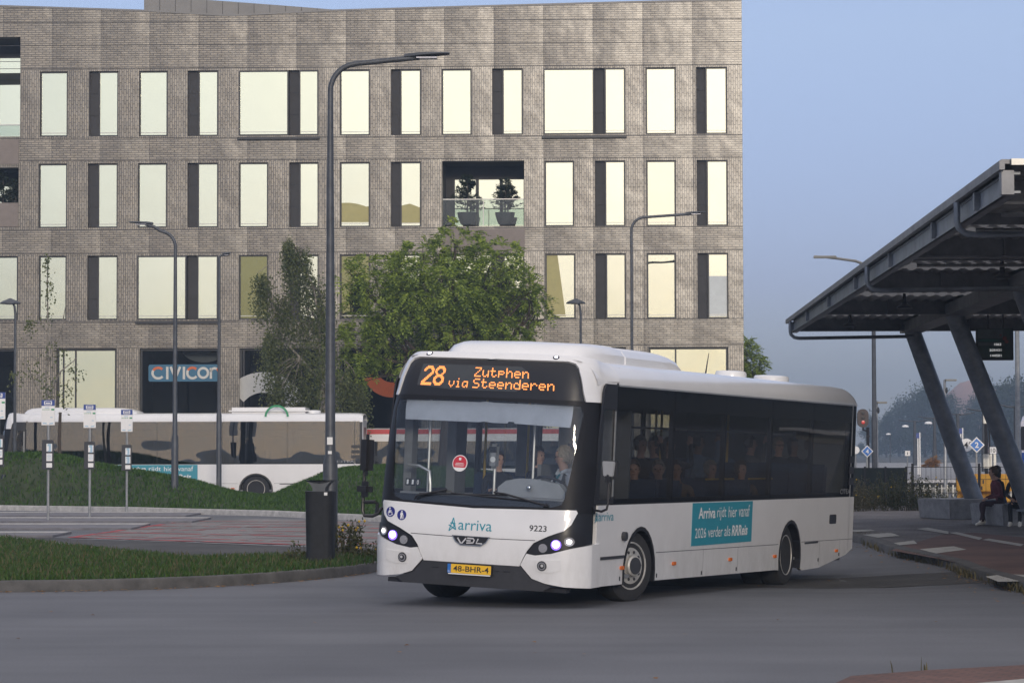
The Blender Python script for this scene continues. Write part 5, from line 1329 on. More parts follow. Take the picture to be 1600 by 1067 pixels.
for i, (px, t_, h_, s_, lab) in enumerate(seated):
    y = bus_y(px, .95); person(lab, inbus(.95, y, .50), BROT+rad(25 if i in (3, 4) else 10), 'sit', t_, 'blackc', hair=h_, skin=s_, arms='lap', head=rad(35 if i in (3, 4) else 5), scale=.95, group=GP)
stand = [(1008, .35, 'blackc', 'hairbrown', 'skin', 1, 'standing passenger in black near the front of the bus aisle'), (1030, .3, 'jeans', 'hairdark', 'skin', 0, 'standing passenger in blue denim jacket in the bus aisle'), (1052, .3, 'blackc', 'hairbrown', 'skin', 1, 'standing passenger in black beside the one in denim'), (1096, .3, 'bluec', 'hairdark', 'skind', 1, 'standing passenger in light blue holding the yellow pole'), (1134, .2, 'bluec', 'hairbrown', 'skin', 0, 'standing passenger in pale blue above the teal poster'),
         (1178, .3, 'greyc', 'hairbrown', 'skin', 1, 'standing passenger in grey holding the yellow window rail'), (1222, .75, 'blackc', 'hairgrey', 'skin', 0, 'tall man with glasses in a black coat standing over the rear axle'), (1246, .55, 'blackc', 'hairdark', 'skind', 0, 'standing passenger in black right of the man with glasses'), (1272, .8, 'blackc', 'hairbrown', 'skin', 1, 'passenger in black track jacket standing in the rear of the bus'), (1296, .7, 'greyc', 'hairdark', 'skin', 0, 'rearmost standing passenger in grey by the last side window')]
for i, (px, x, t_, h_, s_, a_, lab) in enumerate(stand):
    y = bus_y(px, x); person(lab, inbus(x, y, .40 if y < 7 else .46), BROT+rad((40, -30, 60, 75, -20, 100, 60, 20, 65, 100)[i]), 'stand', t_, 'blackc' if i % 2 else 'jeans', hair=h_, skin=s_, arms='rail' if a_ else 'fold', head=rad((20, 0, -15, 30)[i % 4]), scale=.96, group=GP, extras=('glasses',) if i == 6 else (), long_hair=i in (1, 7))

# ------------------------------------------------------------------ lamps and poles
def lamp(name, label, base, height, arm, rtop, mt='pole', head_len=.75, group='tall street lamps', curl=.55, rise=.12, rbase=.085, sleeve=1.1):
    """base point, arm = signed reach along x"""
    root = empty(name, label, 'street lamp', base, 0, group)
    s = 1 if arm > 0 else -1; a = abs(arm)
    pts = [(0, 0, 0), (0, 0, sleeve), (0, 0, sleeve+.12), (0, 0, height*.5), (0, 0, height-curl)]+[(s*curl*(1-math.cos(t)), 0, height-curl+curl*math.sin(t)) for t in np.linspace(.2, math.pi/2-.12, 7)]+[(s*(a*.7), 0, height+rise*.6), (s*a, 0, height+rise)]
    rs = [rbase, rbase, rbase*.7, rbase*.62]+[rtop]*(len(pts)-4)
    bm = newbm(); tube(bm, pts, rs, 12); obj('post', bm, mt, root)
    bm = newbm(); box(bm, (0, -rbase-.004, .7), (.09, .012, .35)); obj('service_door', bm, mt, root)
    sl = rise*.5/a
    R_ = Matrix.Rotation(-sl*s-.0*s, 4, 'Y')
    bm = newbm(); q = newbm(); L0 = head_len
    prof = [(0, .05, .045), (.15, .07, .055), (.3, .15, .06), (.55, .17, .05), (.9, .14, .03), (1, .08, .02)]
    rows = []
    for t, w2, h2 in prof:
        rows.append([bm.verts.new(Vector((s*(a-.25+t*L0), yy*w2*.9, height+rise+zz*h2+.01+t*.05))) for yy, zz in ((-1, 0), (-.7, .8), (0, 1), (.7, .8), (1, 0), (.6, -.5), (-.6, -.5))])
    for A_, B_ in zip(rows, rows[1:]):
        for k in range(7): bm.faces.new((A_[k], A_[(k+1) % 7], B_[(k+1) % 7], B_[k]))
    bm.faces.new(rows[0]); bm.faces.new(rows[-1]); ho = obj('lamp_head', bm, mt, root)
    bm = newbm(); box(bm, (s*(a-.25+.5*L0), 0, height+rise-.012), (L0*.45, .2, .02)); obj('lens', bm, 'lens', ho)
    return root
b = G(516, 880); hz = P(519, 100, b.y).z
l1 = lamp('street_lamp', 'tall dark curved street lamp beside the litter bin, nearest of all', b, hz, P(655, 90, b.y).x-b.x, .045, rise=.10, curl=.45, rbase=.12, sleeve=1.62)
for c in [l1]:
    bm = newbm()
    box(bm, (0, -.098, P(0, 690, b.y).z), (.09, .02, .12)); box(bm, (0, -.098, P(0, 708, b.y).z), (.06, .02, .05)); obj('sticker', bm, 'paper', l1)
b = G(273, 796); lamp('street_lamp', 'tall dark street lamp with its arm to the left, on the left mound', b, P(0, 362, b.y).z, P(228, 0, b.y).x-b.x, .05, rise=.22, curl=.5, rbase=.11, sleeve=2.2)
b = P(342, 770, 90); b.z = 0; lamp('street_lamp', 'slim dark lamp post with a small head, right of the blue window sign', b, P(0, 400, 90).z, .35, .04, rise=.02, curl=.1, rbase=.09, head_len=.3, sleeve=3.0)
b = P(988, 700, 97); b.z = 0; lamp('street_lamp', 'dark curved street lamp behind the turning bus with its arm to the right', b, P(0, 342, 97).z, P(1080, 0, 97).x-b.x, .05, rise=.12, curl=.5)
def hood_lamp(label, px, ytop, Y):
    b = P(px, 700, Y); b.z = 0; h = P(px, ytop, Y).z
    root = empty('hooded_lamp', label, 'street lamp', b, 0, 'low lamps with round hoods')
    bm = newbm(); tube(bm, [(0, 0, 0), (0, 0, 1.0), (0, 0, h-.5), (-.03, 0, h-.22), (-.1, 0, h-.1)], [.07, .06, .045, .04, .035], 10); obj('post', bm, 'pole', root)
    bm = newbm(); lathe(bm, [(.36, h-.13), (.36, h-.10), (.26, h-.03), (.1, h+.03), (.05, h+.06), (.01, h+.065)], 20, Matrix.Translation((-.18, 0, 0))); obj('hood', bm, 'pole', root)
    bm = newbm(); lathe(bm, [(.16, h-.15), (.2, h-.135), (.01, h-.134)], 16, Matrix.Translation((-.18, 0, 0))); obj('lens', bm, 'lens', root)
hood_lamp('low lamp with a round hood showing above the roof of the turning bus', 908, 469, 98)
hood_lamp('low lamp with a round hood at the far left of the brick building', 23, 469, 92)
# litter bin
b = G(501, 878, .13); b.z = .13
bn = empty('litter_bin', 'dark ribbed litter bin with a winged lid beside the street lamp', 'litter bin', b, rad(-4))
bm = newbm(); n = 44
def ringpts(hw, hd, z):
    o = []
    for k in range(n):
        a = 2*math.pi*k/n; p = 5.0; c, s = math.cos(a), math.sin(a); q = (abs(c)**p+abs(s)**p)**(-1/p); rr = 1+(.012 if k % 2 else -.012); o.append((c*q*hw*rr, s*q*hd*rr, z))
    return o
rows = [[bm.verts.new(p) for p in ringpts(hw, hw, z)] for hw, z in ((.20, 0), (.205, .03), (.222, 1.06), (.228, 1.075), (.228, 1.09), (.10, 1.09), (.09, 1.10))]
for A_, B_ in zip(rows, rows[1:]):
    for k in range(n): bm.faces.new((A_[k], A_[(k+1) % n], B_[(k+1) % n], B_[k]))
bm.faces.new(rows[0]); bm.faces.new(rows[-1]); obj('body', bm, mat('bin_metal', (.022, .024, .03), .55, .2, var=.3, scale=9), bn)
bm = newbm()
prof = [(-.20, 1.245), (-.15, 1.235), (-.09, 1.215), (0, 1.205), (.09, 1.215), (.15, 1.235), (.20, 1.245), (.205, 1.255), (.14, 1.20), (.10, 1.14), (.095, 1.09), (-.095, 1.09), (-.10, 1.14), (-.14, 1.20), (-.205, 1.255)]
a_ = [bm.verts.new((x, -.19, z)) for x, z in prof]; c_ = [bm.verts.new((x, .19, z)) for x, z in prof]
bm.faces.new(a_); bm.faces.new(c_[::-1])
for k in range(len(prof)): bm.faces.new((a_[k], a_[(k+1) % len(prof)], c_[(k+1) % len(prof)], c_[k]))
obj('winged_lid', bm, 'pole', bn)
bm = newbm(); box(bm, (.11, -.228, 1.05), (.05, .006, .045)); obj('sticker', bm, 'paper', bn)
# bus stop signs on the platforms
def stop(label, px, ybase, ytop, sc=1.0, two=False):
    b = G(px, ybase); b.z = .1; k = b.y/4150
    root = empty('bus_stop_sign', label, 'bus stop sign', b, 0, 'bus stop signs on the platforms')
    zt = P(px, ytop, b.y).z-.1
    def zz(dy): return zt-dy*k
    bm = newbm(); tube(bm, [(0, 0, -.1), (0, 0, zz(2))], .035, 10); obj('post', bm, 'polegrey', root)
    wS = 10.2*k*sc
    fm = lambda u, v, w_: Vector((u, -.05-w_, v))
    bm = newbm(); panel(bm, rrect(-wS, zz(39*sc), wS, zz(0)), [], fm, t=.015, back=-.02); sg = obj('sign_plate', bm, 'paper', root)
    bm = newbm(); panel(bm, rrect(-wS, zz(9*sc), wS, zz(0)), [], fm, t=.018, back=.012); bd = obj('blue_header', bm, 'stopblue', sg)
    bm = newbm(); panel(bm, rrect(-wS*.6, zz(7.6*sc), wS*.6, zz(1.5*sc), .02), [], fm, t=.021, back=.017); panel(bm, rrect(-wS*.45, zz(6.5*sc), wS*.45, zz(2.2*sc)), [], fm, t=.023, back=.02, mi=1)
    panel(bm, rrect(-wS*.36, zz(5.6*sc), wS*.36, zz(4.0*sc)), [], fm, t=.025, back=.022, mi=0); obj('bus_symbol', bm, ['paper', 'stopblue'], sg)
    bm = newbm(); panel(bm, rrect(wS*.5, zz(16*sc), wS*.95, zz(13.5*sc)), [], fm, t=.018, back=.014)
    for q in range(4): panel(bm, rrect(-wS*.85+q*wS*.3, zz(15.5*sc), -wS*.7+q*wS*.3, zz(14.2*sc)), [], fm, t=.018, back=.014)
    obj('green_line_numbers', bm, 'stopgreen', sg)
    bm = newbm()
    ribbon(bm, [(-wS*.5, zz(12*sc)), (wS*.2, zz(12*sc))], .02, fm, .017); ribbon(bm, [(wS*.35, zz(27*sc)), (wS*.7, zz(27*sc))], .02, fm, .017); ribbon(bm, [(-wS*.8, zz(36*sc)), (-wS*.2, zz(36.5*sc))], .03, fm, .017); ribbon(bm, [(wS*.2, zz(37*sc)), (wS*.8, zz(36*sc))], .03, fm, .017)
    obj('small_print', bm, 'paleblue', sg, recalc=False)
    z0, z1 = zz(108*sc), zz(62*sc)
    bm = newbm(); box(bm, (.0, -.07, (z0+z1)/2), (wS*1.7, .12, z1-z0), bev=.015); tb = obj('timetable_case', bm, 'timetable', root)
    bm = newbm(); fm2 = lambda u, v, w_: Vector((u, -.13-w_, v))
    for q, (a, c) in enumerate(((6, 18), (21, 33), (36, 43))): panel(bm, rrect(-wS*.15, zz((62+c)*sc), wS*.72, zz((62+a)*sc)), [], fm2, t=.008, back=0)
    sh = obj('timetable_sheet', bm, 'paper', tb)
    bm = newbm()
    for q in range(2 if two else 1): 
        zc = zz((62+12.2+15*q)*sc); panel(bm, [(.25*wS-.03, zc-.10), (.25*wS+.05, zc-.10), (.25*wS+.05, zc+.10), (.25*wS-.02, zc+.10), (.25*wS-.05, zc+.05), (.25*wS-.005, zc+.04), (.25*wS-.005, zc-.07), (.25*wS-.03, zc-.07)], [], fm2, t=.012, back=.009)
    for q in range(4): ribbon(bm, [(-wS*.05, zz((62+23+2.2*q)*sc)), (wS*.6, zz((62+23+2.2*q)*sc))], .012, fm2, .010)
    obj('platform_number', bm, 'paleblue', sh, recalc=False)
stop('grey bus stop pole cut by the left edge of the picture', -3, 820, 613, 1.07)
stop('bus stop pole nearest the camera of the three whole ones, with three timetable panes', 75, 815, 625)
stop('middle one of the three whole bus stop poles, before the sloping mound', 140, 810, 632, .93)
stop('farthest bus stop pole with two number panes in its case', 198, 803, 640, .88, True)
b = G(5, 795); b.z = 0
bm = newbm(); tube(bm, [(0, 0, 0), (0, 0, .98), (.02, 0, 1.08)], [.09, .09, .07], 12); box(bm, (-.02, -.09, .9), (.1, .05, .1), bev=.02)
tag(obj('ticket_post', bm, 'timetable', loc=b), 'short dark post standing at the left edge before the mound', 'post')
b = G(271, 797); bm = newbm(); tube(bm, [(-.02, -.15, 0), (-.02, -.15, .28)], .02, 6); box(bm, (-.09, -.15, .03), (.2, .06, .06)); tag(obj('marker_stake', bm, mat('mint_plastic', (.35, .6, .55), .5, var=0), loc=(b.x, b.y, 0)), 'small mint green stake at the foot of the lamp on the mound', 'stake')
# ------------------------------------------------------------------ trees and plants
def leaves_np(P_, Dr, Nn, ln, wd, fold=0.0):
    """diamond leaves: base points, direction, normal"""
    s = np.cross(Dr, Nn); s /= np.linalg.norm(s, axis=1)[:, None]+1e-9
    ln = np.asarray(ln)[:, None]; wd = np.asarray(wd)[:, None]
    V = np.stack([P_, P_+Dr*ln*.45+s*wd*.5, P_+Dr*ln, P_+Dr*ln*.45-s*wd*.5], 1).reshape(-1, 3)
    i = np.arange(len(P_))*4
    return V, np.stack([i, i+1, i+2, i+3], 1)
def unit(v): return v/(np.linalg.norm(v, axis=1)[:, None]+1e-9)
def lobes_points(r, lobes, n, shell=0.55):
    vol = np.array([l[3]*l[4]*l[5] for l in lobes]); pick = r.choice(len(lobes), n, p=vol/vol.sum())
    d = unit(r.normal(size=(n, 3))); rad_ = r.uniform(shell**3, 1, n)**(1/3)
    Lb = np.array(lobes, float)[pick]
    return Lb[:, :3]+d*rad_[:, None]*Lb[:, 3:], d, pick
def limbs(bm, r, trunk_top, lobes, r0, twigs, mi=0):
    for k, l in enumerate(lobes):
        a = Vector(trunk_top[min(k % len(trunk_top), len(trunk_top)-1)]); b = Vector(l[:3])+Vector((0, 0, -l[5]*.2)); m_ = a.lerp(b, .5)+Vector((r.normal()*.15, r.normal()*.15, -.12*(b-a).length*.5))
        tube(bm, [a, a.lerp(m_, .5), m_, m_.lerp(b, .6), b], [r0, r0*.8, r0*.62, r0*.42, r0*.2], 6, mi)
        for q in range(twigs):
            d = r.normal(size=3); d /= np.linalg.norm(d); e = Vector(l[:3])+Vector((d[0]*l[3], d[1]*l[4], d[2]*l[5]))*.9; s_ = m_.lerp(b, r.uniform(.1, 1)); mm = s_.lerp(e, .5)+Vector((0, 0, .1))
            tube(bm, [s_, mm, e], [r0*.25, r0*.16, r0*.05], 4, mi, cap=False)
def compound_tree(name, label, base, lobes, ncl, seed, trunk, r0=.2, per=4, lf=.13, leafm='leaf', cat='tree', group=None, barkm='bark', rach=.42, twigs=9):
    r = np.random.default_rng(seed); root = empty(name, label, cat, base, 0, group)
    bm = newbm(); tube(bm, trunk, [r0*(1-.5*i/(len(trunk)-1)) for i in range(len(trunk))], 8); limbs(bm, r, trunk[-2:], lobes, r0*.5, twigs); obj('trunk', bm, barkm, root)
    C, d, pick = lobes_points(r, lobes, ncl)
    Ps, Ds, Ns, Ls = [], [], [], []
    for k in range(per):
        out_ = unit(d*[.9, .9, .45]+r.normal(size=d.shape)*.55); out_[:, 2] -= .12; out_ = unit(out_)
        L_ = rach*r.uniform(.7, 1.25, len(C)); up_ = np.tile([0, 0, 1.], (len(C), 1))+r.normal(size=d.shape)*.25
        side = unit(np.cross(out_, up_)); nrm = unit(np.cross(side, out_))
        for j in range(6):
            t = (j+.7)/6; q = C+out_*(L_*t)[:, None]; q[:, 2] -= L_*t*t*.45
            for s in (1, -1):
                dr = unit(side*s+out_*.35+np.array([0, 0, -.35])); Ps.append(q); Ds.append(dr); Ns.append(nrm+r.normal(size=d.shape)*.2); Ls.append(lf*(1.15-.5*abs(t-.45))*r.uniform(.8, 1.2, len(C)))
        q = C+out_*L_[:, None]; q[:, 2] -= L_*.45; Ps.append(q); Ds.append(unit(out_+np.array([0, 0, -.5]))); Ns.append(nrm); Ls.append(lf*np.ones(len(C)))
    Pa, Da, Na, La = map(np.concatenate, (Ps, Ds, Ns, Ls))
    V, F_ = leaves_np(Pa, Da, unit(Na), La, La*.42)
    npmesh('crown', V, F_, leafm, root)
    return root
def px_lobes(Y, base, lst):
    o = []
    for px, py, rx, rz, dy in lst:
        p = P(px, py, Y); k = Y/4150; o.append((p.x-base.x, dy, p.z-base.z, rx*k, rx*k*.9, rz*k))
    return o
YT = 99.0
bt = P(690, 700, YT); bt.z = 0
lb = px_lobes(YT, bt, [(712, 378, 44, 28, 0), (842, 498, 18, 24, .1), (826, 455, 24, 24, -.2), (660, 415, 60, 40, .5), (765, 410, 58, 34, -.3), (600, 430, 55, 38, 0), (560, 425, 34, 26, -.4), (795, 445, 48, 38, .3), (838, 478, 20, 30, 0), (700, 455, 75, 45, -.8), (760, 480, 70, 42, .8), (640, 480, 65, 40, -.6), (585, 490, 52, 34, .5), (555, 545, 48, 38, -.3), (620, 540, 52, 38, .2), (690, 545, 50, 35, .9), (780, 520, 55, 32, -.2), (553, 585, 26, 24, .4), (720, 515, 60, 30, -.5)])
lb_k = YT/4150
tr = [(0.1, 0, 0), (.05, 0, 1.5), (.15, .05, 3.0), (.28, 0, 4.2), (.42, 0, 5.2)]
compound_tree('broadleaf_tree', 'large spreading green broadleaf tree before the brick facade', bt, lb, 1060, 5, tr, .20, per=4, lf=.15)
bt = P(1180, 700, 122); bt.z = 0
compound_tree('broadleaf_tree', 'green tree peeping out beyond the right corner of the brick building', bt, px_lobes(122, bt, [(1160, 560, 28, 34, 0), (1176, 575, 20, 22, 0), (1165, 600, 30, 30, .5), (1186, 566, 9, 8, 0), (1150, 535, 20, 18, 0), (1120, 580, 50, 45, 1)]), 420, 6, [(0, 0, 0), (0, 0, 2), (-.2, 0, 3.5)], .12, per=4, lf=.15)
def birch(name, label, base, sprays, seed, trunk, r0, strands, leafm='birchleaf', group=None, drop=(.6, 2.0), lf=.05, up=False):
    r = np.random.default_rng(seed); root = empty(name, label, 'tree', base, 0, group)
    bm = newbm(); 
    for k, tk in enumerate(trunk): tube(bm, tk, [r0*(.75 if k else 1)*(1-.75*i/(len(tk)-1)) for i in range(len(tk))], 7)
    Ps, Ds = [], []
    for (x, y, z, rx, ry, rz) in sprays:
        for k in range(strands):
            d = r.normal(size=3); d /= np.linalg.norm(d); a = np.array([x, y, z])+d*np.array([rx, ry, rz])*r.uniform(.3, 1); L_ = r.uniform(*drop); sw = r.normal(size=2)*.12
            m_ = int(L_/.055); t = np.linspace(0, 1, m_); dirs = -1 if not up else .4
            q = a+np.stack([sw[0]*t+r.normal()*.05*np.sin(t*3), sw[1]*t, dirs*L_*t+(.12*np.sin(t*math.pi) if not up else 0)], 1)+r.normal(size=(m_, 3))*.05
            Ps.append(q); dd = r.normal(size=(m_, 3))*.7+np.array([0, 0, -.8]); Ds.append(unit(dd))
            if k % 15 == 0:
                near_ = min((p for tk in trunk for p in tk[1:]), key=lambda p: (Vector(p)-Vector(a)).length); tube(bm, [near_, Vector(near_).lerp(Vector(a), .5)+Vector((0, 0, .12)), a], [.03*r0/.1, .02*r0/.1, .008], 4, cap=False)
    obj('trunk', bm, 'birchbark', root)
    Pa, Da = np.concatenate(Ps), np.concatenate(Ds); N_ = unit(r.normal(size=Pa.shape)); L_ = lf*r.uniform(.8, 1.5, len(Pa))
    V, F_ = leaves_np(Pa, Da, N_, L_*1.3, L_); npmesh('crown', V, F_, leafm, root); return root
YB = 98.0
bb = P(505, 700, YB); bb.z = 0
spx = [(452, 385, 12, 16), (470, 400, 22, 22), (480, 440, 28, 30), (412, 438, 16, 14), (440, 470, 22, 24), (470, 500, 42, 30), (425, 530, 24, 22), (505, 480, 20, 40), (450, 560, 38, 28), (500, 560, 36, 34), (435, 600, 26, 20), (480, 610, 40, 24), (535, 590, 30, 30), (560, 610, 20, 22)]
def tp(px, py, Y, b, dy=0): p = P(px, py, Y); return (p.x-b.x, dy, p.z-b.z)
birch('birch_tree', 'slender birch with hanging twigs and pale stems left of the broadleaf tree', bb, [(*tp(px, py, YB, bb, (i % 3-1)*.4), rx*YB/4150, rx*YB/4150, rz*YB/4150) for i, (px, py, rx, rz) in enumerate(spx)], 8,
      [[(0, 0, 0), tp(508, 640, YB, bb), tp(500, 560, YB, bb), tp(498, 500, YB, bb), tp(490, 450, YB, bb), tp(465, 390, YB, bb)], [tp(505, 600, YB, bb), tp(470, 560, YB, bb), tp(442, 530, YB, bb), tp(433, 500, YB, bb)], [tp(506, 640, YB, bb), tp(530, 600, YB, bb), tp(545, 570, YB, bb)]], .08, 80, drop=(.7, 1.9), lf=.055)
ys_ = 88.0
sb = P(80, 712, ys_); sb.z = mound_h(sb.x, ys_)-.05 if ys_ < 90 else 0
spx = [(75, 405, 3, 12), (74, 450, 8, 20), (68, 490, 18, 20), (48, 500, 8, 10), (90, 545, 24, 16), (60, 570, 28, 18), (80, 600, 28, 20), (115, 575, 16, 10), (30, 585, 22, 14), (105, 605, 14, 16)]
birch('young_birch', 'thin sparse young birch growing on the left mound', sb, [(*tp(px, py, ys_, sb, (i % 3-1)*.3), rx*ys_/4150, rx*ys_/4150, rz*ys_/4150) for i, (px, py, rx, rz) in enumerate(spx)], 9,
      [[(0, 0, 0), tp(74, 650, ys_, sb), tp(72, 590, ys_, sb), tp(75, 520, ys_, sb), tp(74, 450, ys_, sb), tp(75, 400, ys_, sb)], [tp(74, 640, ys_, sb), tp(55, 600, ys_, sb), tp(38, 560, ys_, sb)], [tp(73, 620, ys_, sb), tp(95, 580, ys_, sb), tp(120, 560, ys_, sb)], [tp(73, 570, ys_, sb), tp(95, 520, ys_, sb), tp(104, 470, ys_, sb)]], .055, 9, drop=(.25, .7), lf=.06)
b2_ = P(94, 712, 88.6); b2_.z = 1.2
bm = newbm(); tube(bm, [(0, 0, 0), (-.03, 0, 1.0), (.0, 0, 1.9)], [.07, .06, .05], 7)
tag(obj('tree_stake', bm, 'bark', loc=b2_), 'brown wooden stake beside the young birch on the mound', 'stake')

# far trees in the haze beyond the station (three shapes, copied)
def far_tree(seed, label):
    r = np.random.default_rng(seed); root = empty('hazy_tree', label, 'tree', (0, 0, 0), 0, 'hazy trees beyond the station')
    bm = newbm(); tube(bm, [(0, 0, -.4), (0, 0, 3), (.2, 0, 6)], [.25, .2, .1], 6); lob = [(r.normal()*1.35*(1.15-z/12), r.normal()*1.1*(1.15-z/12), z, r.uniform(.7, 1.25), r.uniform(.8, 1.2), r.uniform(.8, 1.4)) for z in np.linspace(1.2, 8.6, 22)]; lob.append((r.normal()*.3, 0, 9.5, .45, .45, 1.0))
    limbs(bm, r, [(0, 0, 3), (0, 0, 5)], lob, .09, 3); obj('trunk', bm, 'bark', root)
    C, d, pk = lobes_points(r, lob, 5200, .2); C = C+r.normal(size=C.shape)*.28; D2 = unit(d+r.normal(size=d.shape)); L_ = r.uniform(.18, .36, len(C))
    V, F_ = leaves_np(C, D2, unit(r.normal(size=C.shape)), L_, L_*.7); npmesh('crown', V, F_, 'farleaf', root); return root
protos = [far_tree(20+k, '') for k in range(3)]
spots = [(1345, 690, 265, .62), (1362, 640, 240, .6), (1385, 640, 235, .7), (1405, 617, 250, .85), (1428, 600, 235, 1.0), (1445, 593, 228, 1.05), (1462, 612, 240, .95), (1484, 608, 225, 1.0), (1505, 640, 215, .75), (1522, 612, 230, .9), (1548, 592, 210, 1.0), (1572, 594, 205, 1.05), (1592, 580, 190, 1.0), (1615, 585, 195, 1.05), (1640, 590, 200, 1), (1315, 660, 280, .8), (1285, 650, 290, .8), (1255, 655, 300, .8), (1225, 660, 300, .8)]
words = ['farthest left', 'second', 'third', 'low', 'tall', 'tallest', 'broad', 'bushy', 'small', 'round', 'tall dark', 'dark', 'near right', 'rightmost', 'hidden', 'distant', 'remote', 'faint', 'faintest']
rr = random.Random(5)
for i, (px, yt, Y, s) in enumerate(spots):
    Y *= 2.5
    o = protos[i] if i < 3 else copy_tree(protos[i % 3])
    b = P(px, 700, Y); o.location = (b.x, b.y, -.3); h = P(px, yt, Y).z+.3; k = h/10.3
    o.scale = (k*rr.uniform(.95, 1.3), k*rr.uniform(.9, 1.2), k); o.rotation_euler = (0, 0, rr.uniform(0, 6.28))
    o['label'] = 'hazy grey green tree in the misty row beyond the station'
for i in range(22):     # the row runs on to the right, out of the picture
    o = copy_tree(protos[i % 3]); o.location = (92+i*9+rr.uniform(-3, 3), 370-i*9+rr.uniform(-12, 12), -.3); k = rr.uniform(1.7, 2.2); o.scale = (k*1.3, k*1.3, k); o.rotation_euler = (0, 0, rr.uniform(0, 6.28)); o['label'] = 'hazy grey green tree in the misty row beyond the station'
b = P(1455, 720, 170)
compound_tree('autumn_bush', 'small orange autumn bush glowing in the haze behind the platform', (b.x, b.y, 0), [(0, 0, .7, .35, .3, .45), (-.2, 0, .5, .28, .3, .3), (.2, 0, .95, .2, .2, .22)], 60, 12, [(0, 0, -.3), (0, 0, .5), (0, 0, 1.0)], .04, per=3, lf=.14, leafm='orangeleaf', cat='bush', rach=.3, twigs=3)
bm = newbm()
hp_ = [P(1440, 695, 900), P(1465, 650, 900), P(1484, 612, 900), P(1500, 598, 900), P(1516, 594, 900), P(1535, 600, 900), P(1570, 612, 900), P(1640, 640, 900), P(1800, 690, 900)]
rws = [[bm.verts.new((p.x, p.y+dy, -.4 if abs(dy) == 140 else max(-.4, p.z*f))) for p in hp_] for dy, f in ((-140, 0), (-70, .55), (-20, .93), (0, 1), (60, .7), (140, 0))]
for a_, b_ in zip(rws, rws[1:]):
    for k in range(len(a_)-1): bm.faces.new((a_[k], a_[k+1], b_[k+1], b_[k]))
M['sand'] = mat('hill_sand', (0.42, 0.24, 0.17), .95, var=.2, scale=.02)
struct(obj('hill', bm, 'sand'))

# wild plants by the fence, the weed beside the bin
def weed(label, base, n, hmin, hmax, spread, seed, flowers=0, leafm='weed', cat='weeds', group=None):
    r = np.random.default_rng(seed); root = empty('wild_plant', label, cat, base, 0, group)
    bm = newbm(); Ps, Ds = [], []; fl = newbm()
    for k in range(n):
        x, y = r.normal()*spread, r.normal()*spread*.6; h = r.uniform(hmin, hmax)*(1-.3*min(1, abs(x)/(spread*2+.01))); lx, ly = r.normal()*.22*h, r.normal()*.15*h
        p = [Vector((x, y, 0)), Vector((x+lx*.4, y+ly*.4, h*.55)), Vector((x+lx, y+ly, h))]; tube(bm, p, [.007, .005, .003], 4, cap=False)
        m_ = int(h/.03); t = r.uniform(.1, 1, m_)[:, None]; q = np.array(p[0])*(1-t)**2+2*t*(1-t)*np.array(p[1])+t*t*np.array(p[2]); Ps.append(q+r.normal(size=q.shape)*.035); Ds.append(unit(r.normal(size=q.shape)+np.array([0, 0, .5])))
        if k < flowers: q_ = newbm(); sphere(q_, p[2], .022, seg=6); obj('flower', q_, 'flower', root)
    obj('stem', bm, 'drygrass', root); Pa, Da = np.concatenate(Ps), np.concatenate(Ds); L_ = r.uniform(.04, .09, len(Pa)); V, F_ = leaves_np(Pa, Da, unit(r.normal(size=Pa.shape)), L_, L_*.45); npmesh('foliage', V, F_, leafm, root)
    fl.free()
b = G(545, 868, .13); weed('wild shrubby weed with small yellow flowers right of the litter bin', (b.x, b.y, .12), 46, .25, .62, .16, 31, 12)
b = G(572, 872, .13); weed('low dry weeds at the tip of the grass island beside the bus mirror', (b.x, b.y, .12), 22, .08, .3, .14, 32, 3)
b = G(470, 876, .13); weed('thin grass weeds at the foot of the litter bin', (b.x, b.y-.1, .12), 26, .08, .32, .16, 33)
fw_ = [('yellow flowering weeds by the dark fence screen, next to the rear of the bus', 1350, 796, 1.0, 10), ('tall green weeds before the fence, left of the grey bench blocks', 1400, 798, 1.25, 3), ('dense bushy weeds before the lattice fence near the bench blocks', 1440, 798, 1.1, 4), ('low weeds at the fence foot beside the first bench block', 1472, 797, .6, 0), ('brown weeds close behind the rear corner of the bus', 1332, 799, .9, 4)]
for i, (lab, px, py, h, f) in enumerate(fw_):
    b = G(px, py, .1); weed(lab, (b.x, b.y, .08), 75, h*.35, h, .42, 40+i, f, leafm='drygrass' if i in (0, 4) else 'weed', group='weeds along the station fence')
    b.x += .1; 

# plants on the loggias
def potted(label, px, ybase, ytop, dy, seed, cat='potted plant'):
    u, v = fac(px, ybase, dy); p = FB+Rf @ Vector((u, dy, v)); h = fac(px, ytop, dy)[1]-v
    root = empty('potted_conifer', label, cat, p, 0, 'potted conifers on the loggias'); r = np.random.default_rng(seed)
    bm = newbm(); lathe(bm, [(.22, 0), (.30, .1), (.38, .35), (.42, .52), (.36, .52), (.34, .46), (.01, .45)], 16); obj('pot', bm, 'dgrey', root)
    bm = newbm(); tube(bm, [(0, 0, .4), (.03, 0, h*.6), (0, 0, h)], [.04, .03, .01], 6); Ps, Ds = [], []
    for k in range(30):
        z = r.uniform(.75, h*.97); a = r.uniform(0, 6.28); L_ = (h-z)*.42+.12; t = np.linspace(.1, 1, 14)[:, None]; d = np.array([math.cos(a), math.sin(a), .35]); q = np.array([0, 0, z])+d*L_*t; tube(bm, [q[0], q[-1]], [.012, .004], 3, cap=False)
        for m_ in range(4): Ps.append(q+r.normal(size=q.shape)*.02); Ds.append(unit(d+r.normal(size=q.shape)*.8))
    obj('stem', bm, 'bark', root); Pa, Da = np.concatenate(Ps), np.concatenate(Ds); L_ = r.uniform(.08, .16, len(Pa)); V, F_ = leaves_np(Pa, Da, unit(r.normal(size=Pa.shape)), L_, L_*.3); npmesh('foliage', V, F_, 'farleaf', root)
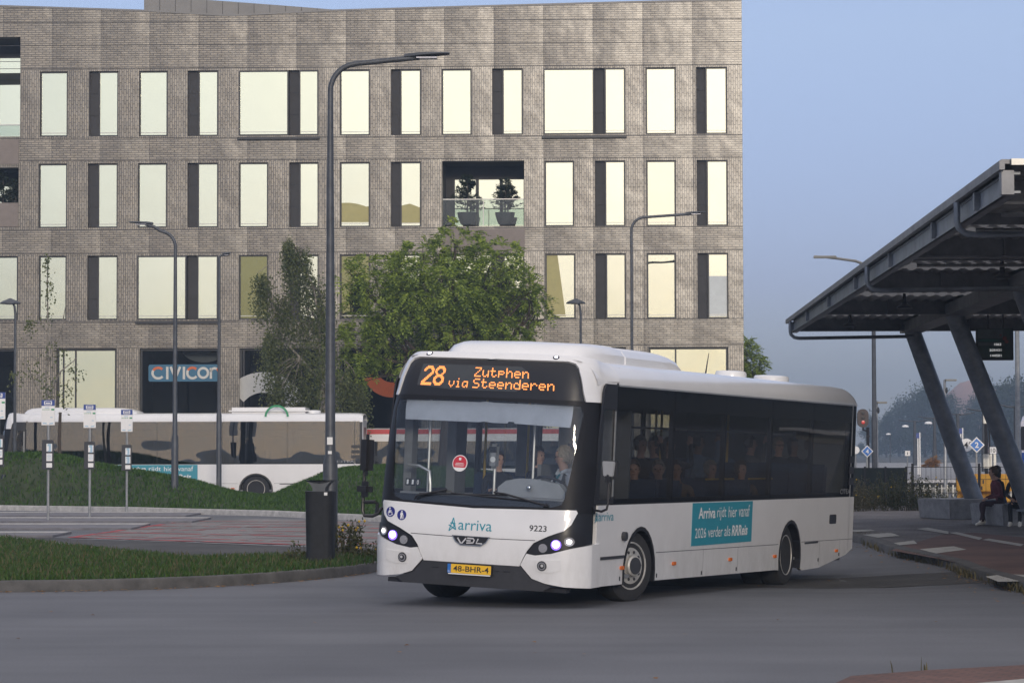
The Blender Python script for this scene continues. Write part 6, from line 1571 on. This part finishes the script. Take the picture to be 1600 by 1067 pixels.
potted('left potted conifer on the open loggia of the third row', 730, 352, 274, 1.0, 61); potted('right potted conifer on the open loggia of the third row', 789, 352, 278, 1.0, 62)
potted('left potted conifer on the loggia cut by the left picture edge', 4, 346, 268, .9, 63); potted('right potted conifer on the loggia cut by the left picture edge', 24, 346, 282, 1.0, 64)

# ------------------------------------------------------------------ station canopy
YN, YF = 29.7, 66.0
dirx = 0.0380
x_far = P(1230, 500, YF).x
def cx(Y, off=0.0): return x_far+(Y-YF)*dirx+off       # the roof's left edge line and parallels to it
ztop = P(1228, 499, YF).z; zlow = P(1242, 519, YF).z-.02
can = empty('station_canopy', 'grey steel station canopy on leaning tubular columns at the right', 'canopy', (cx(YF), YF, 0), 0)
cb = Vector((cx(YF), YF, 0))
def cp(Y, off, z): return Vector((cx(Y, off), Y, z))-cb
def beamY(bm, off, z0, z1, w_, Y0=YN, Y1=YF, mi=0):
    q = [cp(Y, off+s*w_/2, z) for Y in (Y0, Y1) for s, z in ((-1, z0), (1, z0), (1, z1), (-1, z1))]; v = [bm.verts.new(p) for p in q]; n0 = len(bm.faces)
    for f in ((0, 1, 2, 3), (7, 6, 5, 4), (0, 4, 5, 1), (1, 5, 6, 2), (2, 6, 7, 3), (3, 7, 4, 0)): bm.faces.new([v[i] for i in f])
    setmi(bm, n0, mi)
WD = 13.0
bm = newbm(); beamY(bm, .11, zlow, ztop-.10, .03); beamY(bm, .16, ztop-.13, ztop-.10, .16); beamY(bm, .16, zlow, zlow+.025, .16)
for Y in (32.0, 36.3, 42, 48, 54.0, 60.0, 65): box(bm, cp(Y, .06, (zlow+ztop)/2-.05), (.07, .10, ztop-zlow-.12))
obj('edge_beam', bm, 'galv', can)
bm = newbm(); beamY(bm, .0, ztop-.10, ztop, .06, YN-.25, YF+.2); beamY(bm, .35, ztop-.03, ztop+.02, .7, YN-.2, YF+.2); obj('roof_edge', bm, 'steel', can)
def corr(bm, Ya, Yb):
    rows = [[bm.verts.new(cp(Y, .15+WD*i/N_, ztop-.05+.035*((i//2) % 2))) for i in range(N_+1)] for Y in (Ya, Yb)]
    for k in range(N_): bm.faces.new((rows[0][k], rows[0][k+1], rows[1][k+1], rows[1][k]))
N_ = 200
strips = [(33.2, 34.4), (36.9, 37.8), (38.2, 39.1), (43.9, 45.0), (45.6, 47.0), (52.3, 53.4), (54.0, 55.2), (61.8, 63.4)]
mt, t, b = nmat('translucent_roofing')
tl = t.nodes.new('ShaderNodeBsdfTranslucent'); tl.inputs[0].default_value = (.19, .19, .19, 1); ms_ = t.nodes.new('ShaderNodeMixShader'); ms_.inputs[0].default_value = .6
b.inputs['Base Color'].default_value = (.3, .3, .3, 1); t.links.new(b.outputs[0], ms_.inputs[1]); t.links.new(tl.outputs[0], ms_.inputs[2]); t.links.new(ms_.outputs[0], t.nodes['Material Output'].inputs['Surface']); M['translu'] = mt
bm = newbm(); y0 = YN-.1
for a, b_ in strips: corr(bm, y0, a); y0 = b_
corr(bm, y0, YF+.1); obj('roof_sheet', bm, 'sheet', can)
for a, b_ in strips: bm = newbm(); corr(bm, a, b_); obj('translucent_strip', bm, 'translu', can)
for Y in (31.2, 40.0, 47.8, 57.0, 65.2):
    bm = newbm()
    for off0, off1 in ((.14, WD),):
        a, b_ = cp(Y, off0, 0), cp(Y, off1, 0); m_ = (a+b_)/2
        box(bm, (m_.x, m_.y, zlow+.17), (b_.x-a.x, .03, .32)); box(bm, (m_.x, m_.y, zlow+.02), (b_.x-a.x, .22, .03)); box(bm, (m_.x, m_.y, zlow+.325), (b_.x-a.x, .22, .03))
        for k in range(1, 9): box(bm, (a.x+(b_.x-a.x)*k/9, m_.y, zlow+.17), (.02, .2, .3))
    obj('cross_beam', bm, 'steel', can)
for Y in (35.4, 42.3, 50.2, 59.4):
    bm = newbm(); a, b_ = cp(Y, .14, 0), cp(Y, WD, 0); m_ = (a+b_)/2; box(bm, (m_.x, m_.y, ztop-.14), (b_.x-a.x, .12, .15)); obj('purlin', bm, 'steel', can)
for of_ in (3.05, 9.5): bm = newbm(); beamY(bm, of_, zlow-.02, ztop-.12, .5); obj('main_girder', bm, 'steel', can)
bm = newbm()
e0 = P(1573, 286, YN-.1); box(bm, (e0.x-cb.x, YN-.09-cb.y, e0.z), (.14, .16, .27)); obj('beam_end', bm, 'steel', can)
bm = newbm(); a, b_ = cp(YN-.22, .1, 0), cp(YN-.22, WD, 0); m_ = (a+b_)/2; box(bm, (m_.x, m_.y, ztop-.015), (b_.x-a.x, .1, .07)); box(bm, (m_.x+.2, m_.y+.12, ztop+.05), (b_.x-a.x-.2, .15, .06)); box(bm, (a.x+.38, m_.y-.06, ztop), (.012, .02, .09)); obj('end_flashing', bm, 'alum', can)
for (Y, zr_) in ((33.2, .75), (45.0, .62), (64.6, .60)):
    bm = newbm(); z0 = zlow; pt = cp(Y, -.02, 0)
    tube(bm, [(pt.x, pt.y, ztop-.12), (pt.x, pt.y, zlow-.02), (pt.x+.02, pt.y, zlow-.10), (pt.x+.10, pt.y, zlow-.17), (pt.x+.22, pt.y, zlow-.19), (pt.x+3.0, pt.y, zlow-.15)], .042, 8); obj('rain_pipe', bm, 'galv', can)
for Y in (33.6, 36.0, 43.0): bm = newbm(); tube(bm, [cp(Y, .6, zlow+.1), cp(Y, 6, zlow+.1)], .03, 6); obj('conduit', bm, 'polegrey', can)
for (Y, off) in ((44.5, 2.2), (54.0, 1.6), (62.0, 1.2)): bm = newbm(); p = cp(Y, off, zlow-.02); lathe(bm, [(.16, 0), (.15, .03), (.05, .09), (.03, .3)], 12, Matrix.Translation(p)); obj('pendant_lamp', bm, 'ink', can)
cols = [(65.3, 3.02, 11.42, 65.6), (57.3, 3.02, 11.25, 59.8), (48.3, 3.12, 11.1, 51.5), (39.0, 2.9, 10.4, 43)]
for Yt, off, xb, Yb_ in cols:
    bm = newbm(); t = cp(Yt, off, zlow+.05); bt_ = Vector((xb, Yb_-.9, .48))-cb
    bt_ = Vector((xb, Yt+.3, .48 if Yt > 50 else .115))-cb
    tube(bm, [bt_, bt_.lerp(t, .5), t], [.225, .215, .2], 20); box(bm, t+Vector((0, 0, .05)), (.62, .62, .12)); lathe(bm, [(.34, 0), (.34, .03), (.26, .05)], 20, Matrix.Translation(bt_)); obj('column', bm, 'galv', can)
def block(label, xl, Y, wd, dp, h=.50):
    bm = newbm(); q = [(-wd/2, -dp/2), (wd/2, -dp/2), (wd/2, dp/2), (-wd/2, dp/2)]
    b_ = [bm.verts.new((x*.94, y*.94, -.12)) for x, y in q]; t_ = [bm.verts.new((x, y, h-.12)) for x, y in q]
    bm.faces.new(b_[::-1]); bm.faces.new(t_)
    for k in range(4): bm.faces.new((b_[k], b_[(k+1) % 4], t_[(k+1) % 4], t_[k]))
    bmesh.ops.bevel(bm, geom=bm.edges[:], offset=.03, segments=2, affect='EDGES')
    o = obj('bench_block', bm, 'concrete', loc=(xl+wd/2, Y, .22), rot=(0, 0, rad(16)))
    return tag(o, label, 'concrete bench', 'concrete bench blocks under the columns')
block('far grey concrete bench block under the first leaning column, nobody on it', P(1462, 800, 64.8).x, 65.6, 1.55, 1.9); block('near grey concrete bench block on which the person in maroon sits', P(1540, 800, 59.6).x, 60.0, 1.65, 1.7)
# hanging information screen
b = P(1554, 538, 63); k = 63/4150
sc_ = empty('information_screen', 'dark green information screen with white numbers hanging under the canopy', 'screen', b, 0)
bm = newbm(); box(bm, (0, 0, 0), (58*k, .12, 50*k), bev=.01); box(bm, (-.15, 0, .55), (.04, .04, .5)); box(bm, (.2, 0, .55), (.04, .04, .5)); obj('case', bm, 'ink', sc_)
fs = lambda u, v, w_: Vector((u*k, -.06-w_, v*k))
bm = newbm(); panel(bm, rrect(-27, -22, 24, 24), [], fs, t=.006, back=0); fp = obj('screen_face', bm, mat('screen_green', (.012, .035, .026), .4, var=.4, scale=3), sc_)
bm = newbm(); panel(bm, rrect(-26, 9, 12, 23), [], fs, t=.008, back=.004); panel(bm, rrect(-26, -2, 15, 3), [], fs, t=.008, back=.004); obj('pale_band', bm, mat('screen_band', (.07, .085, .085), .5, var=.3, scale=5), fp)
bm = newbm(); panel(bm, circ(-10, 6, 16, 20, 2.4), [], fs, t=.010, back=.006); obj('green_oval', bm, mat('screen_oval', (.01, .08, .06), .5, var=0), fp)
bm = newbm()
for cxx, cyy, r_ in ((15, 9, 3.5), (18, 4, 3), (9, 14, 1.8)): panel(bm, circ(cxx, cyy, r_, 10), [], fs, t=.010, back=.006)
obj('red_blossom', bm, mat('screen_red', (.16, .03, .015), .5, var=.2), fp)
bm = newbm(); ribbon(bm, [(9, 14), (12, 6), (17, -4), (19, -18)], .8, fs, .011); obj('green_stalk', bm, mat('screen_stalk', (.01, .05, .045), .5, var=0), fp, recalc=False)
bm = newbm(); text(bm, '1062', -1, -2, 9.5, 1.6, fs, .014); text(bm, '205431', -9, -11, 9.5, -7.4, fs, .014); text(bm, '144501', -7.5, -19.5, 9.5, -15.8, fs, .014); obj('numbers', bm, mat('screen_white', (.8, .8, .8), .5, var=0, emit=(1, 1, 1), estr=.45), fp, recalc=False)
# people on the benches
bx = P(1561, 790, 60.0)
person('person in maroon sweater and trousers with white trainers seated on the near bench block', (bx.x-.02, 59.65, .10), rad(-80), 'sit', 'maroon', 'darkmaroon', 'shoew', hair='hairbrown', arms='lap', lean=.30, head=rad(0), scale=1.0)
person('person in black seated behind the one in maroon on the near bench block', (bx.x+.14, 60.42, .10), rad(-75), 'sit', 'blackc', 'jeans', 'shoed', hair='hairdark', arms='lap', lean=.22, scale=1.0, long_hair=True)
bx = P(1600, 790, 58.5)
person('person in a black coat at the right picture edge, seated on the near bench block', (bx.x-.05, 58.9, .10), rad(-20), 'sit', 'blackc', 'blackc', 'shoew', hair='hairdark', arms='lap', lean=.15, scale=1.0)

# ------------------------------------------------------------------ station fence, platform, signs, signals
YFc = 80.0
x0, x1 = P(1190, 780, YFc).x, P(1416, 780, YFc).x
fe = empty('screened_fence', 'fence with dark green privacy screen beside the rear of the bus', 'fence', (x0, YFc, 0), 0)
M['screen'] = mat('fence_screen_cloth', (.018, .026, .024), .85, var=.3, scale=2)
bm = newbm(); box(bm, ((x1-x0)/2, 0, .68), (x1-x0, .02, 1.15)); obj('screen', bm, 'screen', fe)
for k in range(8):
    bm = newbm(); box(bm, ((x1-x0)*k/7, -.04, .64), (.06, .05, 1.3)); obj('fence_post', bm, 'ink', fe)
mx1 = P(1760, 780, YFc).x
fe = empty('mesh_fence', 'dark wire mesh fence between the bench blocks and the platform', 'fence', (x1, YFc, 0), 0)
bm = newbm(); k = 0
while k*.15 < mx1-x1: box(bm, (k*.15, 0, .68), (.009, .009, 1.2)); k += 1
for z in (.12, .5, .9, 1.27): box(bm, ((mx1-x1)/2, 0, z), (mx1-x1, .012, .016))
obj('wire_mesh', bm, 'ink', fe)
for k in range(4):
    bm = newbm(); xx = P(1426+104*k, 780, YFc).x-x1; box(bm, (xx, -.03, .68), (.07, .05, 1.4)); obj('fence_post', bm, 'ink', fe)
YS = 92.0
xa, xb_ = P(1408, 780, YS).x, P(1600, 780, YS).x
fe = empty('slat_fence', 'pale upright slat fence along the foot of the station platform', 'fence', (xa, YS, 0), 0)
bm = newbm(); zt, zb = P(0, 763, YS).z+.05, P(0, 803, YS).z
k = 0
while k*.20 < xb_-xa: box(bm, (k*.20, 0, (zt+zb)/2), (.045, .03, zt-zb)); k += 1
obj('slats', bm, 'alum', fe)
bm = newbm(); box(bm, ((xb_-xa)/2, .03, zt-.12), (xb_-xa, .03, .06)); box(bm, ((xb_-xa)/2, .03, zb+.2), (xb_-xa, .03, .06)); obj('rails', bm, 'polegrey', fe)
bm = newbm(); zp = P(0, 752, 108).z; box(bm, ((P(1400, 0, 108).x+60)/2, 165, zp/2-.2), (60-P(1400, 0, 108).x, 114, zp+.4)); struct(obj('station_platform', bm, 'concrete'))
bm = newbm(); box(bm, ((P(1400, 0, 106).x+60)/2, 107.4, zp-.06), (60-P(1400, 0, 106).x, .8, .14)); struct(obj('platform_edge', bm, mat('pale_platform_edge', (.5, .5, .52), .8, var=.2)))
# yellow buffer stop
b = P(1538, 800, 86); b.z = 0; k = 86/4150
bs = empty('buffer_stop', 'yellow steel buffer stop behind the seated people', 'buffer stop', b, 0)
bm = newbm(); box(bm, (0, 0, .72), (86*k, .25, 27*k*1.0), bev=.02); obj('beam', bm, 'yellow', bs)
bm = newbm(); tube(bm, [(.5, 0, .7), (.75, -.2, .1)], .10, 6); tube(bm, [(-.5, 0, .7), (-.65, .6, .0)], .10, 6); tube(bm, [(.25, .0, .6), (.85, .2, .1)], .09, 6); box(bm, (0, .4, .25), (1.6, .1, .5)); obj('legs', bm, 'yellow', bs)
bm = newbm()
for x, z in ((-.2, .75), (-.05, .75), (.6, .6), (-.1, .55), (.75, .62)): box(bm, (x, -.135, z), (.04, .02, .12))
obj('bolts', bm, 'ink', bs)
def pole_(bm, x, y, z0, z1, r, n=8): tube(bm, [(x, y, z0), (x, y, z1)], r, n)
# railway signal
b = P(1354, 735, 84); b.z = 0; k = 84/4150
sg = empty('railway_signal', 'dark oval railway signal showing a red light', 'signal', b, 0)
zc = P(0, 656, 84).z
bm = newbm(); pole_(bm, .05, 0, 0, zc-.3, .05); tube(bm, [(.05, 0, zc-.42), (-.1, 0, zc-.38), (-.1, 0, zc-.2)], .03, 6); box(bm, (.05, -.05, P(0, 685, 84).z), (.12, .05, .03)); obj('post', bm, 'ink', sg)
bm = newbm(); panel(bm, rrect(-.28, zc-.30, .07, zc+.28, .17, 8), [], lambda u, v, w_: Vector((u, -w_, v)), t=.06, back=-.06); hd_ = obj('signal_head', bm, mat('signal_grey', (.07, .055, .055), .6, var=.2), sg)
for dz, mt in ((.15, 'ink'), (.0, 'ink'), (-.14, None)):
    bm = newbm(); lathe(bm, [(.055, 0), (.055, .03), (.01, .035)], 14, Matrix.Translation((-.105, -.06, zc+dz)) @ Matrix.Rotation(rad(90), 4, 'X')); obj('signal_lamp', bm, mt or mat('signal_red', (.5, .03, .03), .3, var=0, emit=(1, .08, .08), estr=.12), hd_)
def diamond(label, px, py, Y, half, ch, zbase=0.0):
    b = P(px, py, Y); k = Y/4150; root = empty('number_sign', label, 'sign', (b.x, b.y, zbase), 0, 'blue diamond track number signs'); z = b.z-zbase; h = half*k
    bm = newbm(); pole_(bm, 0, .05, 0, z, .03); obj('post', bm, 'alum', root)
    f = lambda u, v, w_: Vector((u, -w_, z+v))
    bm = newbm(); panel(bm, [(0, -h), (h, 0), (0, h), (-h, 0)], [], f, t=.02, back=-.02); pl_ = obj('sign_plate', bm, 'paper', root)
    bm = newbm(); q = h*.80; panel(bm, [(0, -q), (q, 0), (0, q), (-q, 0)], [], f, t=.024, back=.019); obj('blue_field', bm, 'signblue', pl_)
    bm = newbm(); text(bm, ch, -h*.24, -h*.36, h*.24, h*.36, f, .03, .03); obj('number', bm, 'paper', pl_, recalc=False)
diamond('blue diamond sign with white 4 right of the rear of the bus', 1355, 705, 83.5, 9.5, '4'); diamond('blue diamond sign with white 2 between the leaning columns', 1526, 695, 87, 12.5, '2')
def sign(nm, label, px, py, Y, shape, txts, postx=None, zb=0.0):
    b = P(px, py, Y); k = Y/4150; root = empty(nm, label, 'sign', (b.x, b.y, zb), 0); z = b.z-zb
    bm = newbm(); pole_(bm, 0, .04, 0, z, .03); obj('post', bm, 'polegrey', root)
    f = lambda u, v, w_: Vector((u*k, -w_, z+v*k))
    bm = newbm(); panel(bm, shape, [], f, t=.02, back=-.02); pl_ = obj('sign_plate', bm, 'paper', root)
    bm = newbm()
    for s_, a, c, d, e_ in txts: text(bm, s_, a, c, d, e_, f, .024, .01)
    obj('lettering', bm, 'ink', pl_, recalc=False)
sign('speed_sign', 'round white speed sign with black 40 half hidden by the leaning column', 1510, 695, 88, circ(0, 0, 10, 24), [('4', -4.5, -5, 2.5, 5), ('0', 3.5, -1, 8, 5.5)])
sign('distance_sign', 'square white sign with 10 in thin black figures', 1551.5, 703.5, 90, rrect(-5, -5.2, 5, 5.2), [('10', -3.6, -3.2, 3.6, 3.4)])
sign('information_sign', 'small white information sign with a slanting i on the platform', 1418, 708, 125, rrect(-4, -4, 4, 4, .8), [('i', -.7, -2.2, .7, 2.4)], zb=.5)
sign('round_sign', 'pale round sign just behind the rear edge of the bus', 1337, 703, 90, circ(0, 0, 6, 18), [])
# relay boxes on a dark post
b = P(1546, 700, 91); b.z = 0; k = 91/4150
rb_ = empty('signal_boxes', 'dark post carrying a grey box above and a wide grey cabinet below', 'cabinet', b, 0)
bm = newbm(); pole_(bm, -5*k, 0, 0, P(0, 650, 91).z, .06); pole_(bm, 0, 0, .4, P(0, 662, 91).z, .03); obj('post', bm, 'ink', rb_)
bm = newbm(); box(bm, (-4*k, -.1, P(0, 655, 91).z), (13*k, .2, 21*k), bev=.02); obj('upper_box', bm, 'alum', rb_)
for s in (-5.2, 5.0):
    bm = newbm(); box(bm, ((s-1)*k, -.1, P(0, 724, 91).z), (9.6*k, .2, 22*k), bev=.02); obj('lower_cabinet', bm, 'alum', rb_)
# masts
def mast(label, px, ytop, Y, r, mt, arms=(), zb=0.0, nm='lamp_mast', group=None):
    b = P(px, 700, Y); h = P(px, ytop, Y).z-zb; k = Y/4150; root = empty(nm, label, 'lamp mast', (b.x, b.y, zb), 0, group)
    bm = newbm(); tube(bm, [(0, 0, -.2), (0, 0, h*.35), (0, 0, h*.36), (0, 0, h)], [r*1.25, r*1.25, r, r*.8], 10); obj('post', bm, mt, root)
    for kind, a, yy in arms:
        z = P(px, yy, Y).z-zb
        if kind == 'flat': bm = newbm(); box(bm, (a*k, -.05, z), (abs(a)*2*k, .3, .07), bev=.02); obj('lamp_head', bm, 'lamphead', root)
        if kind == 'arm':
            bm = newbm(); tube(bm, [(0, 0, z-.3), (a*.3*k, 0, z-.08), (a*.6*k, 0, z), (a*k, 0, z+.08)], [.05, .045, .04, .03], 8); box(bm, (a*.82*k, 0, z+.05), (abs(a)*.4*k, .22, .08), bev=.03); obj('lamp_arm', bm, 'lamphead', root)
        if kind == 'cam': bm = newbm(); sphere(bm, (a*k, 0, z), .07, seg=8, sc=(1, 1, 1.8)); obj('camera_dome', bm, 'dgrey', root)
        if kind == 'T':
            bm = newbm(); tube(bm, [(-a*k, 0, z+.05), (-a*.4*k, 0, z-.05), (0, 0, z-.06), (a*.4*k, 0, z-.05), (a*k, 0, z+.05)], [.05, .07, .08, .07, .05], 6, flat=.6); obj('double_arm', bm, mt, root)
        if kind == 'dish':
            bm = newbm(); lathe(bm, [(.02, .16), (.2, .12), (.26, 0), (.02, .02)], 14, Matrix.Translation((a*k, -.1, z))); obj('lamp_shade', bm, 'paper', root)
    return root
mast('tall dark mast behind the rear of the bus, lamp arm over the canopy', 1366.5, 402, 86, .075, 'pole', (('arm', -92, 404),))
mast('pale grey mast with a flat lamp head beside the tall dark mast', 1370, 626, 95, .055, 'polegrey', (('flat', 8, 629), ('cam', 2, 641)))
mast('pale mast with a wide flat lamp head between the two leaning columns', 1477, 594, 100, .06, 'polegrey', (('flat', 9, 594), ('cam', 2, 610)))
mast('pale galvanised pole standing right of the hanging screen', 1591, 516, 72, .075, 'polegrey', ())
GT = 'double armed lamps on the station platform'
for px, yt, Y, a, dish, lab in ((1429.5, 657, 190, 25, -15, 'first double armed platform lamp from the left'), (1460.5, 652, 172, 26, -10, 'second double armed platform lamp from the left'), (1497, 646, 155, 26, None, 'third double armed platform lamp, beside the leaning column'), (1538, 640, 140, 26, None, 'fourth double armed platform lamp, half behind the grey boxes'), (1588, 634, 125, 26, None, 'rightmost double armed platform lamp at the picture edge')):
    mast(lab, px, yt, Y, .13, 'pole', (('T', a, yt),)+((('dish', dish, yt+10),) if dish else ()), zb=zp, nm='platform_lamp', group=GT)
mast('thin distant lamp with a white shade in the haze', 1391, 676, 260, .05, 'pole', (('dish', -3, 679),), nm='platform_lamp')
for px, Y, lab in ((1436, 118, 'pair of thin white posts with a blue sign on the platform'), (1503, 118, 'white post with a blue sign beside the round speed sign')):
    b = P(px, 700, Y); k = Y/4150; root = empty('station_name_post', lab, 'sign', (b.x, b.y, zp), 0)
    yt = 679 if px < 1500 else 672
    bm = newbm(); box(bm, (1.3*k, 0, (P(0, yt, Y).z-zp)/2), (.05, .05, P(0, yt, Y).z-zp)); box(bm, (-1.8*k, 0, (P(0, yt, Y).z-zp)/2), (.05, .05, P(0, yt+3, Y).z-zp-.1)); obj('post', bm, 'paper', root)
    bm = newbm(); box(bm, (-2.2*k, -.05, P(0, yt+5, Y).z-zp), (5*k, .03, 8*k)); obj('blue_plate', bm, 'stopblue', root)
# train nose at the right edge
b = P(1600, 700, 104); k = 104/4150
tn = empty('train', 'white nosed passenger train standing at the right picture edge', 'train', (b.x+.2, b.y, 0), rad(-24))
bm = newbm(); rows = []
zt = P(0, 640, 104).z
for y, s, dz in ((0, .72, -.35), (.5, .86, -.12), (1.4, .96, -.02), (3, 1, 0), (14, 1, 0)):
    rows.append([bm.verts.new((x*s, y, (1.0 if z < 1.2 else z+dz*(z/ zt)))) for x, z in [(-.65, 1.0), (-.68, 1.6), (-.62, zt-.8), (-.42, zt-.25), (0, zt-.02), (1.0, zt+.1), (2.0, zt-.1), (2.3, zt-.8), (2.35, 1.0)]])
for a_, b_ in zip(rows, rows[1:]):
    for k2 in range(8): bm.faces.new((a_[k2], a_[k2+1], b_[k2+1], b_[k2]))
bm.faces.new(rows[0]); obj('body', bm, mat('train_white', (.62, .62, .70), .35, var=.05), tn)
bm = newbm(); panel(bm, [(-.42, 1.75), (1.4, 1.75), (1.3, zt-.75), (-.3, zt-.75)], [], lambda u, v, w_: Vector((u, -.01-w_, v)), t=.02, back=0); obj('windscreen', bm, 'black', tn)
bm = newbm(); panel(bm, [(-.47, 1.05), (1.5, 1.05), (1.45, 1.65), (-.45, 1.65)], [], lambda u, v, w_: Vector((u, -.01-w_, v)), t=.02, back=0); obj('blue_front', bm, 'stopblue', tn)

# ------------------------------------------------------------------ fallen leaves and litter on the road
r = random.Random(77); bm = newbm()
def litter(x, y, z):
    s = r.uniform(.02, .045); a = r.uniform(0, 6.28); q = [(1, 0), (0, .5), (-1, 0), (0, -.5)]
    bm.faces.new([bm.verts.new((x+s*(math.cos(a)*u-math.sin(a)*v), y+s*(math.sin(a)*u+math.cos(a)*v), z+.012+r.uniform(0, .012))) for u, v in q])
for k in range(260):
    i = r.randrange(len(kl)-1); p = Vector(kl[i]).lerp(Vector(kl[i+1]), r.random()); litter(p.x+r.gauss(0, .1), p.y-abs(r.gauss(.05, .25)), g(p.x, p.y))
for k in range(220):
    i = r.randrange(len(kr)-1); p = Vector(kr[i]).lerp(Vector(kr[i+1]), r.random()); litter(p.x-abs(r.gauss(.05, .3)), p.y-abs(r.gauss(.05, .2)), g(p.x, p.y))
for k in range(60): x, y = r.uniform(-8, 8), r.uniform(20, 40); litter(x, y, g(x, y))
o = obj('fallen_leaves', bm, 'orangeleaf', recalc=False); tag(o, 'scattered small fallen leaves along the kerbs', 'fallen leaves', kind='stuff')

# ------------------------------------------------------------------ haze over the whole place
mt, t, b = nmat('haze'); t.nodes.remove(b)
vol = t.nodes.new('ShaderNodeVolumePrincipled'); vol.inputs['Color'].default_value = (0.52, 0.68, 0.90, 1); vol.inputs['Density'].default_value = 0.0009; vol.inputs['Anisotropy'].default_value = 0.2
t.links.new(vol.outputs[0], t.nodes['Material Output'].inputs['Volume'])
bm = newbm(); box(bm, (0, 235, 19.3), (1900, 2430, 41.6)); o = obj('haze', bm, mt); o['kind'] = 'stuff'
